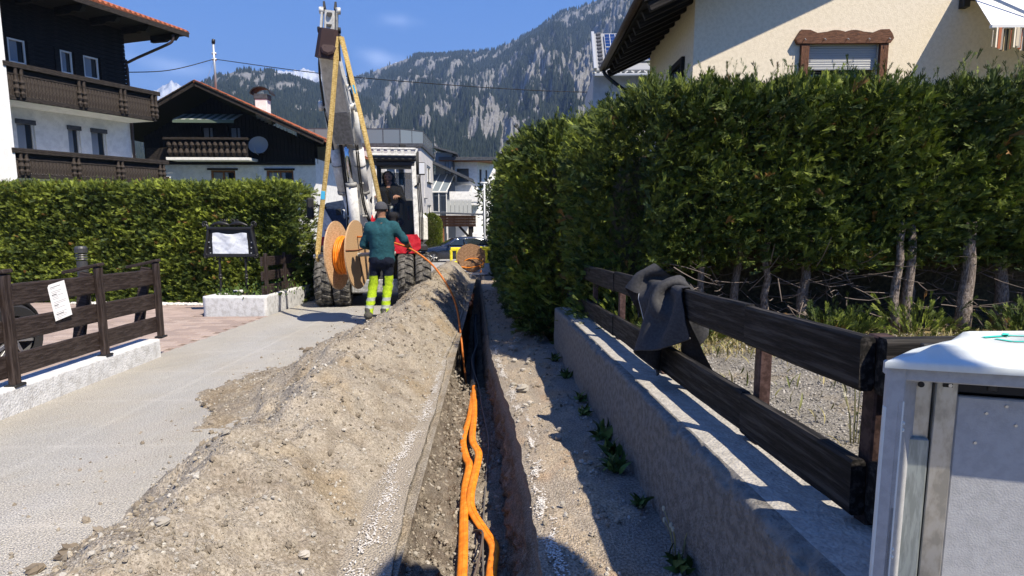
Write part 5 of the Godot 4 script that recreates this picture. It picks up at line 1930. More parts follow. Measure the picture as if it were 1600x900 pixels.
# timber balcony front along x: boards with scalloped feet, turned posts, heavy handrail; z is the outer face
func balcony(parent: Node, x0: float, x1: float, y0: float, y1: float, z: float, depth: float, posts: Array, slat := 0.12) -> void:
	var b := Node3D.new()
	b.name = "balcony"
	parent.add_child(b, true)
	box(b, "floor_slab", Vector3(x1 - x0 - 0.1, 0.16, depth), Vector3((x0 + x1) * 0.5, y0 + 0.02, z - depth * 0.5 - 0.05), M.white_render, Vector3.ZERO, 0.01)
	box(b, "handrail", Vector3(x1 - x0 + 0.3, 0.10, 0.30), Vector3((x0 + x1) * 0.5, y1 - 0.05, z + 0.02), M.rail_wood, Vector3.ZERO, 0.012)
	box(b, "handrail_edge", Vector3(x1 - x0 + 0.3, 0.10, 0.04), Vector3((x0 + x1) * 0.5, y1 - 0.12, z + 0.15), M.rail_wood, Vector3.ZERO, 0.008)
	box(b, "mid_rail", Vector3(x1 - x0, 0.07, 0.07), Vector3((x0 + x1) * 0.5, y1 - 0.36, z + 0.02), M.rail_wood, Vector3.ZERO, 0.008)
	box(b, "upper_panel", Vector3(x1 - x0, 0.26, 0.04), Vector3((x0 + x1) * 0.5, y1 - 0.20, z - 0.02), M.black_wood, Vector3.ZERO, 0.006)
	box(b, "sill_beam", Vector3(x1 - x0, 0.16, 0.12), Vector3((x0 + x1) * 0.5, y0 + 0.02, z + 0.01), M.rail_wood, Vector3.ZERO, 0.01)
	var hs := y1 - 0.38 - (y0 + 0.10)
	var n := int((x1 - x0) / slat)
	var m := prism(pv([-slat * 0.46, 0.0, -slat * 0.3, -0.045, 0.0, -0.065, slat * 0.3, -0.045, slat * 0.46, 0.0, slat * 0.46, hs, -slat * 0.46, hs]), 0.03)
	for i in n:
		part(b, "slat", m, M.grey_wood, at(Vector3(x0 + (i + 0.5) * slat, y0 + 0.13, z + 0.025)))
	for x in posts:
		for s in [-0.09, 0.09]:
			var tp := lathe([Vector2(0.0, 0.0), Vector2(0.05, 0.0), Vector2(0.085, 0.12), Vector2(0.05, 0.2), Vector2(0.09, 0.30), Vector2(0.05, 0.42), Vector2(0.085, 0.50), Vector2(0.05, 0.58), Vector2(0.06, y1 - y0 - 0.16), Vector2(0.0, y1 - y0 - 0.16)], 10)
			part(b, "turned_post", tp, M.grey_wood, at(Vector3(x + s, y0 + 0.04, z + 0.10)))
	# end return
	for i in int(depth / slat):
		part(b, "slat", m, M.grey_wood, at(Vector3(x1 - 0.02, y0 + 0.13, z - (i + 0.5) * slat), Vector3(0, 90, 0)))
	box(b, "handrail", Vector3(0.28, 0.10, depth - 0.14), Vector3(x1 + 0.01, y1 - 0.052, z - depth * 0.5 - 0.06), M.rail_wood, Vector3.ZERO, 0.012)


func make_timber_house() -> void:
	var t := thing("timber_house", "large white house with black timber upper storey and carved balconies on the left", "house", Vector3(-15.3, 0, -27.5), 68.3)
	var up := [[-4.54, 6.50, -3.95, 7.35], [-2.71, 6.50, -2.25, 7.35], [-1.81, 6.50, -1.19, 7.35]]
	var low := [[-4.53, 3.0, -3.90, 4.53], [-2.69, 2.6, -2.2, 4.53], [-1.76, 3.0, -1.12, 4.53]]
	part(t, "wall", pierced_wall(-9.5, -2.5, 0.0, 5.02, 0.0, low), M.white_render)
	part(t, "wall_core", pierced_wall(-9.5, 5.02, -0.02, 9.2, -0.02, up), M.black_wood)
	box(t, "side_wall", Vector3(0.2, 11.6, 8.0), Vector3(-0.105, 3.3, -4.03), M.white_render, Vector3.ZERO, 0.01)
	# horizontal boarding, each course cut round the windows
	var y := 5.02
	while y < 8.75:
		var cuts := [-9.5]
		for h in up:
			if y + 0.14 > h[1] - 0.02 and y < h[3] + 0.02:
				cuts.append_array([h[0] - 0.02, h[2] + 0.02])
		cuts.append(0.03)
		for i in range(0, cuts.size(), 2):
			var l: float = cuts[i + 1] - cuts[i]
			box(t, "board", Vector3(l, 0.152, 0.028), Vector3((cuts[i] + cuts[i + 1]) * 0.5, y + 0.076, 0.008), M.black_wood, Vector3(-7, 0, 0), 0.008)
		y += 0.158
	for h in up:
		var w := window(t, h, 0.06, M.white_frame, true, 0, 0.06)
		for s in [h[0] - 0.14, h[2] + 0.14]:
			box(w, "shutter", Vector3(0.20, h[3] - h[1] + 0.06, 0.04), Vector3(s, (h[1] + h[3]) * 0.5, 0.05), M.black_wood)
	for h in low:
		var w := window(t, h, 0.0, M.white_frame, true, 0, 0.06)
		box(w, "shutter_box", Vector3(h[2] - h[0] + 0.04, 0.17, 0.10), Vector3((h[0] + h[2]) * 0.5, h[3] - 0.085, 0.03), M.anthracite)
	balcony(t, -5.62, 0.02, 5.0, 6.16, 1.5, 1.5, [-5.3, -3.15, -1.5, -0.1])
	balcony(t, -5.62, 0.22, 2.4, 3.34, 1.5, 1.5, [-5.4, -3.6, -1.85, 0.05])
	# white wing in front on the near side
	box(t, "wing", Vector3(4.0, 12.0, 3.1), Vector3(-7.66, 3.0, 0.08), M.white_render, Vector3.ZERO, 0.02)
	# roof: soffit, fascia, tiles
	var eave := 1.95
	box(t, "soffit", Vector3(13.2, 0.10, eave + 2.2), Vector3(-5.05, 8.80, (eave - 2.2) * 0.5), M.black_wood, Vector3.ZERO, 0.01)
	box(t, "fascia", Vector3(13.2, 0.20, 0.05), Vector3(-5.05, 8.78, eave + 0.03), M.rail_wood, Vector3.ZERO, 0.008)
	var rf := Node3D.new()
	rf.name = "roof"
	t.add_child(rf)
	var slope := Basis.from_euler(Vector3(deg_to_rad(20), 0, 0))
	part(rf, "roof_deck", chamfer_box(Vector3(13.3, 0.08, 8.0), 0.01), M.tile, Transform3D(slope, Vector3(-5.05, 10.33, eave - 3.85)))
	var tm := prism(pv([-0.11, 0.0, -0.10, 0.07, -0.05, 0.115, 0.02, 0.115, 0.07, 0.06, 0.11, 0.03, 0.11, 0.0]), 0.42)
	for row in 2:
		for i in 58:
			var x := 1.5 - i * 0.225
			part(rf, "roof_tile", tm, M.tile, Transform3D(slope, Vector3(x, 8.90 + row * 0.135 + 0.006 * (58 - i) * 0.0 + 0.0035 * i, eave - 0.18 - row * 0.30)))
	for i in 9:
		var x := 1.1 - i * 1.35
		part(t, "rafter_end", prism(pv([0.0, 0.0, 0.0, 0.26, -1.5, 0.26, -1.5, 0.16, -1.32, 0.0, -0.95, 0.05, -0.8, -0.02]), 0.16), M.black_wood, at(Vector3(x, 8.48, eave - 1.6), Vector3(0, 90, 0)))
	part(t, "downpipe", tube(curve([Vector3(0.85, 8.62, eave - 0.1), Vector3(0.82, 8.35, eave - 0.15), Vector3(0.6, 8.1, eave - 0.5), Vector3(0.05, 7.45, 0.1), Vector3(0.05, 7.2, 0.06), Vector3(0.05, 3.0, 0.06)], 3), 0.055, 8), flat_mat(lin(0.05, 0.032, 0.028), 0.5))


func make_chalet() -> void:
	var t := thing("chalet", "dark timber chalet with red tiled roof and white ground floor behind the hedge", "chalet", Vector3(-14.55, 0, -34), 0.0)
	var holes := [[-0.3, 1.5, 1.0, 3.35], [2.65, 1.5, 4.1, 3.35], [-3.5, 1.5, -2.5, 3.0]]
	part(t, "wall", pierced_wall(-3.7, -2.5, 5.3, 3.75, 0.0, holes), M.white_render)
	for h in holes:
		window(t, h, 0.0, M.larch, true, 1, 0.10)
	for x in [0.35, 3.375]:
		box(t, "lintel", Vector3(1.6, 0.10, 0.10), Vector3(x, 3.41, 0.04), M.black_wood)
	box(t, "side_wall", Vector3(0.2, 6.5, 9.0), Vector3(5.19, 0.75, -4.52), M.white_render, Vector3.ZERO, 0.01)
	# timber gable, vertical boards stepped under the roof line
	var rl := func(x: float) -> float: return 7.35 - (0.56 * -x if x < 0 else 0.455 * x)
	var gw := [[-0.65, 4.75, 0.1, 5.65], [0.8, 4.75, 1.55, 5.65]]
	var x := -3.7
	while x < 5.25:
		var top: float = rl.call(x + 0.1) - 0.2
		var y0 := 3.75
		for h in gw:
			if x + 0.1 > h[0] and x + 0.1 < h[2]:
				box(t, "board", Vector3(0.192, top - h[3], 0.03), Vector3(x + 0.1, (top + h[3]) * 0.5, 0.0), M.black_wood_up, Vector3.ZERO, 0.006)
				top = h[1]
		if top > y0 + 0.05:
			box(t, "board", Vector3(0.192, top - y0, 0.03), Vector3(x + 0.1, (top + y0) * 0.5, 0.0), M.black_wood_up, Vector3.ZERO, 0.006)
		x += 0.2
	part(t, "gable_core", prism(pv([-3.7, 3.75, 5.3, 3.75, 5.3, 4.75, 0.0, 7.1, -3.7, 5.1]), 0.04), M.black_wood, at(Vector3(0, 0, -0.50)))
	for h in gw:
		window(t, h, 0.0, M.black_wood, true, 1, 0.06)
	box(t, "belt_beam", Vector3(9.0, 0.16, 0.20), Vector3(0.8, 3.72, 0.06), M.black_wood)
	# roof planes and rake boards
	var ov := 1.9
	var rf := Node3D.new()
	rf.name = "roof"
	t.add_child(rf)
	for e in [[-4.55, 5.0], [6.3, 4.70]]:
		var a := Vector3(0, 7.56, ov)
		var b := Vector3(e[0], e[1], ov)
		var st := new_st()
		var bk := Vector3(0, 0, -13.0)
		var th := Vector3(0, 0.10, 0)
		quad(st, a, b, b + bk, a + bk)
		quad(st, a + th, b + th, b + th + bk, a + th + bk, true)
		quad(st, a, a + th, b + th, b)
		quad(st, b, b + th, b + th + bk, b + bk)
		part(rf, "roof_plane", done(st), M.tile)
		var sf := new_st()
		var dn := Vector3(0, -0.03, -0.02)
		quad(sf, a + dn, b + dn, b + bk + dn, a + bk + dn)
		part(rf, "soffit", done(sf), M.black_wood)
		bar(rf, "rake_board", a + Vector3(0, -0.06, 0.03), b + Vector3(0, -0.06, 0.03), 0.22, 0.05, M.rail_wood)
		bar(rf, "rake_trim", a + Vector3(0, 0.07, 0.08), b + Vector3(0, 0.07, 0.08), 0.06, 0.05, M.grey_wood)
		var dir := b - a
		for i in 16:      # courses of tiles
			var p := a.lerp(b, (i + 0.5) / 16.0) + Vector3(0, 0.13, 0)
			part(rf, "tile_course", chamfer_box(Vector3(dir.length() / 16.0 + 0.03, 0.04, 13.0), 0.012), M.tile, Transform3D(along(a, b).basis * Basis.from_euler(Vector3(0, 0, deg_to_rad(3.0 if e[0] > 0 else 3.0))), p + bk * 0.5))
	# chimney
	var ch := Node3D.new()
	ch.name = "chimney"
	t.add_child(ch)
	box(ch, "stack", Vector3(0.62, 1.5, 0.62), Vector3(2.45, 6.45, -0.6), M.white_render, Vector3.ZERO, 0.02)
	box(ch, "flashing", Vector3(0.9, 0.3, 0.9), Vector3(2.45, 6.40, -0.6), M.anthracite, Vector3(0, 0, -25), 0.02)
	box(ch, "cap_post", Vector3(0.7, 0.28, 0.7), Vector3(2.45, 7.28, -0.6), M.anthracite, Vector3.ZERO, 0.02)
	var hood := PackedVector2Array()
	for i in 11:
		var an := PI * i / 10.0
		hood.append(Vector2(cos(an) * 0.55, sin(an) * 0.38))
	for i in 11:
		var an := PI * (10 - i) / 10.0
		hood.append(Vector2(cos(an) * 0.50, sin(an) * 0.33))
	part(ch, "hood", prism(hood, 0.8), M.black, at(Vector3(2.45, 7.42, -0.6)))
	# balcony with carved front
	var b2 := Node3D.new()
	b2.name = "balcony"
	t.add_child(b2)
	box(b2, "floor_slab", Vector3(4.2, 0.14, 1.3), Vector3(0.15, 3.86, 0.66), M.white_render)
	box(b2, "handrail", Vector3(4.3, 0.12, 0.26), Vector3(0.15, 4.87, 1.3), M.rail_wood)
	box(b2, "back_board", Vector3(4.1, 0.85, 0.05), Vector3(0.15, 4.38, 1.24), M.black_wood)
	for i in 14:
		for j in 2:
			var tp := lathe([Vector2(0.0, 0.0), Vector2(0.05, 0.0), Vector2(0.12, 0.14), Vector2(0.10, 0.26), Vector2(0.04, 0.36), Vector2(0.0, 0.36)], 8)
			part(b2, "baluster", tp, M.grey_wood, at(Vector3(-1.75 + i * 0.292, 4.02 + j * 0.38, 1.30)))
	box(b2, "side_panel", Vector3(1.3, 0.7, 0.05), Vector3(-2.6, 4.1, 0.8), M.rail_wood, Vector3(0, -10, 0))
	# striped awning rolled out above
	var aw := Node3D.new()
	aw.name = "awning"
	t.add_child(aw)
	for i in 15:
		box(aw, "awning_stripe", Vector3(0.205, 0.02, 1.3), Vector3(-1.35 + i * 0.205, 6.05, 0.75), M.awning_green if i % 2 else M.awning_pale, Vector3(20, 0, 0), 0.003)
	box(aw, "awning_valance", Vector3(3.1, 0.16, 0.02), Vector3(0.08, 5.74, 1.37), M.awning_green)
	# satellite dish
	var d := thing("satellite_dish", "grey satellite dish on the black gable of the chalet", "dish", t.transform * Vector3(2.5, 4.58, 0.45), -12.0)
	var prof := []
	for i in 7:
		var r := 0.5 * i / 6.0
		prof.append(Vector2(r, 0.32 * r * r / 0.25 * 0.5))
	part(d, "reflector", lathe(prof, 22, true), flat_mat(lin(0.42, 0.43, 0.45), 0.6), at(Vector3.ZERO, Vector3(68, 18, 0)))
	part(d, "feed_arm", tube([Vector3(0, -0.45, 0.1), Vector3(0.1, -0.35, 0.55), Vector3(0.12, 0.0, 0.62)], 0.02, 6), M.zinc)
	part(d, "bracket", tube([Vector3(0, 0, -0.05), Vector3(-0.05, -0.3, -0.2), Vector3(-0.05, -0.3, -0.45)], 0.03, 6), M.zinc)
	# mast on the ridge with its two wires
	var p := t.transform * Vector3(0.25, 7.4, 0.0)
	var mast := thing("roof_mast", "thin grey mast on the chalet ridge carrying overhead wires", "mast", p)
	part(mast, "pole", tube([Vector3.ZERO, Vector3(0, 2.55, 0)], 0.06, 8), M.zinc)
	part(mast, "cap", tube([Vector3(0, 2.5, 0), Vector3(0.03, 2.72, 0)], 0.09, 7), M.iron)
	part(mast, "stay_wire", tube([Vector3(0.0, 1.7, 0), Vector3(-1.2, -0.3, -0.6)], 0.008, 4), M.zinc)
	for y in [1.7, 2.0]:
		part(mast, "insulator", tube([Vector3(-0.1, y, 0), Vector3(0.12, y, 0)], 0.06, 6), M.white_plastic)
	var top := p + Vector3(0, 1.72, 0)
	var w1 := thing("overhead_cable", "black overhead cable from the chalet mast to the timber house", "cable")
	part(w1, "cable", tube(curve([top, top.lerp(Vector3(-16.2, 7.15, -28.0), 0.5) + Vector3(0, -0.25, 0), Vector3(-16.2, 7.15, -28.0)], 8), 0.022, 5), M.black)
	var w2 := thing("overhead_cable", "black overhead cable running right from the chalet mast over the road", "cable")
	part(w2, "cable", tube(curve([top, Vector3(-6.0, 7.62, -31.0), Vector3(4.6, 6.85, -30.0), Vector3(9.0, 7.2, -29.0)], 8), 0.020, 5), M.black)
	# tin-capped vents on the neighbouring roofs
	var v := thing("chimney", "low chimney with flat metal cap left of the chalet ridge", "chimney", t.transform * Vector3(-1.9, 6.6, -3.2), -15.0)
	box(v, "stack", Vector3(0.9, 1.3, 0.7), Vector3(0, 0.55, 0), M.black_wood)
	box(v, "cap", Vector3(1.7, 0.10, 1.0), Vector3(0, 1.35, 0), M.zinc)


func glass_rail(parent: Node, a: Vector3, b: Vector3, h: float, panes: int) -> void:
	for i in panes:
		var p := a.lerp(b, float(i) / panes)
		var q := a.lerp(b, float(i + 1) / panes)
		bar(parent, "railing_panel", p.lerp(q, 0.02) + Vector3(0, h * 0.5, 0), p.lerp(q, 0.98) + Vector3(0, h * 0.5, 0), h, 0.02, M.rail_glass, Vector3.UP, 0.003)
		box(parent, "railing_post", Vector3(0.06, h + 0.06, 0.06), p + Vector3(0, h * 0.5, 0), M.anthracite, Vector3.ZERO, 0.006)
	bar(parent, "railing_top", a + Vector3(0, h + 0.03, 0), b + Vector3(0, h + 0.03, 0), 0.05, 0.06, M.anthracite)


func make_modern_houses() -> void:
	# grey block with roof terrace
	var t := thing("apartment_block", "grey modern apartment block with a glazed roof terrace behind the excavator", "building", Vector3(-4.67, 0, -45), 0.0)
	# front wall faces the camera; the right flank runs back along the road
	part(t, "wall", pierced_wall(-9.0, -3.0, 0.0, 5.7, 0.0, [[-7.2, 2.8, -5.6, 4.4], [-2.6, 2.9, -1.2, 4.3]]), M.grey_render)
	for h in [[-7.2, 2.8, -5.6, 4.4], [-2.6, 2.9, -1.2, 4.3]]:
		window(t, h, 0.0, M.white_frame, true, 1, 0.08)
	var fl := Node3D.new()
	fl.name = "flank"
	fl.rotation.y = PI / 2.0
	t.add_child(fl)
	var fh := [[1.6, 2.1, 2.3, 4.6], [3.9, 3.4, 7.4, 4.75], [1.6, -0.9, 2.3, 1.6], [3.9, -0.6, 7.4, 1.6]]
	part(fl, "flank_wall", pierced_wall(0.0, -3.0, 10.2, 5.7, 0.0, fh), M.grey_render)
	for h in fh:
		window(fl, h, 0.0, M.white_frame, true, 1 if h[2] - h[0] > 1.0 else 0, 0.09)
		box(fl, "sill", Vector3(h[2] - h[0] + 0.2, 0.06, 0.2), Vector3((h[0] + h[2]) * 0.5, h[1] - 0.03, 0.08), M.anthracite)
	box(t, "parapet", Vector3(9.3, 0.26, 10.5), Vector3(-4.5, 5.82, -5.1), M.anthracite, Vector3.ZERO, 0.01)
	box(t, "roof_slab", Vector3(8.9, 0.2, 10.1), Vector3(-4.5, 5.6, -5.1), M.grey_render, Vector3.ZERO, 0.01)
	glass_rail(t, Vector3(-8.8, 5.95, -0.1), Vector3(-1.5, 5.95, -0.1), 1.0, 6)
	glass_rail(t, Vector3(-1.5, 5.95, -0.1), Vector3(0.0, 5.95, -1.6), 1.0, 2)
	glass_rail(t, Vector3(0.0, 5.95, -1.6), Vector3(0.0, 5.95, -9.8), 1.0, 6)
	# stepped house with a grey pitched roof, glazed canopy and balcony
	var b := thing("terrace_house", "stepped grey house with glazed canopy and balcony beside the apartment block", "house", Vector3(-4.45, 0, -56.0), 0.0)
	box(b, "upper_storey", Vector3(1.5, 2.6, 3.0), Vector3(0.65, 5.0, -1.6), M.zinc_panel, Vector3.ZERO, 0.01)
	box(b, "lower_storey", Vector3(2.0, 7.0, 5.0), Vector3(0.6, 0.3, -2.6), M.zinc_panel, Vector3.ZERO, 0.01)
	box(b, "white_gable", Vector3(1.6, 6.4, 4.8), Vector3(2.42, 0.2, -2.55), M.white_render, Vector3.ZERO, 0.01)
	window(b, [0.75, 4.3, 1.35, 5.7], 0.10, M.anthracite, false, 1, 0.06)
	bar(b, "pitched_roof", Vector3(-0.3, 5.35, 0.6), Vector3(3.3, 3.75, 0.6), 0.22, 2.2, M.anthracite)
	bar(b, "upper_roof", Vector3(-0.2, 6.75, -1.0), Vector3(1.9, 6.15, -1.0), 0.16, 3.4, M.anthracite)
	for i in 4:
		bar(b, "canopy_bar", Vector3(-0.35 + i * 0.66, 4.35, 0.4), Vector3(-1.0 + i * 0.66, 2.75, 2.2), 0.08, 0.07, M.white_frame)
	for i in 3:
		var st := new_st()
		quad(st, Vector3(-0.31 + i * 0.66, 4.33, 0.4), Vector3(0.27 + i * 0.66, 4.33, 0.4), Vector3(-0.38 + i * 0.66, 2.73, 2.2), Vector3(-0.96 + i * 0.66, 2.73, 2.2))
		part(b, "canopy_pane", done(st), M.rail_glass)
	for i in 4:
		box(b, "canopy_post", Vector3(0.07, 3.6, 0.07), Vector3(-1.0 + i * 0.66, 0.95, 2.2), M.white_frame)
	box(b, "canopy_beam", Vector3(2.2, 0.12, 0.10), Vector3(-0.01, 2.75, 2.26), M.white_frame)
	for i in 5:
		box(b, "blind_slat", Vector3(1.3, 0.14, 0.03), Vector3(-0.30, 0.2 + i * 0.2, 2.14), M.pale_panel)
	window(b, [-0.4, 1.0, 1.0, 2.5], 0.0, M.white_frame, true, 1, 0.08)
	var bal := Node3D.new()
	bal.name = "balcony"
	b.add_child(bal)
	box(bal, "floor_slab", Vector3(2.2, 0.2, 1.6), Vector3(2.0, 0.72, 0.9), M.grey_render)
	for i in 6:
		box(bal, "balcony_panel", Vector3(0.34, 1.15, 0.05), Vector3(1.12 + i * 0.37, 1.42, 1.7), M.pale_panel)
	bar(bal, "handrail", Vector3(0.9, 2.05, 1.7), Vector3(3.2, 2.05, 1.7), 0.06, 0.06, M.zinc)
	for x in [1.0, 3.0]:
		box(bal, "balcony_post", Vector3(0.12, 3.6, 0.12), Vector3(x, -1.1, 1.6), M.grey_render)
	# white cubic house with dark flat roof and warm timber soffit
	var w := thing("white_house", "white modern house with dark flat roof and timber soffit at the road's end", "house", Vector3(-2.55, 0, -57), 0.0)
	var wh := [[-0.15, 3.75, 0.95, 4.95]]
	part(w, "wall", pierced_wall(-0.6, -4.0, 1.75, 5.55, 0.0, wh), M.white_render)
	window(w, wh[0], 0.0, M.anthracite, false, 0, 0.06)
	var wf := Node3D.new()
	wf.name = "flank"
	wf.position = Vector3(1.75, 0, 0)
	wf.rotation.y = deg_to_rad(58)
	w.add_child(wf)
	var wfh := [[0.35, 2.9, 0.75, 4.9], [1.4, 2.2, 1.75, 4.9], [0.9, -1.0, 1.6, 2.0]]
	part(wf, "flank_wall", pierced_wall(0.0, -4.0, 3.2, 5.55, 0.0, wfh), M.white_render)
	for h in wfh:
		window(wf, h, 0.0, M.anthracite, false, 0, 0.05)
	box(w, "roof", Vector3(5.2, 0.30, 6.0), Vector3(0.9, 5.75, -1.8), M.anthracite, Vector3.ZERO, 0.02)
	box(w, "soffit", Vector3(5.0, 0.06, 5.8), Vector3(0.9, 5.57, -1.8), M.larch, Vector3.ZERO, 0.01)
	box(w, "loggia_floor", Vector3(2.6, 0.3, 2.4), Vector3(0.6, 1.75, 1.1), M.white_render)
	box(w, "loggia_front", Vector3(2.6, 0.9, 0.10), Vector3(0.6, 2.35, 2.3), M.white_render)
	box(w, "steel_post", Vector3(0.12, 4.6, 0.12), Vector3(1.0, -0.6, 2.2), M.black)
	# timber carport
	var c := thing("carport", "brown timber carport in front of the white modern house", "carport", Vector3(-3.2, gy(-44.0), -44.0), 0.0)
	for x in [0.0, 2.1]:
		box(c, "post", Vector3(0.34, 2.3, 0.34), Vector3(x, 1.15, 0), M.larch if x == 0.0 else M.black_wood)
	bar(c, "knee_brace", Vector3(1.25, 2.25, 0), Vector3(2.1, 1.3, 0), 0.16, 0.14, M.black_wood)
	for i in 4:
		box(c, "board", Vector3(2.7, 0.19, 0.06), Vector3(1.1, 2.32 + i * 0.2, 0.2), M.larch_flat)
	box(c, "roof", Vector3(3.6, 0.10, 3.0), Vector3(1.2, 3.14, -0.8), M.anthracite, Vector3(0, 0, -2))
	# rounded hedge, gate, lamp post, trees at the end of the road
	var rh := thing("round_hedge", "rounded light green hedge beside the carport", "hedge")
	var xfs := []
	var cols := []
	for i in 9000:
		var x := rng.randf_range(-1.0, 1.0)
		var v := rng.randf()
		var y := v * 2.95
		var r := 1.0 if y < 2.2 else sqrt(maxf(0.0, 1.0 - pow((y - 2.2) / 0.78, 2.0)))
		var an := rng.randf() * TAU
		var p := Vector3(-3.95, gy(-41.0), -41.0) + Vector3(cos(an) * 0.85 * r, y, sin(an) * 0.9 * r)
		var n := Vector3(cos(an), 0.4, sin(an)).normalized()
		var dir := (n + Vector3(rng.randf_range(-0.6, 0.6), rng.randf_range(-0.2, 0.8), rng.randf_range(-0.6, 0.6))).normalized()
		var sd := dir.cross(Vector3(rng.randf_range(-1, 1), 0.2, rng.randf_range(-1, 1))).normalized()
		var s := rng.randf_range(0.12, 0.24)
		xfs.append(Transform3D(Basis(sd * s, dir * s, sd.cross(dir) * s), p))
		cols.append(shade(Color(0.15, 0.185, 0.022), rng.randf_range(0.55, 1.15)))
	scatter(rh, "foliage", spray_mesh(5), M.leaf, xfs, cols)
	part(rh, "inner_branches", lathe([Vector2(0.0, 0.0), Vector2(0.85, 0.0), Vector2(0.85, 2.1), Vector2(0.6, 2.55), Vector2(0.0, 2.75)], 14), M.hedge_core, Transform3D(Basis().scaled(Vector3(0.85, 1, 0.8)), Vector3(-3.95, gy(-41.0), -41.0)))
	var g := thing("garden_gate", "pale metal garden gate with white pillar beyond the parked car", "gate", Vector3(-1.9, gy(-42.0), -42.0))
	for i in 13:
		box(g, "bar", Vector3(0.04, 1.2, 0.04), Vector3(-0.6 + i * 0.12, 0.75, 0), M.zinc)
	for y in [0.2, 1.35]:
		box(g, "rail", Vector3(1.6, 0.06, 0.05), Vector3(0.1, y, 0.04), M.zinc)
	box(g, "pillar", Vector3(0.42, 1.75, 0.4), Vector3(1.15, 0.88, 0), M.white_render, Vector3.ZERO, 0.02)
	var lp := thing("lamp_post", "slim pale lamp post at the end of the road", "lamp post", Vector3(-0.12, gy(-40.0), -40.0))
	part(lp, "pole", tube([Vector3.ZERO, Vector3(0, 4.9, 0)], [0.07, 0.05], 8), M.white_plastic)
	part(lp, "lamp_head", tube([Vector3(-0.25, 4.95, 0), Vector3(0.2, 4.95, 0)], 0.06, 8), M.white_plastic)
	var tl := ["dark leafy tree at the road's end behind the lamp post", "tall dark tree beyond the right hedge at the road's end", "bushy dark green tree beside the white modern house"]
	var ts := [[1.1, -50.0, 5.6, 1.5], [2.6, -46.0, 6.0, 1.9], [0.2, -63.0, 5.2, 1.7]]
	for i in 3:
		make_tree(tl[i], Vector3(ts[i][0], gy(ts[i][1]), ts[i][1]), ts[i][2], ts[i][3], 700 + i)


func make_tree(label: String, p: Vector3, h: float, r: float, sd: int) -> void:
	var q := RandomNumberGenerator.new()
	q.seed = sd
	var t := thing("garden_tree", label, "tree", p, 0, "trees at the end of the road")
	part(t, "trunk", tube([Vector3.ZERO, Vector3(0.05, h * 0.4, 0), Vector3(0, h * 0.8, 0.05)], [0.16, 0.11, 0.04], 8), M.bark)
	var xfs := []
	var cols := []
	for k in 26:
		var c := Vector3(q.randfn() * 0.5 * r, h * q.randf_range(0.22, 1.0), q.randfn() * 0.5 * r)
		for i in 110:
			var d := Vector3(q.randfn(), q.randfn() * 0.8, q.randfn()) * r * 0.2
			var dir := (d.normalized() + Vector3(0, q.randf_range(-0.4, 0.5), 0)).normalized()
			var side := dir.cross(Vector3(q.randf_range(-1, 1), 0.3, q.randf_range(-1, 1))).normalized()
			var s := q.randf_range(0.16, 0.30)
			xfs.append(Transform3D(Basis(side * s, dir * s, side.cross(dir) * s), c + d))
			cols.append(shade(Color(0.045, 0.062, 0.022), q.randf_range(0.5, 1.6)))
	scatter(t, "crown", leaf_blade(0.3, 0.2), M.leaf, xfs, cols)


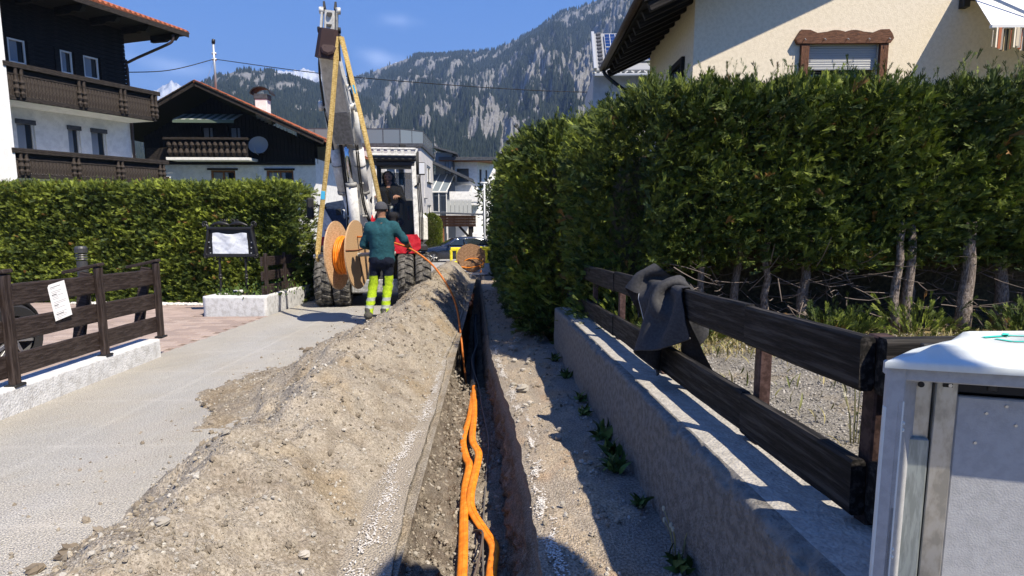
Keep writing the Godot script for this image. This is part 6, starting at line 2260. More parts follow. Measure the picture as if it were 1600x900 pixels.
# ---------------------------------------------------------------- people: one smooth skin over a set of tapered bones
# bone: [a, b, ra, rb, colour index, blend]
func skin(bones: Array, cell: float, paint: Callable, folds := 0.0) -> ArrayMesh:
	var lo := Vector3.ONE * 1e9
	var hi := -lo
	for b in bones:
		var r: float = maxf(b[2], b[3]) + cell * 3.0
		for p in [b[0], b[1]]:
			lo = lo.min(p - Vector3.ONE * r)
			hi = hi.max(p + Vector3.ONE * r)
	var n := Vector3i(((hi - lo) / cell).ceil()) + Vector3i.ONE
	var val := PackedFloat32Array()
	val.resize(n.x * n.y * n.z)
	val.fill(1.0)
	var own := PackedInt32Array()
	own.resize(val.size())
	var best := PackedFloat32Array()
	best.resize(val.size())
	best.fill(1e9)
	for bi in bones.size():
		var b: Array = bones[bi]
		var a: Vector3 = b[0]
		var ba: Vector3 = b[1] - a
		var ra: float = b[2]
		var rb: float = b[3]
		var k: float = b[5]
		var l2 := maxf(ba.length_squared(), 1e-8)
		var pad := maxf(ra, rb) + maxf(k, cell) + cell * 2.0
		var i0 := Vector3i(((a.min(b[1]) - Vector3.ONE * pad - lo) / cell).floor()).clamp(Vector3i.ZERO, n - Vector3i.ONE)
		var i1 := Vector3i(((a.max(b[1]) + Vector3.ONE * pad - lo) / cell).ceil()).clamp(Vector3i.ZERO, n - Vector3i.ONE)
		for z in range(i0.z, i1.z + 1):
			for y in range(i0.y, i1.y + 1):
				var at0 := (z * n.y + y) * n.x
				for x in range(i0.x, i1.x + 1):
					var p := lo + Vector3(x, y, z) * cell - a
					var h := clampf(p.dot(ba) / l2, 0.0, 1.0)
					var d := (p - ba * h).length() - lerpf(ra, rb, h)
					var id := at0 + x
					if d < best[id]:
						best[id] = d
						own[id] = bi
					var v := val[id]
					if absf(v - d) < k:
						var g := 0.5 + 0.5 * (v - d) / k
						val[id] = lerpf(v, d, g) - k * g * (1.0 - g)
					elif d < v:
						val[id] = d
	var vid := {}
	var verts := PackedVector3Array()
	var cols := PackedColorArray()
	var ix := PackedInt32Array()
	var sx := 1
	var sy := n.x
	var sz := n.x * n.y
	var corner := [0, sx, sy, sx + sy, sz, sx + sz, sy + sz, sx + sy + sz]
	var offs := [Vector3(0, 0, 0), Vector3(1, 0, 0), Vector3(0, 1, 0), Vector3(1, 1, 0), Vector3(0, 0, 1), Vector3(1, 0, 1), Vector3(0, 1, 1), Vector3(1, 1, 1)]
	var edges := [[0, 1], [2, 3], [4, 5], [6, 7], [0, 2], [1, 3], [4, 6], [5, 7], [0, 4], [1, 5], [2, 6], [3, 7]]
	for z in n.z - 1:
		for y in n.y - 1:
			for x in n.x - 1:
				var id := z * sz + y * sy + x
				if val[id] > cell * 4.0:
					continue
				var inside := 0
				for c in corner:
					if val[id + c] < 0.0:
						inside += 1
				if inside == 0 or inside == 8:
					continue
				var s := Vector3.ZERO
				var m := 0
				for e in edges:
					var va := val[id + corner[e[0]]]
					var vb := val[id + corner[e[1]]]
					if (va < 0.0) != (vb < 0.0):
						s += offs[e[0]].lerp(offs[e[1]], va / (va - vb))
						m += 1
				vid[id] = verts.size()
				var p := lo + (Vector3(x, y, z) + s / m) * cell
				verts.append(p)
				cols.append(paint.call(p, bones[own[id]][4]))
	for id in vid:
		var v0 := val[id]
		for ax in 3:
			var st: int = [sx, sy, sz][ax]
			var v1 := val[id + st]
			if (v0 < 0.0) == (v1 < 0.0):
				continue
			var u: int = [sy, sz, sx][ax]
			var w: int = [sz, sx, sy][ax]
			if vid.has(id - u) and vid.has(id - w) and vid.has(id - u - w):
				var q := [vid[id], vid[id - u], vid[id - u - w], vid[id - w]]
				if v0 < 0.0:
					ix.append_array([q[0], q[2], q[1], q[0], q[3], q[2]])
				else:
					ix.append_array([q[0], q[1], q[2], q[0], q[2], q[3]])
	var nor := PackedVector3Array()
	nor.resize(verts.size())
	for i in range(0, ix.size(), 3):
		var f := (verts[ix[i + 2]] - verts[ix[i]]).cross(verts[ix[i + 1]] - verts[ix[i]])
		for k in 3:
			nor[ix[i + k]] += f
	for i in nor.size():
		nor[i] = nor[i].normalized()
		var w := verts[i]
		if folds > 0.0 and cols[i].g < 0.7 and w.y < 1.5:      # slack cloth: shallow creases across limbs and back
			verts[i] += nor[i] * folds * (noise.get_noise_3d(w.x * 6.0, w.y * 11.0, w.z * 6.0) + 0.7 * noise.get_noise_3d(w.x * 12.0 + 5.0, w.y * 24.0, w.z * 12.0))
	var arr := []
	arr.resize(Mesh.ARRAY_MAX)
	arr[Mesh.ARRAY_VERTEX] = verts
	arr[Mesh.ARRAY_NORMAL] = nor
	arr[Mesh.ARRAY_COLOR] = cols
	arr[Mesh.ARRAY_INDEX] = ix
	var out := ArrayMesh.new()
	out.add_surface_from_arrays(Mesh.PRIMITIVE_TRIANGLES, arr)
	return out


func v3(x: float, y: float, z: float) -> Vector3:
	return Vector3(x, y, z)


# five bent fingers and a thumb closing round a grip; f = direction of the fingers, u = back of the hand, s = thumb side
func hand_bones(wrist: Vector3, f: Vector3, u: Vector3, s: Vector3, curl: float, col: int, size := 1.0) -> Array:
	var out := []
	var palm := wrist + f * 0.085 * size
	for k in 3:
		var o := s * (0.022 - 0.022 * k) * size
		out.append([wrist + o * 0.6, palm + o, 0.019 * size, 0.016 * size, col, 0.012])
	for k in 4:
		var l: float = [0.044, 0.049, 0.046, 0.036][k] * size
		var root := palm + s * (0.033 - 0.022 * k) * size
		var d1 := (f * cos(curl * 0.6) - u * sin(curl * 0.6)).normalized()
		var d2 := (f * cos(curl * 1.5) - u * sin(curl * 1.5)).normalized()
		var d3 := (f * cos(curl * 2.3) - u * sin(curl * 2.3)).normalized()
		var a := root + d1 * l
		var b := a + d2 * l * 0.75
		out.append([root, a, 0.0098 * size, 0.009 * size, col, 0.003])
		out.append([a, b, 0.009 * size, 0.0084 * size, col, 0.003])
		out.append([b, b + d3 * l * 0.55, 0.0084 * size, 0.0075 * size, col, 0.003])
	var tr := wrist + f * 0.025 * size + s * 0.03 * size
	var t1 := tr + (f * 0.6 + s * 0.6 - u * 0.3).normalized() * 0.045 * size
	out.append([tr, t1, 0.0125 * size, 0.0105 * size, col, 0.008])
	out.append([t1, t1 + (f * 0.7 - u * 0.7 - s * 0.1).normalized() * 0.032 * size, 0.0105 * size, 0.009 * size, col, 0.003])
	return out


func cloth_mat() -> StandardMaterial3D:
	var m := tint(tone_mat("cloth_folds", lin(0.72, 0.72, 0.72), lin(0.86, 0.86, 0.86), lin(1, 1, 1), Vector3.ONE * 0.5, 0.9, 0.02, 5, 0.45, 0.012))
	m.normal_texture = bump_tex("clothbump", 0.012, 3, 12.0)
	return m


func make_worker() -> void:
	var base := Vector3(-1.585, -0.345, -9.12)
	var t := thing("person", "worker in teal sweater and hi-vis yellow trousers guiding the orange duct", "person", base)
	var fl := gy(-9.12) + heap_height(-1.745, -9.12) - base.y
	var fr := gy(-9.12) + heap_height(-1.555, -9.16) - base.y
	# joints; the figure looks away from the camera (-z), leaning a little to the right
	var hipL := v3(-0.055, 0.86, 0.0)
	var hipR := v3(0.115, 0.86, 0.0)
	var kneeL := v3(-0.125, 0.47 + fl * 0.5, -0.03)
	var kneeR := v3(0.095, 0.48 + fr * 0.5, -0.03)
	var ankL := v3(-0.185, 0.09 + fl, 0.05)
	var ankR := v3(0.055, 0.09 + fr, 0.04)
	var shL := v3(-0.145, 1.375, 0.0)
	var shR := v3(0.215, 1.385, 0.0)
	var elL := v3(-0.245, 1.11, -0.03)
	var haL := v3(-0.13, 1.05, -0.24)
	var elR := v3(0.355, 1.19, -0.02)
	var wrR := v3(0.395, 1.115, -0.17)
	var b := []
	# colour indices: 0 trousers, 1 sweater, 2 skin, 3 boots, 4 glove, 5 hair
	b.append([hipL, kneeL, 0.090, 0.068, 0, 0.025])
	b.append([hipR, kneeR, 0.090, 0.068, 0, 0.025])
	b.append([kneeL, ankL, 0.070, 0.058, 0, 0.02])
	b.append([kneeR, ankR, 0.070, 0.058, 0, 0.02])
	b.append([hipL + v3(0.02, 0.02, 0.03), hipR + v3(-0.02, 0.02, 0.03), 0.105, 0.105, 0, 0.05])
	for q in [[ankL, -1.0, fl], [ankR, 1.0, fr]]:
		var a: Vector3 = q[0]
		b.append([v3(a.x, 0.055 + q[2], a.z + 0.04), v3(a.x + 0.02 * q[1], 0.045 + q[2], a.z - 0.15), 0.058, 0.046, 3, 0.02])
		b.append([a + v3(0, 0.04, 0), v3(a.x, 0.05 + q[2], a.z + 0.01), 0.055, 0.052, 3, 0.02])
	b.append([v3(0.03, 0.90, 0.0), v3(0.035, 1.12, 0.01), 0.135, 0.13, 1, 0.06])
	b.append([v3(-0.03, 0.90, 0.0), v3(-0.03, 1.28, 0.015), 0.12, 0.12, 1, 0.05])
	b.append([v3(0.09, 0.90, 0.0), v3(0.10, 1.28, 0.015), 0.12, 0.12, 1, 0.05])
	b.append([shL + v3(0.02, -0.03, 0.0), shR + v3(-0.02, -0.03, 0.0), 0.088, 0.088, 1, 0.06])
	b.append([shL + v3(0.1, 0.03, 0), v3(0.035, 1.47, 0.0), 0.06, 0.06, 1, 0.04])
	b.append([shR + v3(-0.1, 0.03, 0), v3(0.035, 1.47, 0.0), 0.06, 0.06, 1, 0.04])
	b.append([shL, elL, 0.074, 0.056, 1, 0.04])
	b.append([elL, haL, 0.055, 0.045, 1, 0.02])
	b.append([shR, elR, 0.076, 0.060, 1, 0.04])
	b.append([elR, elR.lerp(wrR, 0.45), 0.060, 0.052, 1, 0.02])
	b.append([elR.lerp(wrR, 0.3), wrR, 0.041, 0.033, 2, 0.01])
	b.append([v3(0.035, 1.42, 0.0), v3(0.03, 1.56, -0.01), 0.056, 0.054, 2, 0.02])
	# head with face turned away, ears and jaw
	var hd := v3(0.03, 1.625, -0.02)
	b.append([hd + v3(0, 0.035, 0.012), hd + v3(0, 0.02, -0.03), 0.082, 0.078, 5, 0.02])
	b.append([hd + v3(0, -0.04, 0.0), hd + v3(0, -0.065, -0.065), 0.062, 0.040, 2, 0.03])
	b.append([hd + v3(0, -0.005, -0.09), hd + v3(0, -0.025, -0.112), 0.012, 0.014, 2, 0.01])
	for s in [-1.0, 1.0]:
		b.append([hd + v3(0.082 * s, 0.01, 0.0), hd + v3(0.088 * s, -0.02, 0.004), 0.014, 0.011, 2, 0.006])
	b.append_array(hand_bones(wrR, v3(0.15, -0.55, -0.75).normalized(), v3(0.6, 0.6, -0.4).normalized(), v3(-0.75, 0.35, -0.4).normalized(), 0.75, 4, 1.1))
	b.append_array(hand_bones(haL, v3(0.35, -0.3, -0.85).normalized(), v3(-0.5, 0.75, -0.4).normalized(), v3(0.7, 0.5, 0.1).normalized(), 0.75, 2, 1.1))
	var paint := func(p: Vector3, c: int) -> Color:
		if c == 0:
			if p.y > 0.655 or (p.y > 0.50 and absf(p.x - 0.02) < 0.05):
				return Color(0.010, 0.012, 0.028)
			if absf(p.y - 0.30) < 0.028 or absf(p.y - 0.19) < 0.026:
				return Color(0.42, 0.45, 0.42)
			if absf(p.y - 0.52) < 0.05 and absf(p.z + 0.09) < 0.04:
				return Color(0.02, 0.02, 0.04)
			return Color(0.44, 0.62, 0.025)
		if c == 1:
			if p.y < 0.80:
				return Color(0.010, 0.012, 0.028)
			return Color(0.016, 0.078, 0.096)
		return [Color.BLACK, Color.BLACK, Color(0.30, 0.155, 0.10), Color(0.085, 0.08, 0.07), Color(0.10, 0.085, 0.07), Color(0.07, 0.06, 0.05)][c]
	part(t, "body", skin(b, 0.0125, paint, 0.014), cloth_mat())
	# flat cap with a short peak
	var cap := []
	for j in 8:
		var th := PI * 0.53 * (1.0 - j / 7.0)
		var row := []
		for i in 19:
			var a := TAU * i / 18.0
			row.append(hd + v3(sin(th) * cos(a) * 0.098, 0.022 + cos(th) * 0.105, sin(th) * sin(a) * 0.112 - 0.008))
		cap.append(row)
	var capm := tone_mat("cap_cloth", lin(0.040, 0.042, 0.050), lin(0.06, 0.063, 0.073), lin(0.085, 0.088, 0.10), Vector3.ONE * 0.12, 0.95, 0.02)
	part(t, "cap", sheet(cap, null, false), capm)
	var peak := []
	for j in 3:
		var row := []
		for i in 9:
			var a := PI + PI * (i + 0.5) / 9.0
			var r := 0.105 + 0.035 * j
			row.append(hd + v3(cos(a) * 0.095, 0.028 - 0.012 * j, sin(a) * r - 0.005))
		peak.append(row)
	part(t, "cap_peak", sheet(peak), capm)


func make_operator() -> void:
	var base := Vector3(-1.985, 0.62, -12.62)
	var t := thing("person", "excavator operator in black hooded sweater sitting at the wheel", "person", base)
	# faces the camera (+z); base is the floor of the cab
	var hip := 0.46
	var b := []
	for s in [-1.0, 1.0]:
		var sh := v3(0.205 * s, 1.06, -0.02)
		var el := v3(0.30 * s, 0.84, 0.10)
		var wr := v3(0.235 * s + 0.015, 0.905, 0.26)
		b.append([sh, el, 0.078, 0.062, 1, 0.04])
		b.append([el, wr, 0.060, 0.045, 1, 0.02])
		b.append([v3(0.09 * s, hip + 0.06, 0.0), v3(0.13 * s, hip + 0.08, 0.40), 0.098, 0.075, 0, 0.04])
		b.append([v3(0.13 * s, hip + 0.08, 0.40), v3(0.13 * s, 0.10, 0.42), 0.072, 0.055, 0, 0.03])
		b.append([v3(0.13 * s, 0.05, 0.40), v3(0.13 * s, 0.045, 0.56), 0.05, 0.042, 3, 0.02])
		b.append_array(hand_bones(wr, v3(-0.35 * s, 0.25, 0.9).normalized(), v3(0.2 * s, 0.8, -0.3).normalized(), v3(-0.8 * s, 0.3, 0.2).normalized(), 0.8, 2, 1.1))
		b.append([v3(0.08 * s, hip + 0.1, 0.0), v3(0.10 * s, 0.98, -0.01), 0.13, 0.135, 1, 0.06])
	b.append([v3(-0.17, 1.04, -0.02), v3(0.17, 1.04, -0.02), 0.09, 0.09, 1, 0.06])
	b.append([v3(-0.10, 1.12, -0.03), v3(0.10, 1.12, -0.03), 0.075, 0.075, 1, 0.05])
	var hd := v3(0, 1.29, 0.02)
	b.append([v3(0, 1.1, 0.0), v3(0, 1.2, 0.01), 0.058, 0.056, 2, 0.02])
	b.append([hd + v3(0, 0.04, -0.01), hd + v3(0, 0.02, 0.02), 0.084, 0.078, 2, 0.02])
	b.append([hd + v3(0, -0.04, 0.02), hd + v3(0, -0.07, 0.062), 0.060, 0.036, 6, 0.03])
	b.append([hd + v3(0, 0.01, 0.095), hd + v3(0, -0.012, 0.112), 0.010, 0.014, 2, 0.01])
	# hood round the head
	for i in 9:
		var a := PI * (i / 8.0) * 1.3 - PI * 0.15
		b.append([hd + v3(cos(a) * 0.098, 0.005 + sin(a) * 0.115, 0.01), hd + v3(cos(a) * 0.08, 0.0 + sin(a) * 0.09, -0.09), 0.030, 0.04, 1, 0.03])
	b.append([hd + v3(0, 0.0, -0.09), v3(0, 1.12, -0.08), 0.095, 0.09, 1, 0.05])
	var paint := func(p: Vector3, c: int) -> Color:
		if c == 2 or c == 6:
			var q: Vector3 = p - hd
			if absf(q.y - 0.018) < 0.012 and absf(absf(q.x) - 0.034) < 0.014 and q.z > 0.05:
				return Color(0.03, 0.02, 0.02)
			if absf(q.y + 0.055) < 0.008 and absf(q.x) < 0.025 and q.z > 0.06:
				return Color(0.16, 0.06, 0.05)
			if q.y < -0.035 and q.z > 0.0 and c == 6:
				return Color(0.14, 0.09, 0.065)
			return Color(0.34, 0.19, 0.13)
		return [Color(0.016, 0.017, 0.022), Color(0.008, 0.008, 0.009), Color.BLACK, Color(0.03, 0.03, 0.03)][c]
	part(t, "body", skin(b, 0.014, paint), cloth_mat())


# ---------------------------------------------------------------- excavator, drum, straps
func tyre_mesh(r: float, w: float) -> ArrayMesh:
	# axis along x; carcass with rounded shoulders and heavy bar lugs
	var st := new_st(true)
	var prof := [[-0.5, 0.56], [-0.52, 0.72], [-0.50, 0.86], [-0.42, 0.93], [0.0, 0.945], [0.42, 0.93], [0.50, 0.86], [0.52, 0.72], [0.5, 0.56]]
	var seg := 36
	for i in prof.size() - 1:
		for k in seg:
			var a := TAU * k / seg
			var b := TAU * (k + 1) / seg
			var p: Array = prof[i]
			var q: Array = prof[i + 1]
			quad(st, v3(p[0] * w, cos(a) * p[1] * r, sin(a) * p[1] * r), v3(p[0] * w, cos(b) * p[1] * r, sin(b) * p[1] * r), v3(q[0] * w, cos(b) * q[1] * r, sin(b) * q[1] * r), v3(q[0] * w, cos(a) * q[1] * r, sin(a) * q[1] * r))
	st.set_smooth_group(-1)
	var n := 18
	for k in n:
		for s in [-1.0, 1.0]:
			var a0 := TAU * (k + (0.0 if s > 0 else 0.5)) / n
			# each lug runs from the middle out to the shoulder, swept back
			var sec := []
			for e in [[0.02, 0.0, 0.985], [0.30, 0.05, 1.0], [0.47, 0.13, 0.965], [0.525, 0.16, 0.86]]:
				var aa: float = a0 + e[1]
				var hw := 0.062
				var ring := []
				for c in [[-hw, e[2] - 0.09], [-hw * 0.75, e[2]], [hw * 0.75, e[2]], [hw, e[2] - 0.09]]:
					ring.append(v3(s * e[0] * w, cos(aa + c[0]) * c[1] * r, sin(aa + c[0]) * c[1] * r))
				sec.append(ring)
			for i in 3:
				for c in 3:
					quad(st, sec[i][c], sec[i][c + 1], sec[i + 1][c + 1], sec[i + 1][c], s < 0)
			quad(st, sec[0][0], sec[0][1], sec[0][2], sec[0][3])
			quad(st, sec[3][0], sec[3][1], sec[3][2], sec[3][3])
	return done(st)


func cylinder(parent: Node, called: String, a: Vector3, b: Vector3, r: float, m: Material, seg := 14) -> MeshInstance3D:
	return part(parent, called, tube([a, b], r, seg), m)


func make_excavator() -> void:
	var t := thing("wheeled_excavator", "white and red wheeled excavator with raised boom standing on the road", "excavator", Vector3(-2.31, gy(-13.0), -13.0), 6.0)
	t.rotation.x = -atan(SLOPE)
	var inv := t.transform.affine_inverse()
	var paintm := tone_mat("machine_white", lin(0.50, 0.50, 0.48), lin(0.62, 0.62, 0.60), lin(0.68, 0.68, 0.66), Vector3.ONE * 0.7, 0.5, 0.014, 6, 0.1, 0.05)
	var grey := tone_mat("machine_grey", lin(0.20, 0.20, 0.19), lin(0.27, 0.27, 0.26), lin(0.33, 0.33, 0.32), Vector3.ONE * 0.5, 0.6, 0.014, 6)
	var red := tone_mat("machine_red", lin(0.36, 0.012, 0.022), lin(0.46, 0.018, 0.030), lin(0.52, 0.03, 0.04), Vector3.ONE * 0.8, 0.4)
	var navy := tone_mat("machine_navy", lin(0.014, 0.024, 0.05), lin(0.020, 0.033, 0.066), lin(0.030, 0.046, 0.085), Vector3.ONE * 0.5, 0.5)
	# wheels: twin tyres, front and rear
	var ty := tyre_mesh(0.51, 0.30)
	var rim := lathe([Vector2(0.0, 0.03), Vector2(0.10, 0.03), Vector2(0.12, 0.0), Vector2(0.24, 0.02), Vector2(0.27, 0.10), Vector2(0.29, 0.12), Vector2(0.29, -0.12), Vector2(0.0, -0.12)], 20)
	for z in [0.95, -1.25]:
		for s in [-1.0, 1.0]:
			for x in [0.61, 0.95]:
				var w := Node3D.new()
				w.name = "wheel"
				t.add_child(w, true)
				w.position = v3(x * s, 0.50, z)
				w.rotation.x = rng.randf() * 0.3
				part(w, "tyre", ty, M.rubber)
				part(w, "rim", rim, grey, at(Vector3.ZERO, Vector3(0, 0, -90 * s)))
		box(t, "axle", v3(1.5, 0.2, 0.22), v3(0, 0.5, z), M.dark, Vector3.ZERO, 0.03)
	box(t, "chassis", v3(0.75, 0.42, 2.7), v3(0, 0.72, -0.15), M.dark, Vector3.ZERO, 0.04)
	box(t, "chassis_plate", v3(0.95, 0.26, 0.10), v3(0.05, 0.40, 1.20), grey, Vector3.ZERO, 0.02)
	box(t, "dozer_blade", v3(2.3, 0.42, 0.10), v3(0, 0.42, -2.2), grey, Vector3(12, 0, 0), 0.02)
	box(t, "stabiliser_beam", v3(0.6, 0.14, 0.2), v3(-0.75, 0.99, 0.80), M.dark, Vector3.ZERO, 0.02)
	part(t, "slew_ring", lathe([Vector2(0.0, 0.0), Vector2(0.55, 0.0), Vector2(0.55, 0.12), Vector2(0.0, 0.12)], 24), M.dark, at(v3(0, 0.93, -0.2)))
	# upper structure
	box(t, "deck", v3(2.1, 0.14, 2.5), v3(0, 1.12, -0.45), M.dark, Vector3.ZERO, 0.03)
	box(t, "counterweight", v3(2.15, 0.75, 0.9), v3(0, 1.55, -1.5), paintm, Vector3.ZERO, 0.12)
	part(t, "engine_hood", prism(pv([-1.08, 1.42, -0.50, 1.35, -0.46, 2.02, -0.62, 2.10, -0.95, 2.04, -1.08, 1.9]), 1.2), navy, at(v3(0, 0, -0.1)))
	box(t, "hood_vent", v3(0.10, 0.12, 0.02), v3(-0.72, 1.86, 0.512), M.black, Vector3(0, 0, 6), 0.01)
	part(t, "hood_handle", tube(curve([v3(-0.63, 1.90, 0.51), v3(-0.60, 1.88, 0.55), v3(-0.61, 1.78, 0.55), v3(-0.60, 1.73, 0.51)], 3), 0.016, 6), paintm)
	part(t, "side_panel", prism(pv([-1.12, 1.33, -0.72, 1.30, -0.70, 1.38, -1.0, 1.95, -1.10, 1.98]), 0.6), paintm, at(v3(0, 0, 0.26)))
	part(t, "red_skirt", prism(pv([-1.10, 1.0, -0.66, 1.0, -0.64, 1.30, -0.80, 1.36, -1.06, 1.36]), 0.5), red, at(v3(0, 0, 0.32)))
	part(t, "work_lamp", lathe([Vector2(0.0, 0.0), Vector2(0.055, 0.0), Vector2(0.05, 0.04), Vector2(0.0, 0.045)], 12), M.white_plastic, at(v3(-0.86, 1.08, 0.57), Vector3(90, 0, 0)))
	var tm := TextMesh.new()
	tm.text = "TA"
	tm.font_size = 26
	tm.pixel_size = 0.0062
	tm.depth = 0.006
	var sf := SystemFont.new()
	sf.font_names = PackedStringArray(["Droid Sans"])
	sf.font_weight = 700
	tm.font = sf
	part(t, "red_lettering", tm, red, at(v3(-0.90, 1.44, 0.563), Vector3(0, 0, 4)))
	# cab
	var cab := Node3D.new()
	cab.name = "cab"
	t.add_child(cab)
	cab.position.x = -0.06
	cab.scale.x = 0.9
	var x0 := 0.10
	var x1 := 0.95
	var y0 := 1.20
	var y1 := 2.86
	var zf := 0.80
	var zb := -0.55
	for q in [[x0, zf, paintm, -0.03], [x1, zf, paintm, 0.05], [x0, zb, M.dark, 0.0], [x1, zb, M.dark, 0.0]]:
		bar(cab, "pillar", v3(q[0] + q[3], y0, q[1] + (0.05 if q[1] > 0 else 0.0)), v3(q[0], y1, q[1] - (0.05 if q[1] > 0 else 0.0)), 0.075, 0.105, q[2], Vector3.BACK, 0.012)
	bar(cab, "door_pillar", v3(x1 + 0.03, y0, 0.2), v3(x1, y1, 0.2), 0.06, 0.06, M.dark, Vector3.BACK)
	box(cab, "roof", v3(0.98, 0.10, 1.5), v3(0.525, 2.90, 0.10), M.dark, Vector3.ZERO, 0.03)
	box(cab, "header", v3(0.90, 0.09, 0.08), v3(0.525, 2.80, 0.76), M.dark, Vector3.ZERO, 0.012)
	for y in [2.955, 3.075]:
		box(cab, "guard_rail", v3(1.02, 0.035, 0.05), v3(0.50, y, 0.93), paintm, Vector3.ZERO, 0.008)
	for i in 14:
		var xx := 0.03 + i * 0.0725
		bar(cab, "guard_bar", v3(xx, 2.955, 0.93), v3(xx + 0.0725, 3.075, 0.93) if i % 2 else v3(xx + 0.0725, 3.075, 0.93) - v3(0.145, 0, 0), 0.03, 0.04, paintm, Vector3.BACK, 0.004)
	for xx in [0.02, 1.0]:
		bar(cab, "guard_arm", v3(xx, 3.0, 0.93), v3(xx, 2.90, 0.3), 0.05, 0.035, paintm)
	box(cab, "floor", v3(0.9, 0.06, 1.4), v3(0.525, 1.24, 0.12), M.dark, Vector3.ZERO, 0.01)
	for s in [[x0 - 0.02, 0.12], [x1 + 0.02, 0.12]]:
		box(cab, "lower_side", v3(0.05, 0.55, 1.3), v3(s[0], 1.46, s[1]), M.dark if s[0] < 0.5 else paintm, Vector3.ZERO, 0.01)
	box(cab, "added_dark_side", v3(0.04, 1.2, 1.25), v3(x0 - 0.015, 2.28, 0.10), M.dark, Vector3.ZERO, 0.01)  # opaque side added to darken the cab interior
	box(cab, "rear_wall", v3(0.9, 0.95, 0.06), v3(0.525, 1.67, zb), M.black, Vector3.ZERO, 0.01)
	part(cab, "front_skirt", prism(pv([0.12, 1.02, 0.95, 1.02, 1.08, 1.12, 1.08, 1.28, 1.0, 1.40, 0.10, 1.36]), 0.34), red, at(v3(0, 0, 0.72)))
	part(cab, "warning_plate", chamfer_box(v3(0.10, 0.06, 0.006), 0.001), M.white_frame, at(v3(0.66, 1.30, 0.894)))
	part(cab, "red_guard", tube(curve([v3(-0.02, 1.70, 0.95), v3(0.02, 1.75, 1.0), v3(0.04, 1.5, 1.02), v3(0.0, 1.30, 1.0), v3(-0.1, 1.2, 0.95)], 4), 0.045, 8), red)
	box(cab, "windscreen", v3(0.80, 1.38, 0.008), v3(0.525, 2.08, zf), M.pane, Vector3(-3.5, 0, 0), 0.001)
	box(cab, "rear_window", v3(0.80, 0.62, 0.008), v3(0.525, 2.46, zb), M.tint_pane, Vector3.ZERO, 0.001)
	box(cab, "side_window", v3(0.008, 1.25, 1.2), v3(x1 + 0.02, 2.2, 0.1), M.tint_pane, Vector3.ZERO, 0.001)
	box(cab, "rear_bar", v3(0.8, 0.05, 0.05), v3(0.525, 2.17, zb + 0.02), M.white_frame, Vector3.ZERO, 0.008)
	for i in 5:
		box(cab, "rear_grille", v3(0.02, 0.6, 0.02), v3(0.30 + i * 0.10, 2.35, zb + 0.03), M.dark, Vector3.ZERO, 0.003)
	var seat := Node3D.new()
	seat.name = "seat"
	cab.add_child(seat)
	box(seat, "seat_cushion", v3(0.5, 0.14, 0.5), v3(0.45, 1.66, 0.15), M.dark, Vector3.ZERO, 0.05)
	box(seat, "seat_back", v3(0.48, 0.75, 0.14), v3(0.45, 2.02, -0.14), M.dark, Vector3(-6, 0, 0), 0.05)
	part(cab, "steering_column", tube([v3(0.47, 1.28, 0.72), v3(0.44, 2.0, 0.62)], [0.055, 0.045], 10), flat_mat(lin(0.30, 0.33, 0.33), 0.35, 0.5))
	var ring := []
	for i in 19:
		var a := TAU * i / 18.0
		ring.append(v3(0.43 + cos(a) * 0.19, 2.06 + sin(a) * 0.075, 0.58 + sin(a) * -0.17))
	part(cab, "steering_wheel", tube(ring, 0.017, 7), M.dark)
	for a in [0.3, 2.8, 4.7]:
		cylinder(cab, "wheel_spoke", v3(0.43, 2.05, 0.58), v3(0.43 + cos(a) * 0.19, 2.06 + sin(a) * 0.075, 0.58 - sin(a) * 0.17), 0.012, M.dark, 6)
	for s in [0.16, 0.82]:
		part(cab, "joystick", tube([v3(s, 1.7, 0.5), v3(s, 1.98, 0.52)], [0.02, 0.028], 8), M.dark)
	box(cab, "roof_lamp", v3(0.14, 0.10, 0.09), v3(0.72, 3.13, 0.85), M.black, Vector3.ZERO, 0.02)
	part(cab, "exhaust", tube([v3(1.02, 2.7, -0.3), v3(1.02, 3.2, -0.3)], 0.05, 8), M.black)
	part(cab, "mirror_arm", tube(curve([v3(-1.0, 1.95, 0.5), v3(-1.15, 1.98, 0.7), v3(-1.26, 1.95, 0.72)], 4), 0.018, 6), M.black)
	part(cab, "mirror", chamfer_box(v3(0.15, 0.42, 0.10), 0.05), M.black, at(v3(-1.30, 1.92, 0.72)))
	# mirror and hoses on the right
	part(cab, "mirror_arm", tube(curve([v3(0.97, 2.35, 0.82), v3(1.05, 2.40, 0.86), v3(1.09, 2.55, 0.86), v3(1.08, 2.78, 0.84)], 4), 0.016, 6), M.black)
	part(cab, "mirror", chamfer_box(v3(0.16, 0.25, 0.05), 0.03), M.black, at(v3(1.13, 2.70, 0.85), Vector3(0, -12, 0)))
	part(cab, "mirror_face", chamfer_box(v3(0.125, 0.215, 0.012), 0.005), flat_mat(lin(0.66, 0.68, 0.70), 0.25), at(v3(1.135, 2.70, 0.878), Vector3(0, -12, 0)))
	for k in 4:
		var xx := 1.0 + 0.035 * k
		part(cab, "hose", tube(curve([v3(xx - 0.02, 2.6, 0.5), v3(xx, 2.2, 0.75), v3(xx + 0.03, 1.7, 0.78), v3(xx + 0.02, 1.25, 0.7)], 4), 0.014, 6), M.black)
	# boom: world points turned into the machine's axes
	var P := func(x: float, y: float, z: float) -> Vector3: return inv * Vector3(x, y, z)
	var base: Vector3 = P.call(-2.50, 0.35, -12.45)
	var knee: Vector3 = P.call(-2.52, 2.62, -11.62)
	var boom := Node3D.new()
	boom.name = "boom"
	t.add_child(boom)
	part(boom, "boom_arm", taper_mesh(base, knee, 0.42, 0.40, 0.34, 0.36, Vector3.BACK), paintm)
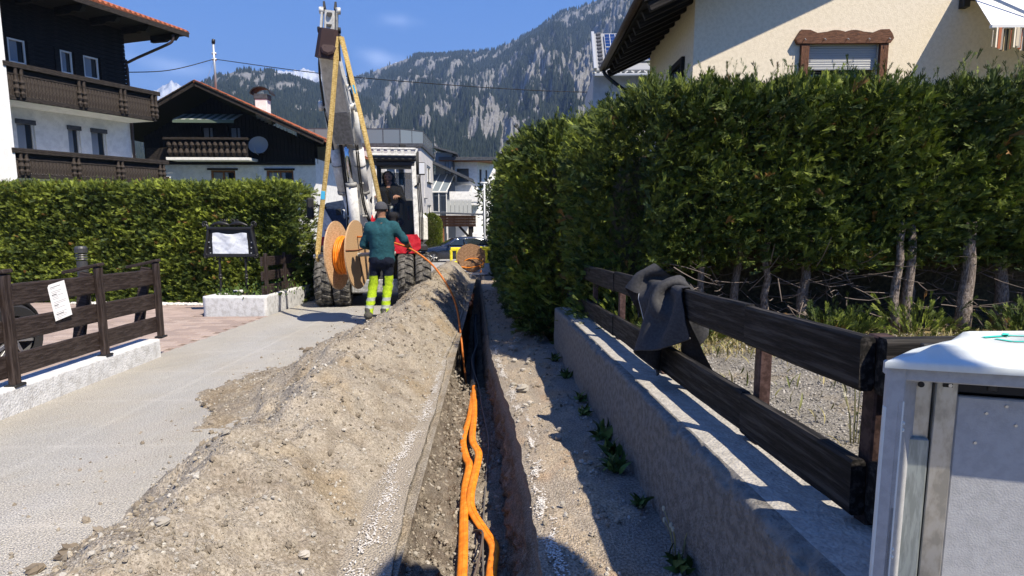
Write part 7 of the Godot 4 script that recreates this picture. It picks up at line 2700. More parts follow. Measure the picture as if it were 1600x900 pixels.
	for s in [-1.0, 1.0]:
		part(boom, "boom_bracket", taper_mesh(base + v3(0.27 * s, -0.1, 0.10), base + v3(0.25 * s, 0.75, 0.30), 0.34, 0.06, 0.16, 0.05, Vector3.BACK), grey if s < 0 else red)
		part(boom, "boom_flange", taper_mesh(base.lerp(knee, 0.35) + v3(0.10 * s, 0, 0.16), knee + v3(0.10 * s, 0.05, 0.14), 0.10, 0.03, 0.14, 0.03, Vector3.BACK), paintm)
	cylinder(boom, "foot_pin", base + v3(-0.26, 0.1, 0.05), base + v3(0.26, 0.1, 0.05), 0.06, M.dark)
	# lift rams either side, adjusting ram in the middle
	var rams := [[P.call(-2.644, 0.95, -12.12), P.call(-2.73, 1.62, -11.93), P.call(-2.776, 2.40, -11.55), P.call(-2.78, 2.98, -11.25)], [P.call(-2.25, 0.95, -12.12), P.call(-2.35, 1.62, -11.93), P.call(-2.36, 2.40, -11.55), P.call(-2.344, 3.10, -11.15)]]
	for q in rams:
		var ram := Node3D.new()
		ram.name = "lift_ram"
		boom.add_child(ram, true)
		cylinder(ram, "rod", q[0], q[1], 0.045, paintm)
		cylinder(ram, "barrel", q[1], q[2], 0.108, paintm)
		cylinder(ram, "barrel_guard", q[2] - (q[2] - q[1]) * 0.02, q[3], 0.085, paintm)
		cylinder(ram, "gland", q[1] + (q[2] - q[1]) * -0.03, q[1] + (q[2] - q[1]) * 0.04, 0.118, grey)
		cylinder(ram, "clamp_band", q[1].lerp(q[2], 0.62), q[1].lerp(q[2], 0.65), 0.116, grey)
	var mid := Node3D.new()
	mid.name = "adjusting_ram"
	boom.add_child(mid)
	var c0: Vector3 = P.call(-2.486, 0.40, -11.92)
	var c1: Vector3 = P.call(-2.512, 1.75, -11.60)
	var c2: Vector3 = P.call(-2.535, 2.50, -11.36)
	cylinder(mid, "barrel", c0, c1, 0.098, paintm)
	cylinder(mid, "gland", c1 + (c0 - c1) * 0.03, c1 - (c0 - c1) * 0.02, 0.105, grey)
	cylinder(mid, "rod", c1, c2, 0.048, M.chrome)
	cylinder(mid, "rod_eye", c2 + v3(-0.12, 0.03, 0), c2 + v3(0.12, 0.03, 0), 0.085, paintm)
	for s in [-1.0, 1.0]:
		part(mid, "clevis", taper_mesh(c2 + v3(0.13 * s, -0.06, 0), c2 + v3(0.13 * s, 0.26, 0.08), 0.12, 0.035, 0.16, 0.035, Vector3.BACK), paintm)
	for k in 1:
		part(boom, "hose", tube(curve([base + v3(-0.12 + 0.04 * k, 0.3, 0.28), base.lerp(knee, 0.5) + v3(-0.16 + 0.05 * k, 0, 0.24), knee + v3(-0.15 + 0.06 * k, -0.1, 0.22), knee + v3(-0.12 + 0.1 * k, 0.3, 0.25)], 4), 0.018, 6), M.black)
	for s in [-1.0, 1.0]:
		for k in 2:
			part(boom, "hose", tube(curve([base + v3((0.24 + 0.03 * k) * s, 0.5, 0.30), base.lerp(knee, 0.45) + v3((0.13 + 0.03 * k) * s, 0, 0.27), knee + v3((0.13 + 0.03 * k) * s, -0.1, 0.22), knee + v3(0.2 * s, 0.32, 0.3)], 4), 0.015, 6), M.black)
		for q in [0.35, 0.62, 0.86]:
			box(boom, "hose_clamp", v3(0.09, 0.035, 0.03), base.lerp(knee, q) + v3(0.14 * s, 0, 0.25), grey, Vector3(-20, 0, 0), 0.004)
	# dipper stick, seen from below
	var s0: Vector3 = P.call(-2.53, 2.52, -11.38)
	var s1: Vector3 = P.call(-2.545, 3.05, -11.0)
	var s2: Vector3 = P.call(-2.45, 3.80, -9.98)
	var dip := Node3D.new()
	dip.name = "dipper"
	t.add_child(dip)
	part(dip, "dipper_heel", taper_mesh(s0, s1, 0.26, 0.34, 0.42, 0.42, Vector3.UP), grey)
	part(dip, "dipper_arm", taper_mesh(s1, s2, 0.40, 0.41, 0.26, 0.28, Vector3.UP), paintm)
	cylinder(dip, "elbow_pin", s1 + v3(-0.30, 0, 0.05), s1 + v3(0.30, 0, 0.05), 0.06, paintm)
	for s in [-1.0, 1.0]:
		cylinder(dip, "pin_boss", s1 + v3(0.27 * s, 0, 0.05), s1 + v3(0.33 * s, 0, 0.05), 0.085, paintm)
	part(dip, "side_fitting", taper_mesh(s1.lerp(s2, 0.35) + v3(0.2, 0, 0), s1.lerp(s2, 0.35) + v3(0.32, 0.03, 0), 0.10, 0.08, 0.06, 0.06, Vector3.UP), paintm)
	part(dip, "hose", tube(curve([s2 + v3(-0.12, 0.0, 0.0), s1.lerp(s2, 0.6) + v3(-0.2, 0.0, 0.05), s1 + v3(-0.24, 0, 0.1), s0 + v3(-0.2, -0.2, 0.2)], 4), 0.018, 6), M.black)
	part(dip, "hose", tube(curve([s2 + v3(0.18, 0.2, 0.05), s2 + v3(0.26, -0.1, 0.1), s1.lerp(s2, 0.6) + v3(0.24, 0.0, 0.05), s1 + v3(0.24, 0.1, 0.1)], 4), 0.018, 6), M.black)
	# link and quick coupler at the tip
	var brown := tone_mat("coupler", lin(0.020, 0.012, 0.012), lin(0.045, 0.026, 0.026), lin(0.08, 0.05, 0.05), Vector3.ONE * 0.2, 0.6, 0.03)
	var cp := Node3D.new()
	cp.name = "quick_coupler"
	t.add_child(cp)
	var k0: Vector3 = P.call(-2.43, 3.62, -9.92)
	var k1: Vector3 = P.call(-2.385, 4.02, -9.86)
	var k2: Vector3 = P.call(-2.352, 4.29, -9.80)
	part(cp, "coupler_block", taper_mesh(k0 + v3(-0.01, -0.02, 0), k1, 0.36, 0.36, 0.28, 0.28, Vector3.BACK, 0.35), brown)
	part(cp, "coupler_face", lathe([Vector2(0.0, 0.0), Vector2(0.12, 0.0), Vector2(0.12, 0.05), Vector2(0.09, 0.07), Vector2(0.0, 0.07)], 8), brown, at(k0 + v3(0.02, 0.08, 0.14), Vector3(75, 0, 0)))
	for q in [[-0.06, 0.26, 0.13], [0.05, 0.28, 0.13], [0.0, 0.36, 0.13], [-0.09, 0.16, 0.15]]:
		cylinder(cp, "coupler_hose", k0 + v3(q[0], q[1], q[2]), k0 + v3(q[0] + 0.08, q[1] - 0.06, q[2] + 0.04), 0.022, brown, 7)
	for s in [-1.0, 1.0]:
		part(cp, "link_plate", taper_mesh(k0.lerp(k1, 0.55) + v3(0.125 * s, 0, 0.05), k2 + v3(0.105 * s, 0.02, 0.02), 0.10, 0.03, 0.10, 0.03, Vector3.BACK), paintm if s < 0 else grey)
		cylinder(cp, "link_pin", k2 + v3(0.09 * s, -0.02, 0.02), k2 + v3(0.155 * s, -0.02, 0.02), 0.05, paintm)
		cylinder(cp, "link_pin", k1 + v3(0.11 * s, -0.02, 0.04), k1 + v3(0.17 * s, -0.02, 0.04), 0.045, M.black)
		part(cp, "hook_lug", taper_mesh(k2 + v3(0.08 * s, 0.0, 0.0), k2 + v3(0.085 * s, 0.12, 0.0), 0.11, 0.04, 0.02, 0.03, Vector3.BACK), M.black)
	part(cp, "link_box", taper_mesh(k1 + v3(0, -0.08, 0.0), k2 + v3(0, -0.01, 0.0), 0.12, 0.16, 0.11, 0.15, Vector3.BACK), paintm)
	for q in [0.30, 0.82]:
		part(cp, "link_dark_disc", prism(disc2(0.042, 14), 0.006), M.black, at(k1.lerp(k2, q) + v3(0, -0.03, 0.064), Vector3(-14, 0, 0)))  # black disc drawn as the darkness of an opening; the link is solid


func strap_mesh(a: Vector3, b: Vector3, w: float) -> ArrayMesh:
	var rows := []
	var side := (b - a).cross(Vector3.BACK).normalized()
	for j in 2:
		for i in 41:
			var k := i / 40.0
			var tw := 0.5 * sin(k * 7.0) + 0.25
			var d := side * cos(tw) + Vector3.BACK * sin(tw)
			var p := a.lerp(b, k) + Vector3(0.012 * sin(k * 5.0), 0, 0.01 * sin(k * 9.0))
			if j == 0:
				rows.append([p - d * w * 0.5 + Vector3(0, 0, 0.004), p - d * w * 0.17 + Vector3(0, 0, 0.009), p + d * w * 0.17 + Vector3(0, 0, 0.009), p + d * w * 0.5 + Vector3(0, 0, 0.004), p + d * w * 0.5 - Vector3(0, 0, 0.004), p - d * w * 0.5 - Vector3(0, 0, 0.004), p - d * w * 0.5 + Vector3(0, 0, 0.004)])
	return sheet(rows)


func make_drum_and_straps() -> void:
	var sm := tone_mat("strap", lin(0.30, 0.20, 0.06), lin(0.46, 0.33, 0.12), lin(0.56, 0.43, 0.20), Vector3(0.5, 0.25, 0.5), 0.9, 0.02)
	var top := Vector3(-2.235, 3.90, -9.78)
	var bl := Vector3(-2.665, 0.575, -9.72)
	var br := Vector3(-1.475, 0.60, -9.57)
	var blue := flat_mat(lin(0.05, 0.38, 0.62), 0.8)
	var q := [[top + Vector3(-0.02, 0, 0), bl, "tan lifting strap from the boom tip to the left end of the drum axle"], [top + Vector3(0.03, 0, 0), br, "tan lifting strap from the boom tip passing in front of the cab"]]
	for i in 2:
		var t := thing("lifting_strap", q[i][2], "strap")
		part(t, "webbing", strap_mesh(q[i][0], q[i][1], 0.058), sm)
		part(t, "webbing", strap_mesh(q[i][0] + Vector3(0.02, 0, -0.03), q[i][1] + Vector3(0.01, 0, -0.05), 0.05), sm)
		var e: Vector3 = q[i][1]
		var loop := []
		for k in 13:
			var a := TAU * k / 12.0
			loop.append(e + Vector3(0.0, sin(a) * 0.07 - 0.02, cos(a) * 0.07))
		part(t, "end_loop", tube(loop, 0.02, 6), sm)
		var lp: Vector3 = q[i][0].lerp(e, 0.72 if i == 0 else 0.24)
		part(t, "blue_label", chamfer_box(Vector3(0.062, 0.13, 0.024), 0.003), blue, at(lp + Vector3(0, 0, 0.006), Vector3(0, 0, -7 if i == 0 else 12)))
	# axle bar and the wooden drum
	var d := thing("cable_drum", "chipboard drum wound with orange duct hanging from the straps", "cable drum")
	var a0 := Vector3(-2.73, 0.55, -9.735)
	var a1 := Vector3(-1.42, 0.605, -9.565)
	part(d, "axle_bar", tube([a0, a1], 0.032, 12), flat_mat(lin(0.36, 0.36, 0.34), 0.5, 0.4))
	var ax := (a1 - a0).normalized()
	var osb := tone_mat("osb", lin(0.25, 0.145, 0.07), lin(0.42, 0.27, 0.145), lin(0.56, 0.40, 0.24), Vector3(0.30, 0.16, 0.22), 0.8, 0.02, 5, 0.2, 0.05)
	osb.albedo_texture = noise_tex("osb_flakes", 0.035, [[0.0, lin(0.20, 0.11, 0.05)], [0.25, lin(0.38, 0.235, 0.12)], [0.5, lin(0.46, 0.30, 0.165)], [1.0, lin(0.60, 0.45, 0.28)]], 3, FastNoiseLite.TYPE_CELLULAR, 512, 20.0)
	var plain := tone_mat("ply", lin(0.40, 0.25, 0.13), lin(0.48, 0.31, 0.17), lin(0.54, 0.36, 0.21), Vector3(0.8, 0.2, 0.8), 0.7)
	var y := (Vector3.UP - ax * ax.y).normalized()
	var bx := Basis(y.cross(ax).normalized(), y, ax)      # local z along the axle
	var cl := Vector3(-2.345, 0.568, -9.688)
	var cr := Vector3(-2.030, 0.582, -9.644)
	part(d, "flange", prism(disc2(0.54, 48), 0.022), plain, Transform3D(bx, cl))
	part(d, "flange", prism(disc2(0.54, 48), 0.022), osb, Transform3D(bx, cr))
	part(d, "core", prism(disc2(0.22, 24), cl.distance_to(cr) - 0.024), plain, Transform3D(bx, (cl + cr) * 0.5))
	var orange := duct_mat()
	for lay in 2:
		for i in 9 - lay:
			var pts := []
			var r := 0.255 + 0.031 * lay + 0.008 * sin(i * 2.3)
			var c := cl.lerp(cr, 0.085 + 0.098 * i + 0.049 * lay)
			for k in 33:
				var a := TAU * k / 32.0
				pts.append(c + (bx.x * cos(a) + bx.y * sin(a)) * r + ax * 0.018 * sin(a))
			part(d, "duct_turn", tube(pts, 0.0175, 7), orange)
	part(d, "slot", chamfer_box(Vector3(0.022, 0.44, 0.004), 0.001), M.black, Transform3D(bx, cr + ax * 0.0125) * at(Vector3(0.10, -0.26, 0), Vector3(0, 0, 14)))
	part(d, "strap_band", tube(arc_on(bx, cr, ax, 0.543, 0.20, 2.95), 0.008, 5), flat_mat(lin(0.20, 0.07, 0.03), 0.8))


func arc_on(bx: Basis, c: Vector3, ax: Vector3, r: float, a0: float, a1: float) -> Array:
	# a cord drawn straight across the outer face from rim to rim
	var p := c + (bx.x * cos(a0) + bx.y * sin(a0)) * r + ax * 0.018
	var q := c + (bx.x * cos(a1) + bx.y * sin(a1)) * r + ax * 0.018
	return curve([p, p.lerp(q, 0.5) + Vector3(0, -0.03, 0), q], 5)


func duct_mat() -> StandardMaterial3D:
	if not M.has("duct"):
		M.duct = tone_mat("duct", lin(0.62, 0.17, 0.012), lin(0.76, 0.225, 0.016), lin(0.82, 0.27, 0.03), Vector3.ONE * 0.6, 0.42, 0.015)
	return M.duct


func make_ducts() -> void:
	# the duct being paid out from the drum, through the worker's hand, into the trench
	var t := thing("orange_duct", "orange duct running from the drum through the worker's hand into the trench", "duct")
	var pts := [Vector3(-2.02, 0.86, -9.66), Vector3(-1.80, 0.86, -9.52), Vector3(-1.5, 0.80, -9.42), Vector3(-1.205, 0.715, -9.33), Vector3(-0.966, 0.58, -9.22), Vector3(-0.80, 0.45, -9.12), Vector3(-0.668, 0.30, -9.0), Vector3(-0.56, 0.14, -8.93), Vector3(-0.48, -0.02, -8.86), Vector3(-0.42, -0.22, -8.76), Vector3(-0.37, -0.5, -8.5), Vector3(-0.32, -0.9, -8.3), Vector3(-0.27, -1.22, -8.1)]
	part(t, "duct", tube(curve(pts, 4), 0.015, 9), tone_mat("duct_dusty", lin(0.40, 0.11, 0.02), lin(0.50, 0.145, 0.022), lin(0.58, 0.19, 0.04), Vector3.ONE * 0.4, 0.55, 0.02))
	# the ducts already lying in the trench: flat twin ribbons that cross over each other
	var ribbons := [
		["orange twin duct lying straight along the left of the trench floor", [[-0.165, 7.0, -0.45], [-0.16, 6.91, -0.44], [-0.17, 5.67, -0.4], [-0.203, 4.89, -0.39], [-0.166, 4.46, -0.375], [-0.137, 4.28, -0.37], [-0.153, 3.94, -0.39], [-0.149, 3.57, -0.395], [-0.138, 3.18, -0.395], [-0.132, 2.86, -0.39], [-0.13, 2.2, -0.39], [-0.13, 1.0, -0.39]]],
		["orange twin duct winding to the right across the trench floor", [[-0.155, 7.0, -0.43], [-0.152, 6.91, -0.42], [-0.127, 5.66, -0.39], [-0.125, 4.8, -0.355], [-0.068, 4.45, -0.345], [-0.091, 4.08, -0.365], [-0.113, 3.74, -0.38], [-0.096, 3.53, -0.39], [-0.017, 3.28, -0.395], [0.032, 3.1, -0.39], [0.016, 2.84, -0.385], [-0.01, 2.2, -0.39], [0.0, 1.0, -0.39]]]]
	for q in ribbons:
		var d := thing("trench_duct", q[0], "duct")
		var pp := []
		for e in q[1]:
			pp.append(Vector3(e[0], gy(-e[1]) + e[2] + 0.018 + 0.006 * sin(e[1] * 4.0), -e[1]))
		part(d, "flat_duct", tube(curve(pp, 7), 0.0285, 14, true, 0.42), duct_mat())
		# the welded seam between the two channels of the duct
		for k in pp.size():
			pp[k] += Vector3(0.002, 0.0112, 0)
		part(d, "seam", tube(curve(pp, 7), 0.0035, 5), duct_mat())
	# black corrugated pipe that the ducts come out of
	var b := thing("corrugated_pipe", "black corrugated pipe in the shaded part of the trench", "pipe")
	var cp := curve([Vector3(-0.157, gy(-6.85) - 0.41, -6.85), Vector3(-0.17, gy(-7.5) - 0.47, -7.5), Vector3(-0.20, gy(-8.6) - 0.60, -8.6), Vector3(-0.24, gy(-9.9) - 0.72, -9.9), Vector3(-0.22, gy(-11.5) - 0.78, -11.5), Vector3(-0.27, gy(-13.5) - 0.82, -13.5), Vector3(-0.31, gy(-17.0) - 0.85, -17.0)], 36)
	var rad := []
	for i in cp.size():
		rad.append(0.034 if i % 2 else 0.044)
	part(b, "pipe", tube(cp, rad, 10, false), M.dark)
	var w1 := thing("trench_wire", "thin grey wire looping along the trench floor and wall", "wire")
	part(w1, "wire", tube(curve([Vector3(-0.02, gy(-2.6) - 0.40, -2.6), Vector3(-0.03, gy(-3.3) - 0.385, -3.3), Vector3(-0.01, gy(-4.2) - 0.40, -4.2), Vector3(0.01, gy(-4.9) - 0.38, -4.9), Vector3(-0.05, gy(-5.8) - 0.36, -5.8), Vector3(-0.10, gy(-6.8) - 0.38, -6.8), Vector3(-0.22, gy(-8.4) - 0.40, -8.4), Vector3(-0.16, gy(-10.0) - 0.4, -10.0), Vector3(-0.28, gy(-12.4) - 0.35, -12.4)], 6), 0.006, 6), flat_mat(lin(0.12, 0.11, 0.10), 0.7))
	var w2 := thing("trench_wire", "thin brown wire sticking up from the near trench floor", "wire")
	part(w2, "wire", tube(curve([Vector3(-0.09, gy(-2.75) - 0.40, -2.75), Vector3(-0.05, gy(-2.95) - 0.36, -2.95), Vector3(-0.03, gy(-3.2) - 0.34, -3.2), Vector3(-0.08, gy(-3.35) - 0.40, -3.35)], 5), 0.007, 6), flat_mat(lin(0.10, 0.075, 0.06), 0.7))
	# warning tape and rags further along
	var tp := thing("warning_net", "crumpled orange warning net on the far trench edge", "net")
	var rows := []
	for i in 16:
		var k := i / 15.0
		var row := []
		for j in 7:
			var m := j / 6.0
			row.append(Vector3(-0.30 + 0.10 * noise.get_noise_2d(k * 5.0, m * 3.0) - 0.10 * m, gy(-12.0 - 2.2 * k) + 0.02 - 0.45 * m + 0.10 * noise.get_noise_2d(k * 7.0 + 9.0, m * 4.0), -12.0 - 2.2 * k))
		rows.append(row)
	part(tp, "net", sheet(rows), flat_mat(lin(0.55, 0.16, 0.05), 0.8))


# ---------------------------------------------------------------- cars
func make_car(label: String, p: Vector3, turn: float, body: Color) -> Node3D:
	# length along local x (nose at -x), y up
	var t := thing("parked_car", label, "car", p, turn)
	var pm := flat_mat(body, 0.22, 0.15)
	pm.clearcoat_enabled = true
	pm.clearcoat = 1.0
	pm.clearcoat_roughness = 0.04
	# lower body: stations along the length with half width, sill, belt height
	var rows := []
	for s in [[-2.36, 0.52, 0.42, 0.55], [-2.33, 0.66, 0.30, 0.66], [-2.2, 0.78, 0.24, 0.74], [-1.9, 0.86, 0.22, 0.82], [-1.3, 0.90, 0.22, 0.92], [-0.9, 0.905, 0.22, 0.97], [0.0, 0.91, 0.22, 0.98], [1.0, 0.91, 0.22, 1.0], [1.7, 0.88, 0.22, 1.02], [2.1, 0.82, 0.26, 1.02], [2.3, 0.72, 0.34, 0.98], [2.36, 0.55, 0.5, 0.85]]:
		var w: float = s[1]
		var row := []
		for q in [[0.0, s[2]], [0.8, s[2]], [0.97, s[2] + 0.08], [1.0, lerpf(s[2], s[3], 0.45)], [0.985, lerpf(s[2], s[3], 0.75)], [0.93, s[3] - 0.03], [0.8, s[3] + 0.005], [0.0, s[3] + 0.03]]:
			row.append(Vector3(s[0], q[1], q[0] * w))
		for i in range(6, -1, -1):
			var v: Vector3 = row[i]
			row.append(Vector3(v.x, v.y, -v.z))
		rows.append(row)
	part(t, "body", sheet(rows), pm)
	for e in [[-2.36, true], [2.36, false]]:
		part(t, "bumper", chamfer_box(v3(0.10, 0.26, 1.2), 0.04), pm, at(v3(e[0] * 0.985, 0.48, 0)))
	# greenhouse
	var gr := []
	for s in [[-1.0, 0.80, 0.96, 0.985], [-0.75, 0.79, 0.96, 1.10], [-0.25, 0.74, 0.97, 1.36], [0.2, 0.71, 0.97, 1.44], [0.9, 0.69, 0.98, 1.445], [1.5, 0.66, 1.0, 1.36], [1.95, 0.66, 1.0, 1.16], [2.15, 0.68, 1.0, 1.03]]:
		var row := []
		for q in [[1.0, s[2]], [0.985, lerpf(s[2], s[3], 0.5)], [0.93, lerpf(s[2], s[3], 0.9)], [0.8, s[3] - 0.003], [0.0, s[3] + 0.015], [-0.8, s[3] - 0.003], [-0.93, lerpf(s[2], s[3], 0.9)], [-0.985, lerpf(s[2], s[3], 0.5)], [-1.0, s[2]]]:
			row.append(Vector3(s[0], q[1], q[0] * s[1]))
		gr.append(row)
	part(t, "cabin", sheet(gr), pm)
	var gm := flat_mat(lin(0.02, 0.028, 0.032), 0.03, 0.0, 0.8)
	for s in [-1.0, 1.0]:
		var yw := [[-0.62, 1.02, 0.80], [-0.20, 1.31, 0.745], [0.22, 1.39, 0.725], [0.30, 1.02, 0.80]]
		var y2 := [[0.38, 1.02, 0.80], [0.32, 1.39, 0.722], [0.95, 1.385, 0.705], [1.55, 1.28, 0.68], [1.75, 1.05, 0.70]]
		for poly in [yw, y2]:
			var st := new_st()
			for i in range(1, poly.size() - 1):
				tri(st, v3(poly[0][0], poly[0][1], s * (poly[0][2] + 0.012)), v3(poly[i][0], poly[i][1], s * (poly[i][2] + 0.012)), v3(poly[i + 1][0], poly[i + 1][1], s * (poly[i + 1][2] + 0.012)), s > 0)
			part(t, "side_window", done(st), gm)
			part(t, "window_trim", tube([v3(poly[0][0], poly[0][1], s * (poly[0][2] + 0.014)), v3(poly[1][0], poly[1][1], s * (poly[1][2] + 0.014)), v3(poly[2][0], poly[2][1], s * (poly[2][2] + 0.014))], 0.012, 5), M.chrome)
		part(t, "mirror", chamfer_box(v3(0.12, 0.12, 0.20), 0.04), pm, at(v3(-0.55, 1.05, s * 0.98)))
		for x in [0.15, 1.05]:
			part(t, "door_handle", chamfer_box(v3(0.18, 0.03, 0.03), 0.01), M.chrome, at(v3(x, 0.86, s * 0.915)))
		part(t, "headlight", chamfer_box(v3(0.34, 0.12, 0.20), 0.05), flat_mat(lin(0.60, 0.64, 0.68), 0.08), at(v3(-2.12, 0.66, s * 0.66), Vector3(0, s * 28, 0)))
		part(t, "tail_light", chamfer_box(v3(0.16, 0.14, 0.22), 0.04), flat_mat(lin(0.35, 0.01, 0.012), 0.15), at(v3(2.22, 0.86, s * 0.6)))
	var st2 := new_st()
	quad(st2, v3(-0.98, 1.005, 0.66), v3(-0.98, 1.005, -0.66), v3(-0.24, 1.375, -0.60), v3(-0.24, 1.375, 0.60))
	part(t, "windscreen", done(st2), gm)
	part(t, "grille", chamfer_box(v3(0.04, 0.20, 0.9), 0.01), M.black, at(v3(-2.37, 0.55, 0)))
	for x in [-1.45, 1.42]:
		for s in [-1.0, 1.0]:
			var w := Node3D.new()
			w.name = "wheel"
			t.add_child(w, true)
			w.position = v3(x, 0.33, s * 0.80)
			part(w, "tyre", lathe([Vector2(0.22, -0.10), Vector2(0.31, -0.11), Vector2(0.33, -0.08), Vector2(0.33, 0.08), Vector2(0.31, 0.11), Vector2(0.22, 0.10)], 28), flat_mat(lin(0.018, 0.018, 0.018), 0.9), at(Vector3.ZERO, Vector3(90, 0, 0)))
			part(w, "rim", lathe([Vector2(0.24, 0.07), Vector2(0.225, 0.085), Vector2(0.20, 0.06), Vector2(0.19, 0.0), Vector2(0.0, 0.0)], 24), M.dark, at(Vector3.ZERO, Vector3(90 * s, 0, 0)))
			for k in 5:
				for o in [-0.16, 0.16]:
					var a: float = TAU * k / 5.0 + o
					part(w, "spoke", taper_mesh(v3(cos(a) * 0.04, sin(a) * 0.04, s * 0.085), v3(cos(a) * 0.225, sin(a) * 0.225, s * 0.08), 0.028, 0.03, 0.02, 0.03, Vector3.BACK), M.steel)
			part(w, "hub_cap", lathe([Vector2(0.055, 0.08), Vector2(0.045, 0.10), Vector2(0.0, 0.104)], 14), M.steel, at(Vector3.ZERO, Vector3(90 * s, 0, 0)))
			part(w, "arch", lathe([Vector2(0.36, 0.0), Vector2(0.385, 0.0), Vector2(0.385, 0.02), Vector2(0.36, 0.02)], 28), M.black, at(v3(0, 0, s * 0.095), Vector3(90 * s, 0, 0)))
	return t


func arc_pts(r: float, y: float, z: float, a0: float, a1: float) -> Array:
	var out := []
	for i in 13:
		var a := lerpf(a0, a1, i / 12.0)
		out.append(v3(cos(a) * r, y + sin(a) * r, z))
	return out


func make_street_things() -> void:
	make_car("dark blue saloon car parked across the end of the road", Vector3(-1.7, gy(-35.6), -35.6), 8.0, lin(0.012, 0.018, 0.038))
	# trailer on the driveway, only its wheel in view
	var tr := thing("car_trailer", "black trailer wheel with alloy rim on the driveway behind the left fence", "trailer", Vector3(-4.98, gy(-6.05), -6.05), 82.0)
	var tw := Node3D.new()
	tw.name = "wheel"
	tr.add_child(tw)
	tw.position = v3(0, 0.34, 0.28)
	part(tw, "tyre", lathe([Vector2(0.23, -0.11), Vector2(0.32, -0.12), Vector2(0.35, -0.08), Vector2(0.35, 0.08), Vector2(0.32, 0.12), Vector2(0.23, 0.11)], 30), flat_mat(lin(0.016, 0.016, 0.017), 0.85), at(Vector3.ZERO, Vector3(90, 0, 0)))
	part(tw, "rim", lathe([Vector2(0.24, 0.08), Vector2(0.225, 0.09), Vector2(0.20, 0.05), Vector2(0.0, 0.02)], 26), M.dark, at(Vector3.ZERO, Vector3(90, 0, 0)))
	for k in 5:
		for o in [-0.2, 0.2]:
			var a: float = TAU * k / 5.0 + o
			part(tw, "spoke", taper_mesh(v3(cos(a) * 0.04, sin(a) * 0.04, 0.10), v3(cos(a) * 0.225, sin(a) * 0.225, 0.085), 0.03, 0.04, 0.03, 0.03, Vector3.BACK), M.steel)
	part(tr, "mudguard", tube(arc_pts(0.40, 0.34, 0.28, 0.1, 3.0), 0.055, 8, true, 0.5), M.black)
	box(tr, "load_bed", v3(1.6, 0.35, 1.2), v3(-0.65, 0.60, -0.85), M.dark, Vector3.ZERO, 0.02)
	box(tr, "axle", v3(0.08, 0.08, 1.6), v3(0, 0.34, -0.55), M.iron, Vector3.ZERO, 0.01)
	bar(tr, "drawbar", v3(-1.0, 0.48, -0.62), v3(-2.3, 0.45, -0.62), 0.08, 0.08, M.iron)
	# yellow plastic barrier
	var ym := tone_mat("barrier_yellow", lin(0.62, 0.50, 0.02), lin(0.76, 0.64, 0.03), lin(0.82, 0.70, 0.05), Vector3.ONE * 0.6, 0.5)
	for i in 2:
		var b := thing("plastic_barrier", ["yellow plastic road barrier left of the far wooden drum", "yellow plastic road barrier behind the far wooden drum on the right"][i], "barrier", Vector3([-1.12, 0.16][i], gy(-27.5), [-27.2, -27.6][i]), [4.0, -14.0][i])
		box(b, "top_rail", v3(0.98, 0.16, 0.10), v3(0, 0.88, 0), ym, Vector3.ZERO, 0.03)
		box(b, "bottom_rail", v3(0.98, 0.14, 0.10), v3(0, 0.28, 0), ym, Vector3.ZERO, 0.03)
		for x in [-0.46, -0.18, 0.18, 0.46]:
			box(b, "upright", v3(0.12, 0.62, 0.09), v3(x, 0.55, 0), ym, Vector3.ZERO, 0.03)
		for x in [-0.4, 0.4]:
			box(b, "foot", v3(0.14, 0.22, 0.5), v3(x, 0.11, 0), ym, Vector3.ZERO, 0.03)
	# second wooden drum standing at the end of the heap
	var d := thing("cable_drum", "brown wooden drum standing at the far end of the earth heap", "cable drum", Vector3(-0.57, gy(-24.0) + 0.56, -24.2), 0.0)
	var wood := tone_mat("drum_wood", lin(0.17, 0.095, 0.05), lin(0.25, 0.145, 0.08), lin(0.32, 0.20, 0.12), Vector3(0.9, 0.15, 0.9), 0.85)
	part(d, "flange", prism(disc2(0.545, 40), 0.04), wood, at(v3(0, 0, 0.22), Vector3(0, 14, 0)))
	part(d, "flange", prism(disc2(0.545, 40), 0.04), wood, at(v3(-0.10, 0, -0.22), Vector3(0, 14, 0)))
	part(d, "core", prism(disc2(0.25, 20), 0.42), wood, at(v3(-0.05, 0, 0), Vector3(0, 14, 0)))
	part(d, "hub", prism(disc2(0.05, 12), 0.06), M.black, at(v3(0.01, -0.12, 0.225), Vector3(0, 14, 0)))
	var loop := []
	for i in 21:
		var a := PI * i / 20.0
		loop.append(v3(cos(a) * 0.40 + 0.05, -0.20 + sin(a) * 0.20, 0.30))
	part(d, "duct_loop", tube(loop, 0.018, 7), duct_mat())
	part(d, "duct_loop", tube(curve([v3(-0.5, -0.32, 0.32), v3(-0.1, -0.36, 0.36), v3(0.3, -0.28, 0.36), v3(0.46, -0.2, 0.3)], 5), 0.022, 7), duct_mat())
	part(d, "duct_loop", tube(curve([v3(0.3, -0.28, 0.36), v3(0.35, -0.5, 0.5), v3(0.2, -0.62, 0.9), v3(0.15, -0.8, 2.5)], 5), 0.02, 7), duct_mat())


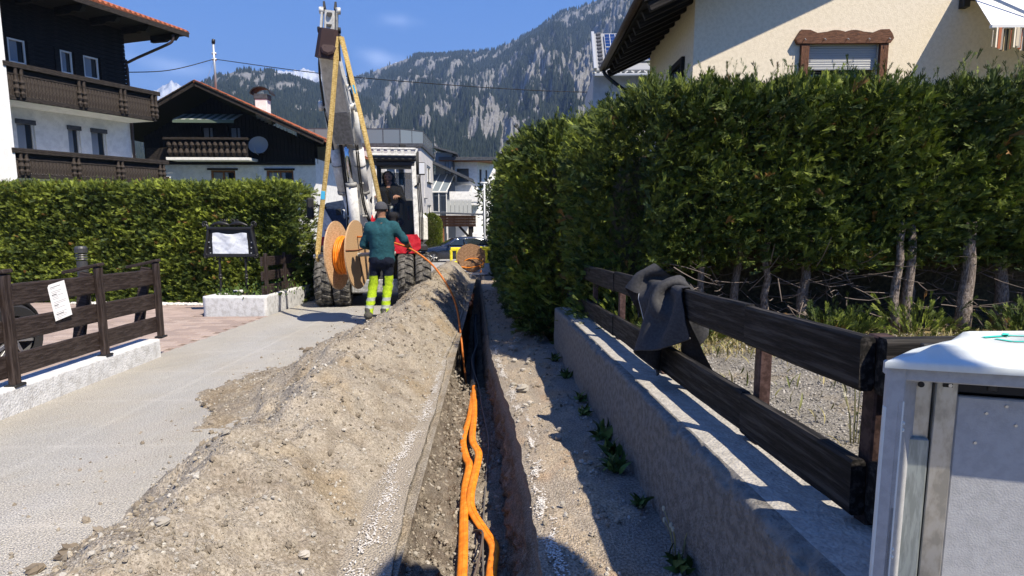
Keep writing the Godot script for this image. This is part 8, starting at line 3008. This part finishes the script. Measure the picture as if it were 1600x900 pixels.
func make_added_shadow_lamp() -> void:
	# added out of view only so its disc throws the rounded pavement shadow
	var t := thing("added_shadow_lamp", "unseen lamp with round flat hood, added behind the viewer to cast a round shadow", "shadow caster", Vector3(2.25, gy(0.22) + 0.44, 0.22))
	part(t, "pole", tube([Vector3.ZERO, Vector3(0, 2.0, 0), Vector3(0, 3.95, 0)], [0.06, 0.05, 0.04], 10), M.zinc)
	part(t, "hood", lathe([Vector2(0.0, 0.12), Vector2(0.08, 0.11), Vector2(0.30, 0.06), Vector2(0.43, 0.0), Vector2(0.42, -0.03), Vector2(0.0, -0.02)], 36), M.anthracite, at(Vector3(0, 3.98, 0)))
	part(t, "added_diffuser", lathe([Vector2(0.0, -0.10), Vector2(0.10, -0.09), Vector2(0.16, -0.05), Vector2(0.17, 0.0)], 20), M.white_plastic, at(Vector3(0, 3.955, 0)))


func _ready() -> void:
	rng.seed = 20240517
	noise.seed = 7
	noise.noise_type = FastNoiseLite.TYPE_SIMPLEX_SMOOTH
	noise.frequency = 1.0
	noise.fractal_type = FastNoiseLite.FRACTAL_FBM
	noise.fractal_octaves = 3
	set_view()
	make_materials()
	make_ground()
	make_mountains()
	make_stones()
	M.dark_post = tone_mat("dark_post", lin(0.022, 0.012, 0.010), lin(0.04, 0.022, 0.019), lin(0.06, 0.036, 0.03), Vector3.ONE * 0.3, 0.7)
	make_garden_wall()
	make_right_fence()
	make_cabinet()
	make_jacket()
	make_right_hedge()
	make_cream_house()
	M.white_concrete = tone_mat("white_concrete", lin(0.46, 0.46, 0.46), lin(0.55, 0.56, 0.57), lin(0.60, 0.61, 0.62), Vector3.ONE * 1.2, 0.95, 0.02, 7, 0.25, 0.09, false)
	M.fence_left_post = tone_mat("fence_left_post", lin(0.022, 0.015, 0.013), lin(0.036, 0.026, 0.023), lin(0.055, 0.042, 0.038), Vector3(0.16, 1.8, 0.16), 0.6)
	M.bed_soil = tone_mat("bed_soil", lin(0.06, 0.045, 0.035), lin(0.10, 0.08, 0.06), lin(0.15, 0.12, 0.09), Vector3.ONE * 0.4, 1.0)
	make_left_hedge()
	make_driveway()
	make_left_fence()
	make_notice_board()
	make_planter()
	make_weeds()
	M.black_wood_up = tone_mat("black_wood_up", lin(0.008, 0.007, 0.007), lin(0.016, 0.014, 0.013), lin(0.028, 0.024, 0.022), Vector3(0.2, 2.4, 0.2), 0.8)
	M.awning_green = flat_mat(lin(0.10, 0.14, 0.11), 0.9)
	M.awning_pale = flat_mat(lin(0.42, 0.45, 0.42), 0.9)
	M.rail_glass = flat_mat(lin(0.16, 0.19, 0.215), 0.12, 0.0, 0.5)
	M.zinc_panel = flat_mat(lin(0.20, 0.22, 0.245), 0.45, 0.2)
	M.pale_panel = flat_mat(lin(0.40, 0.42, 0.42), 0.6)
	M.larch_flat = tone_mat("larch_flat", lin(0.13, 0.052, 0.022), lin(0.20, 0.085, 0.036), lin(0.27, 0.12, 0.055), Vector3(1.5, 0.2, 0.2), 0.7)
	make_timber_house()
	make_chalet()
	make_modern_houses()
	make_excavator()
	make_drum_and_straps()
	make_ducts()
	make_worker()
	make_operator()
	make_street_things()
	make_added_shadow_lamp()
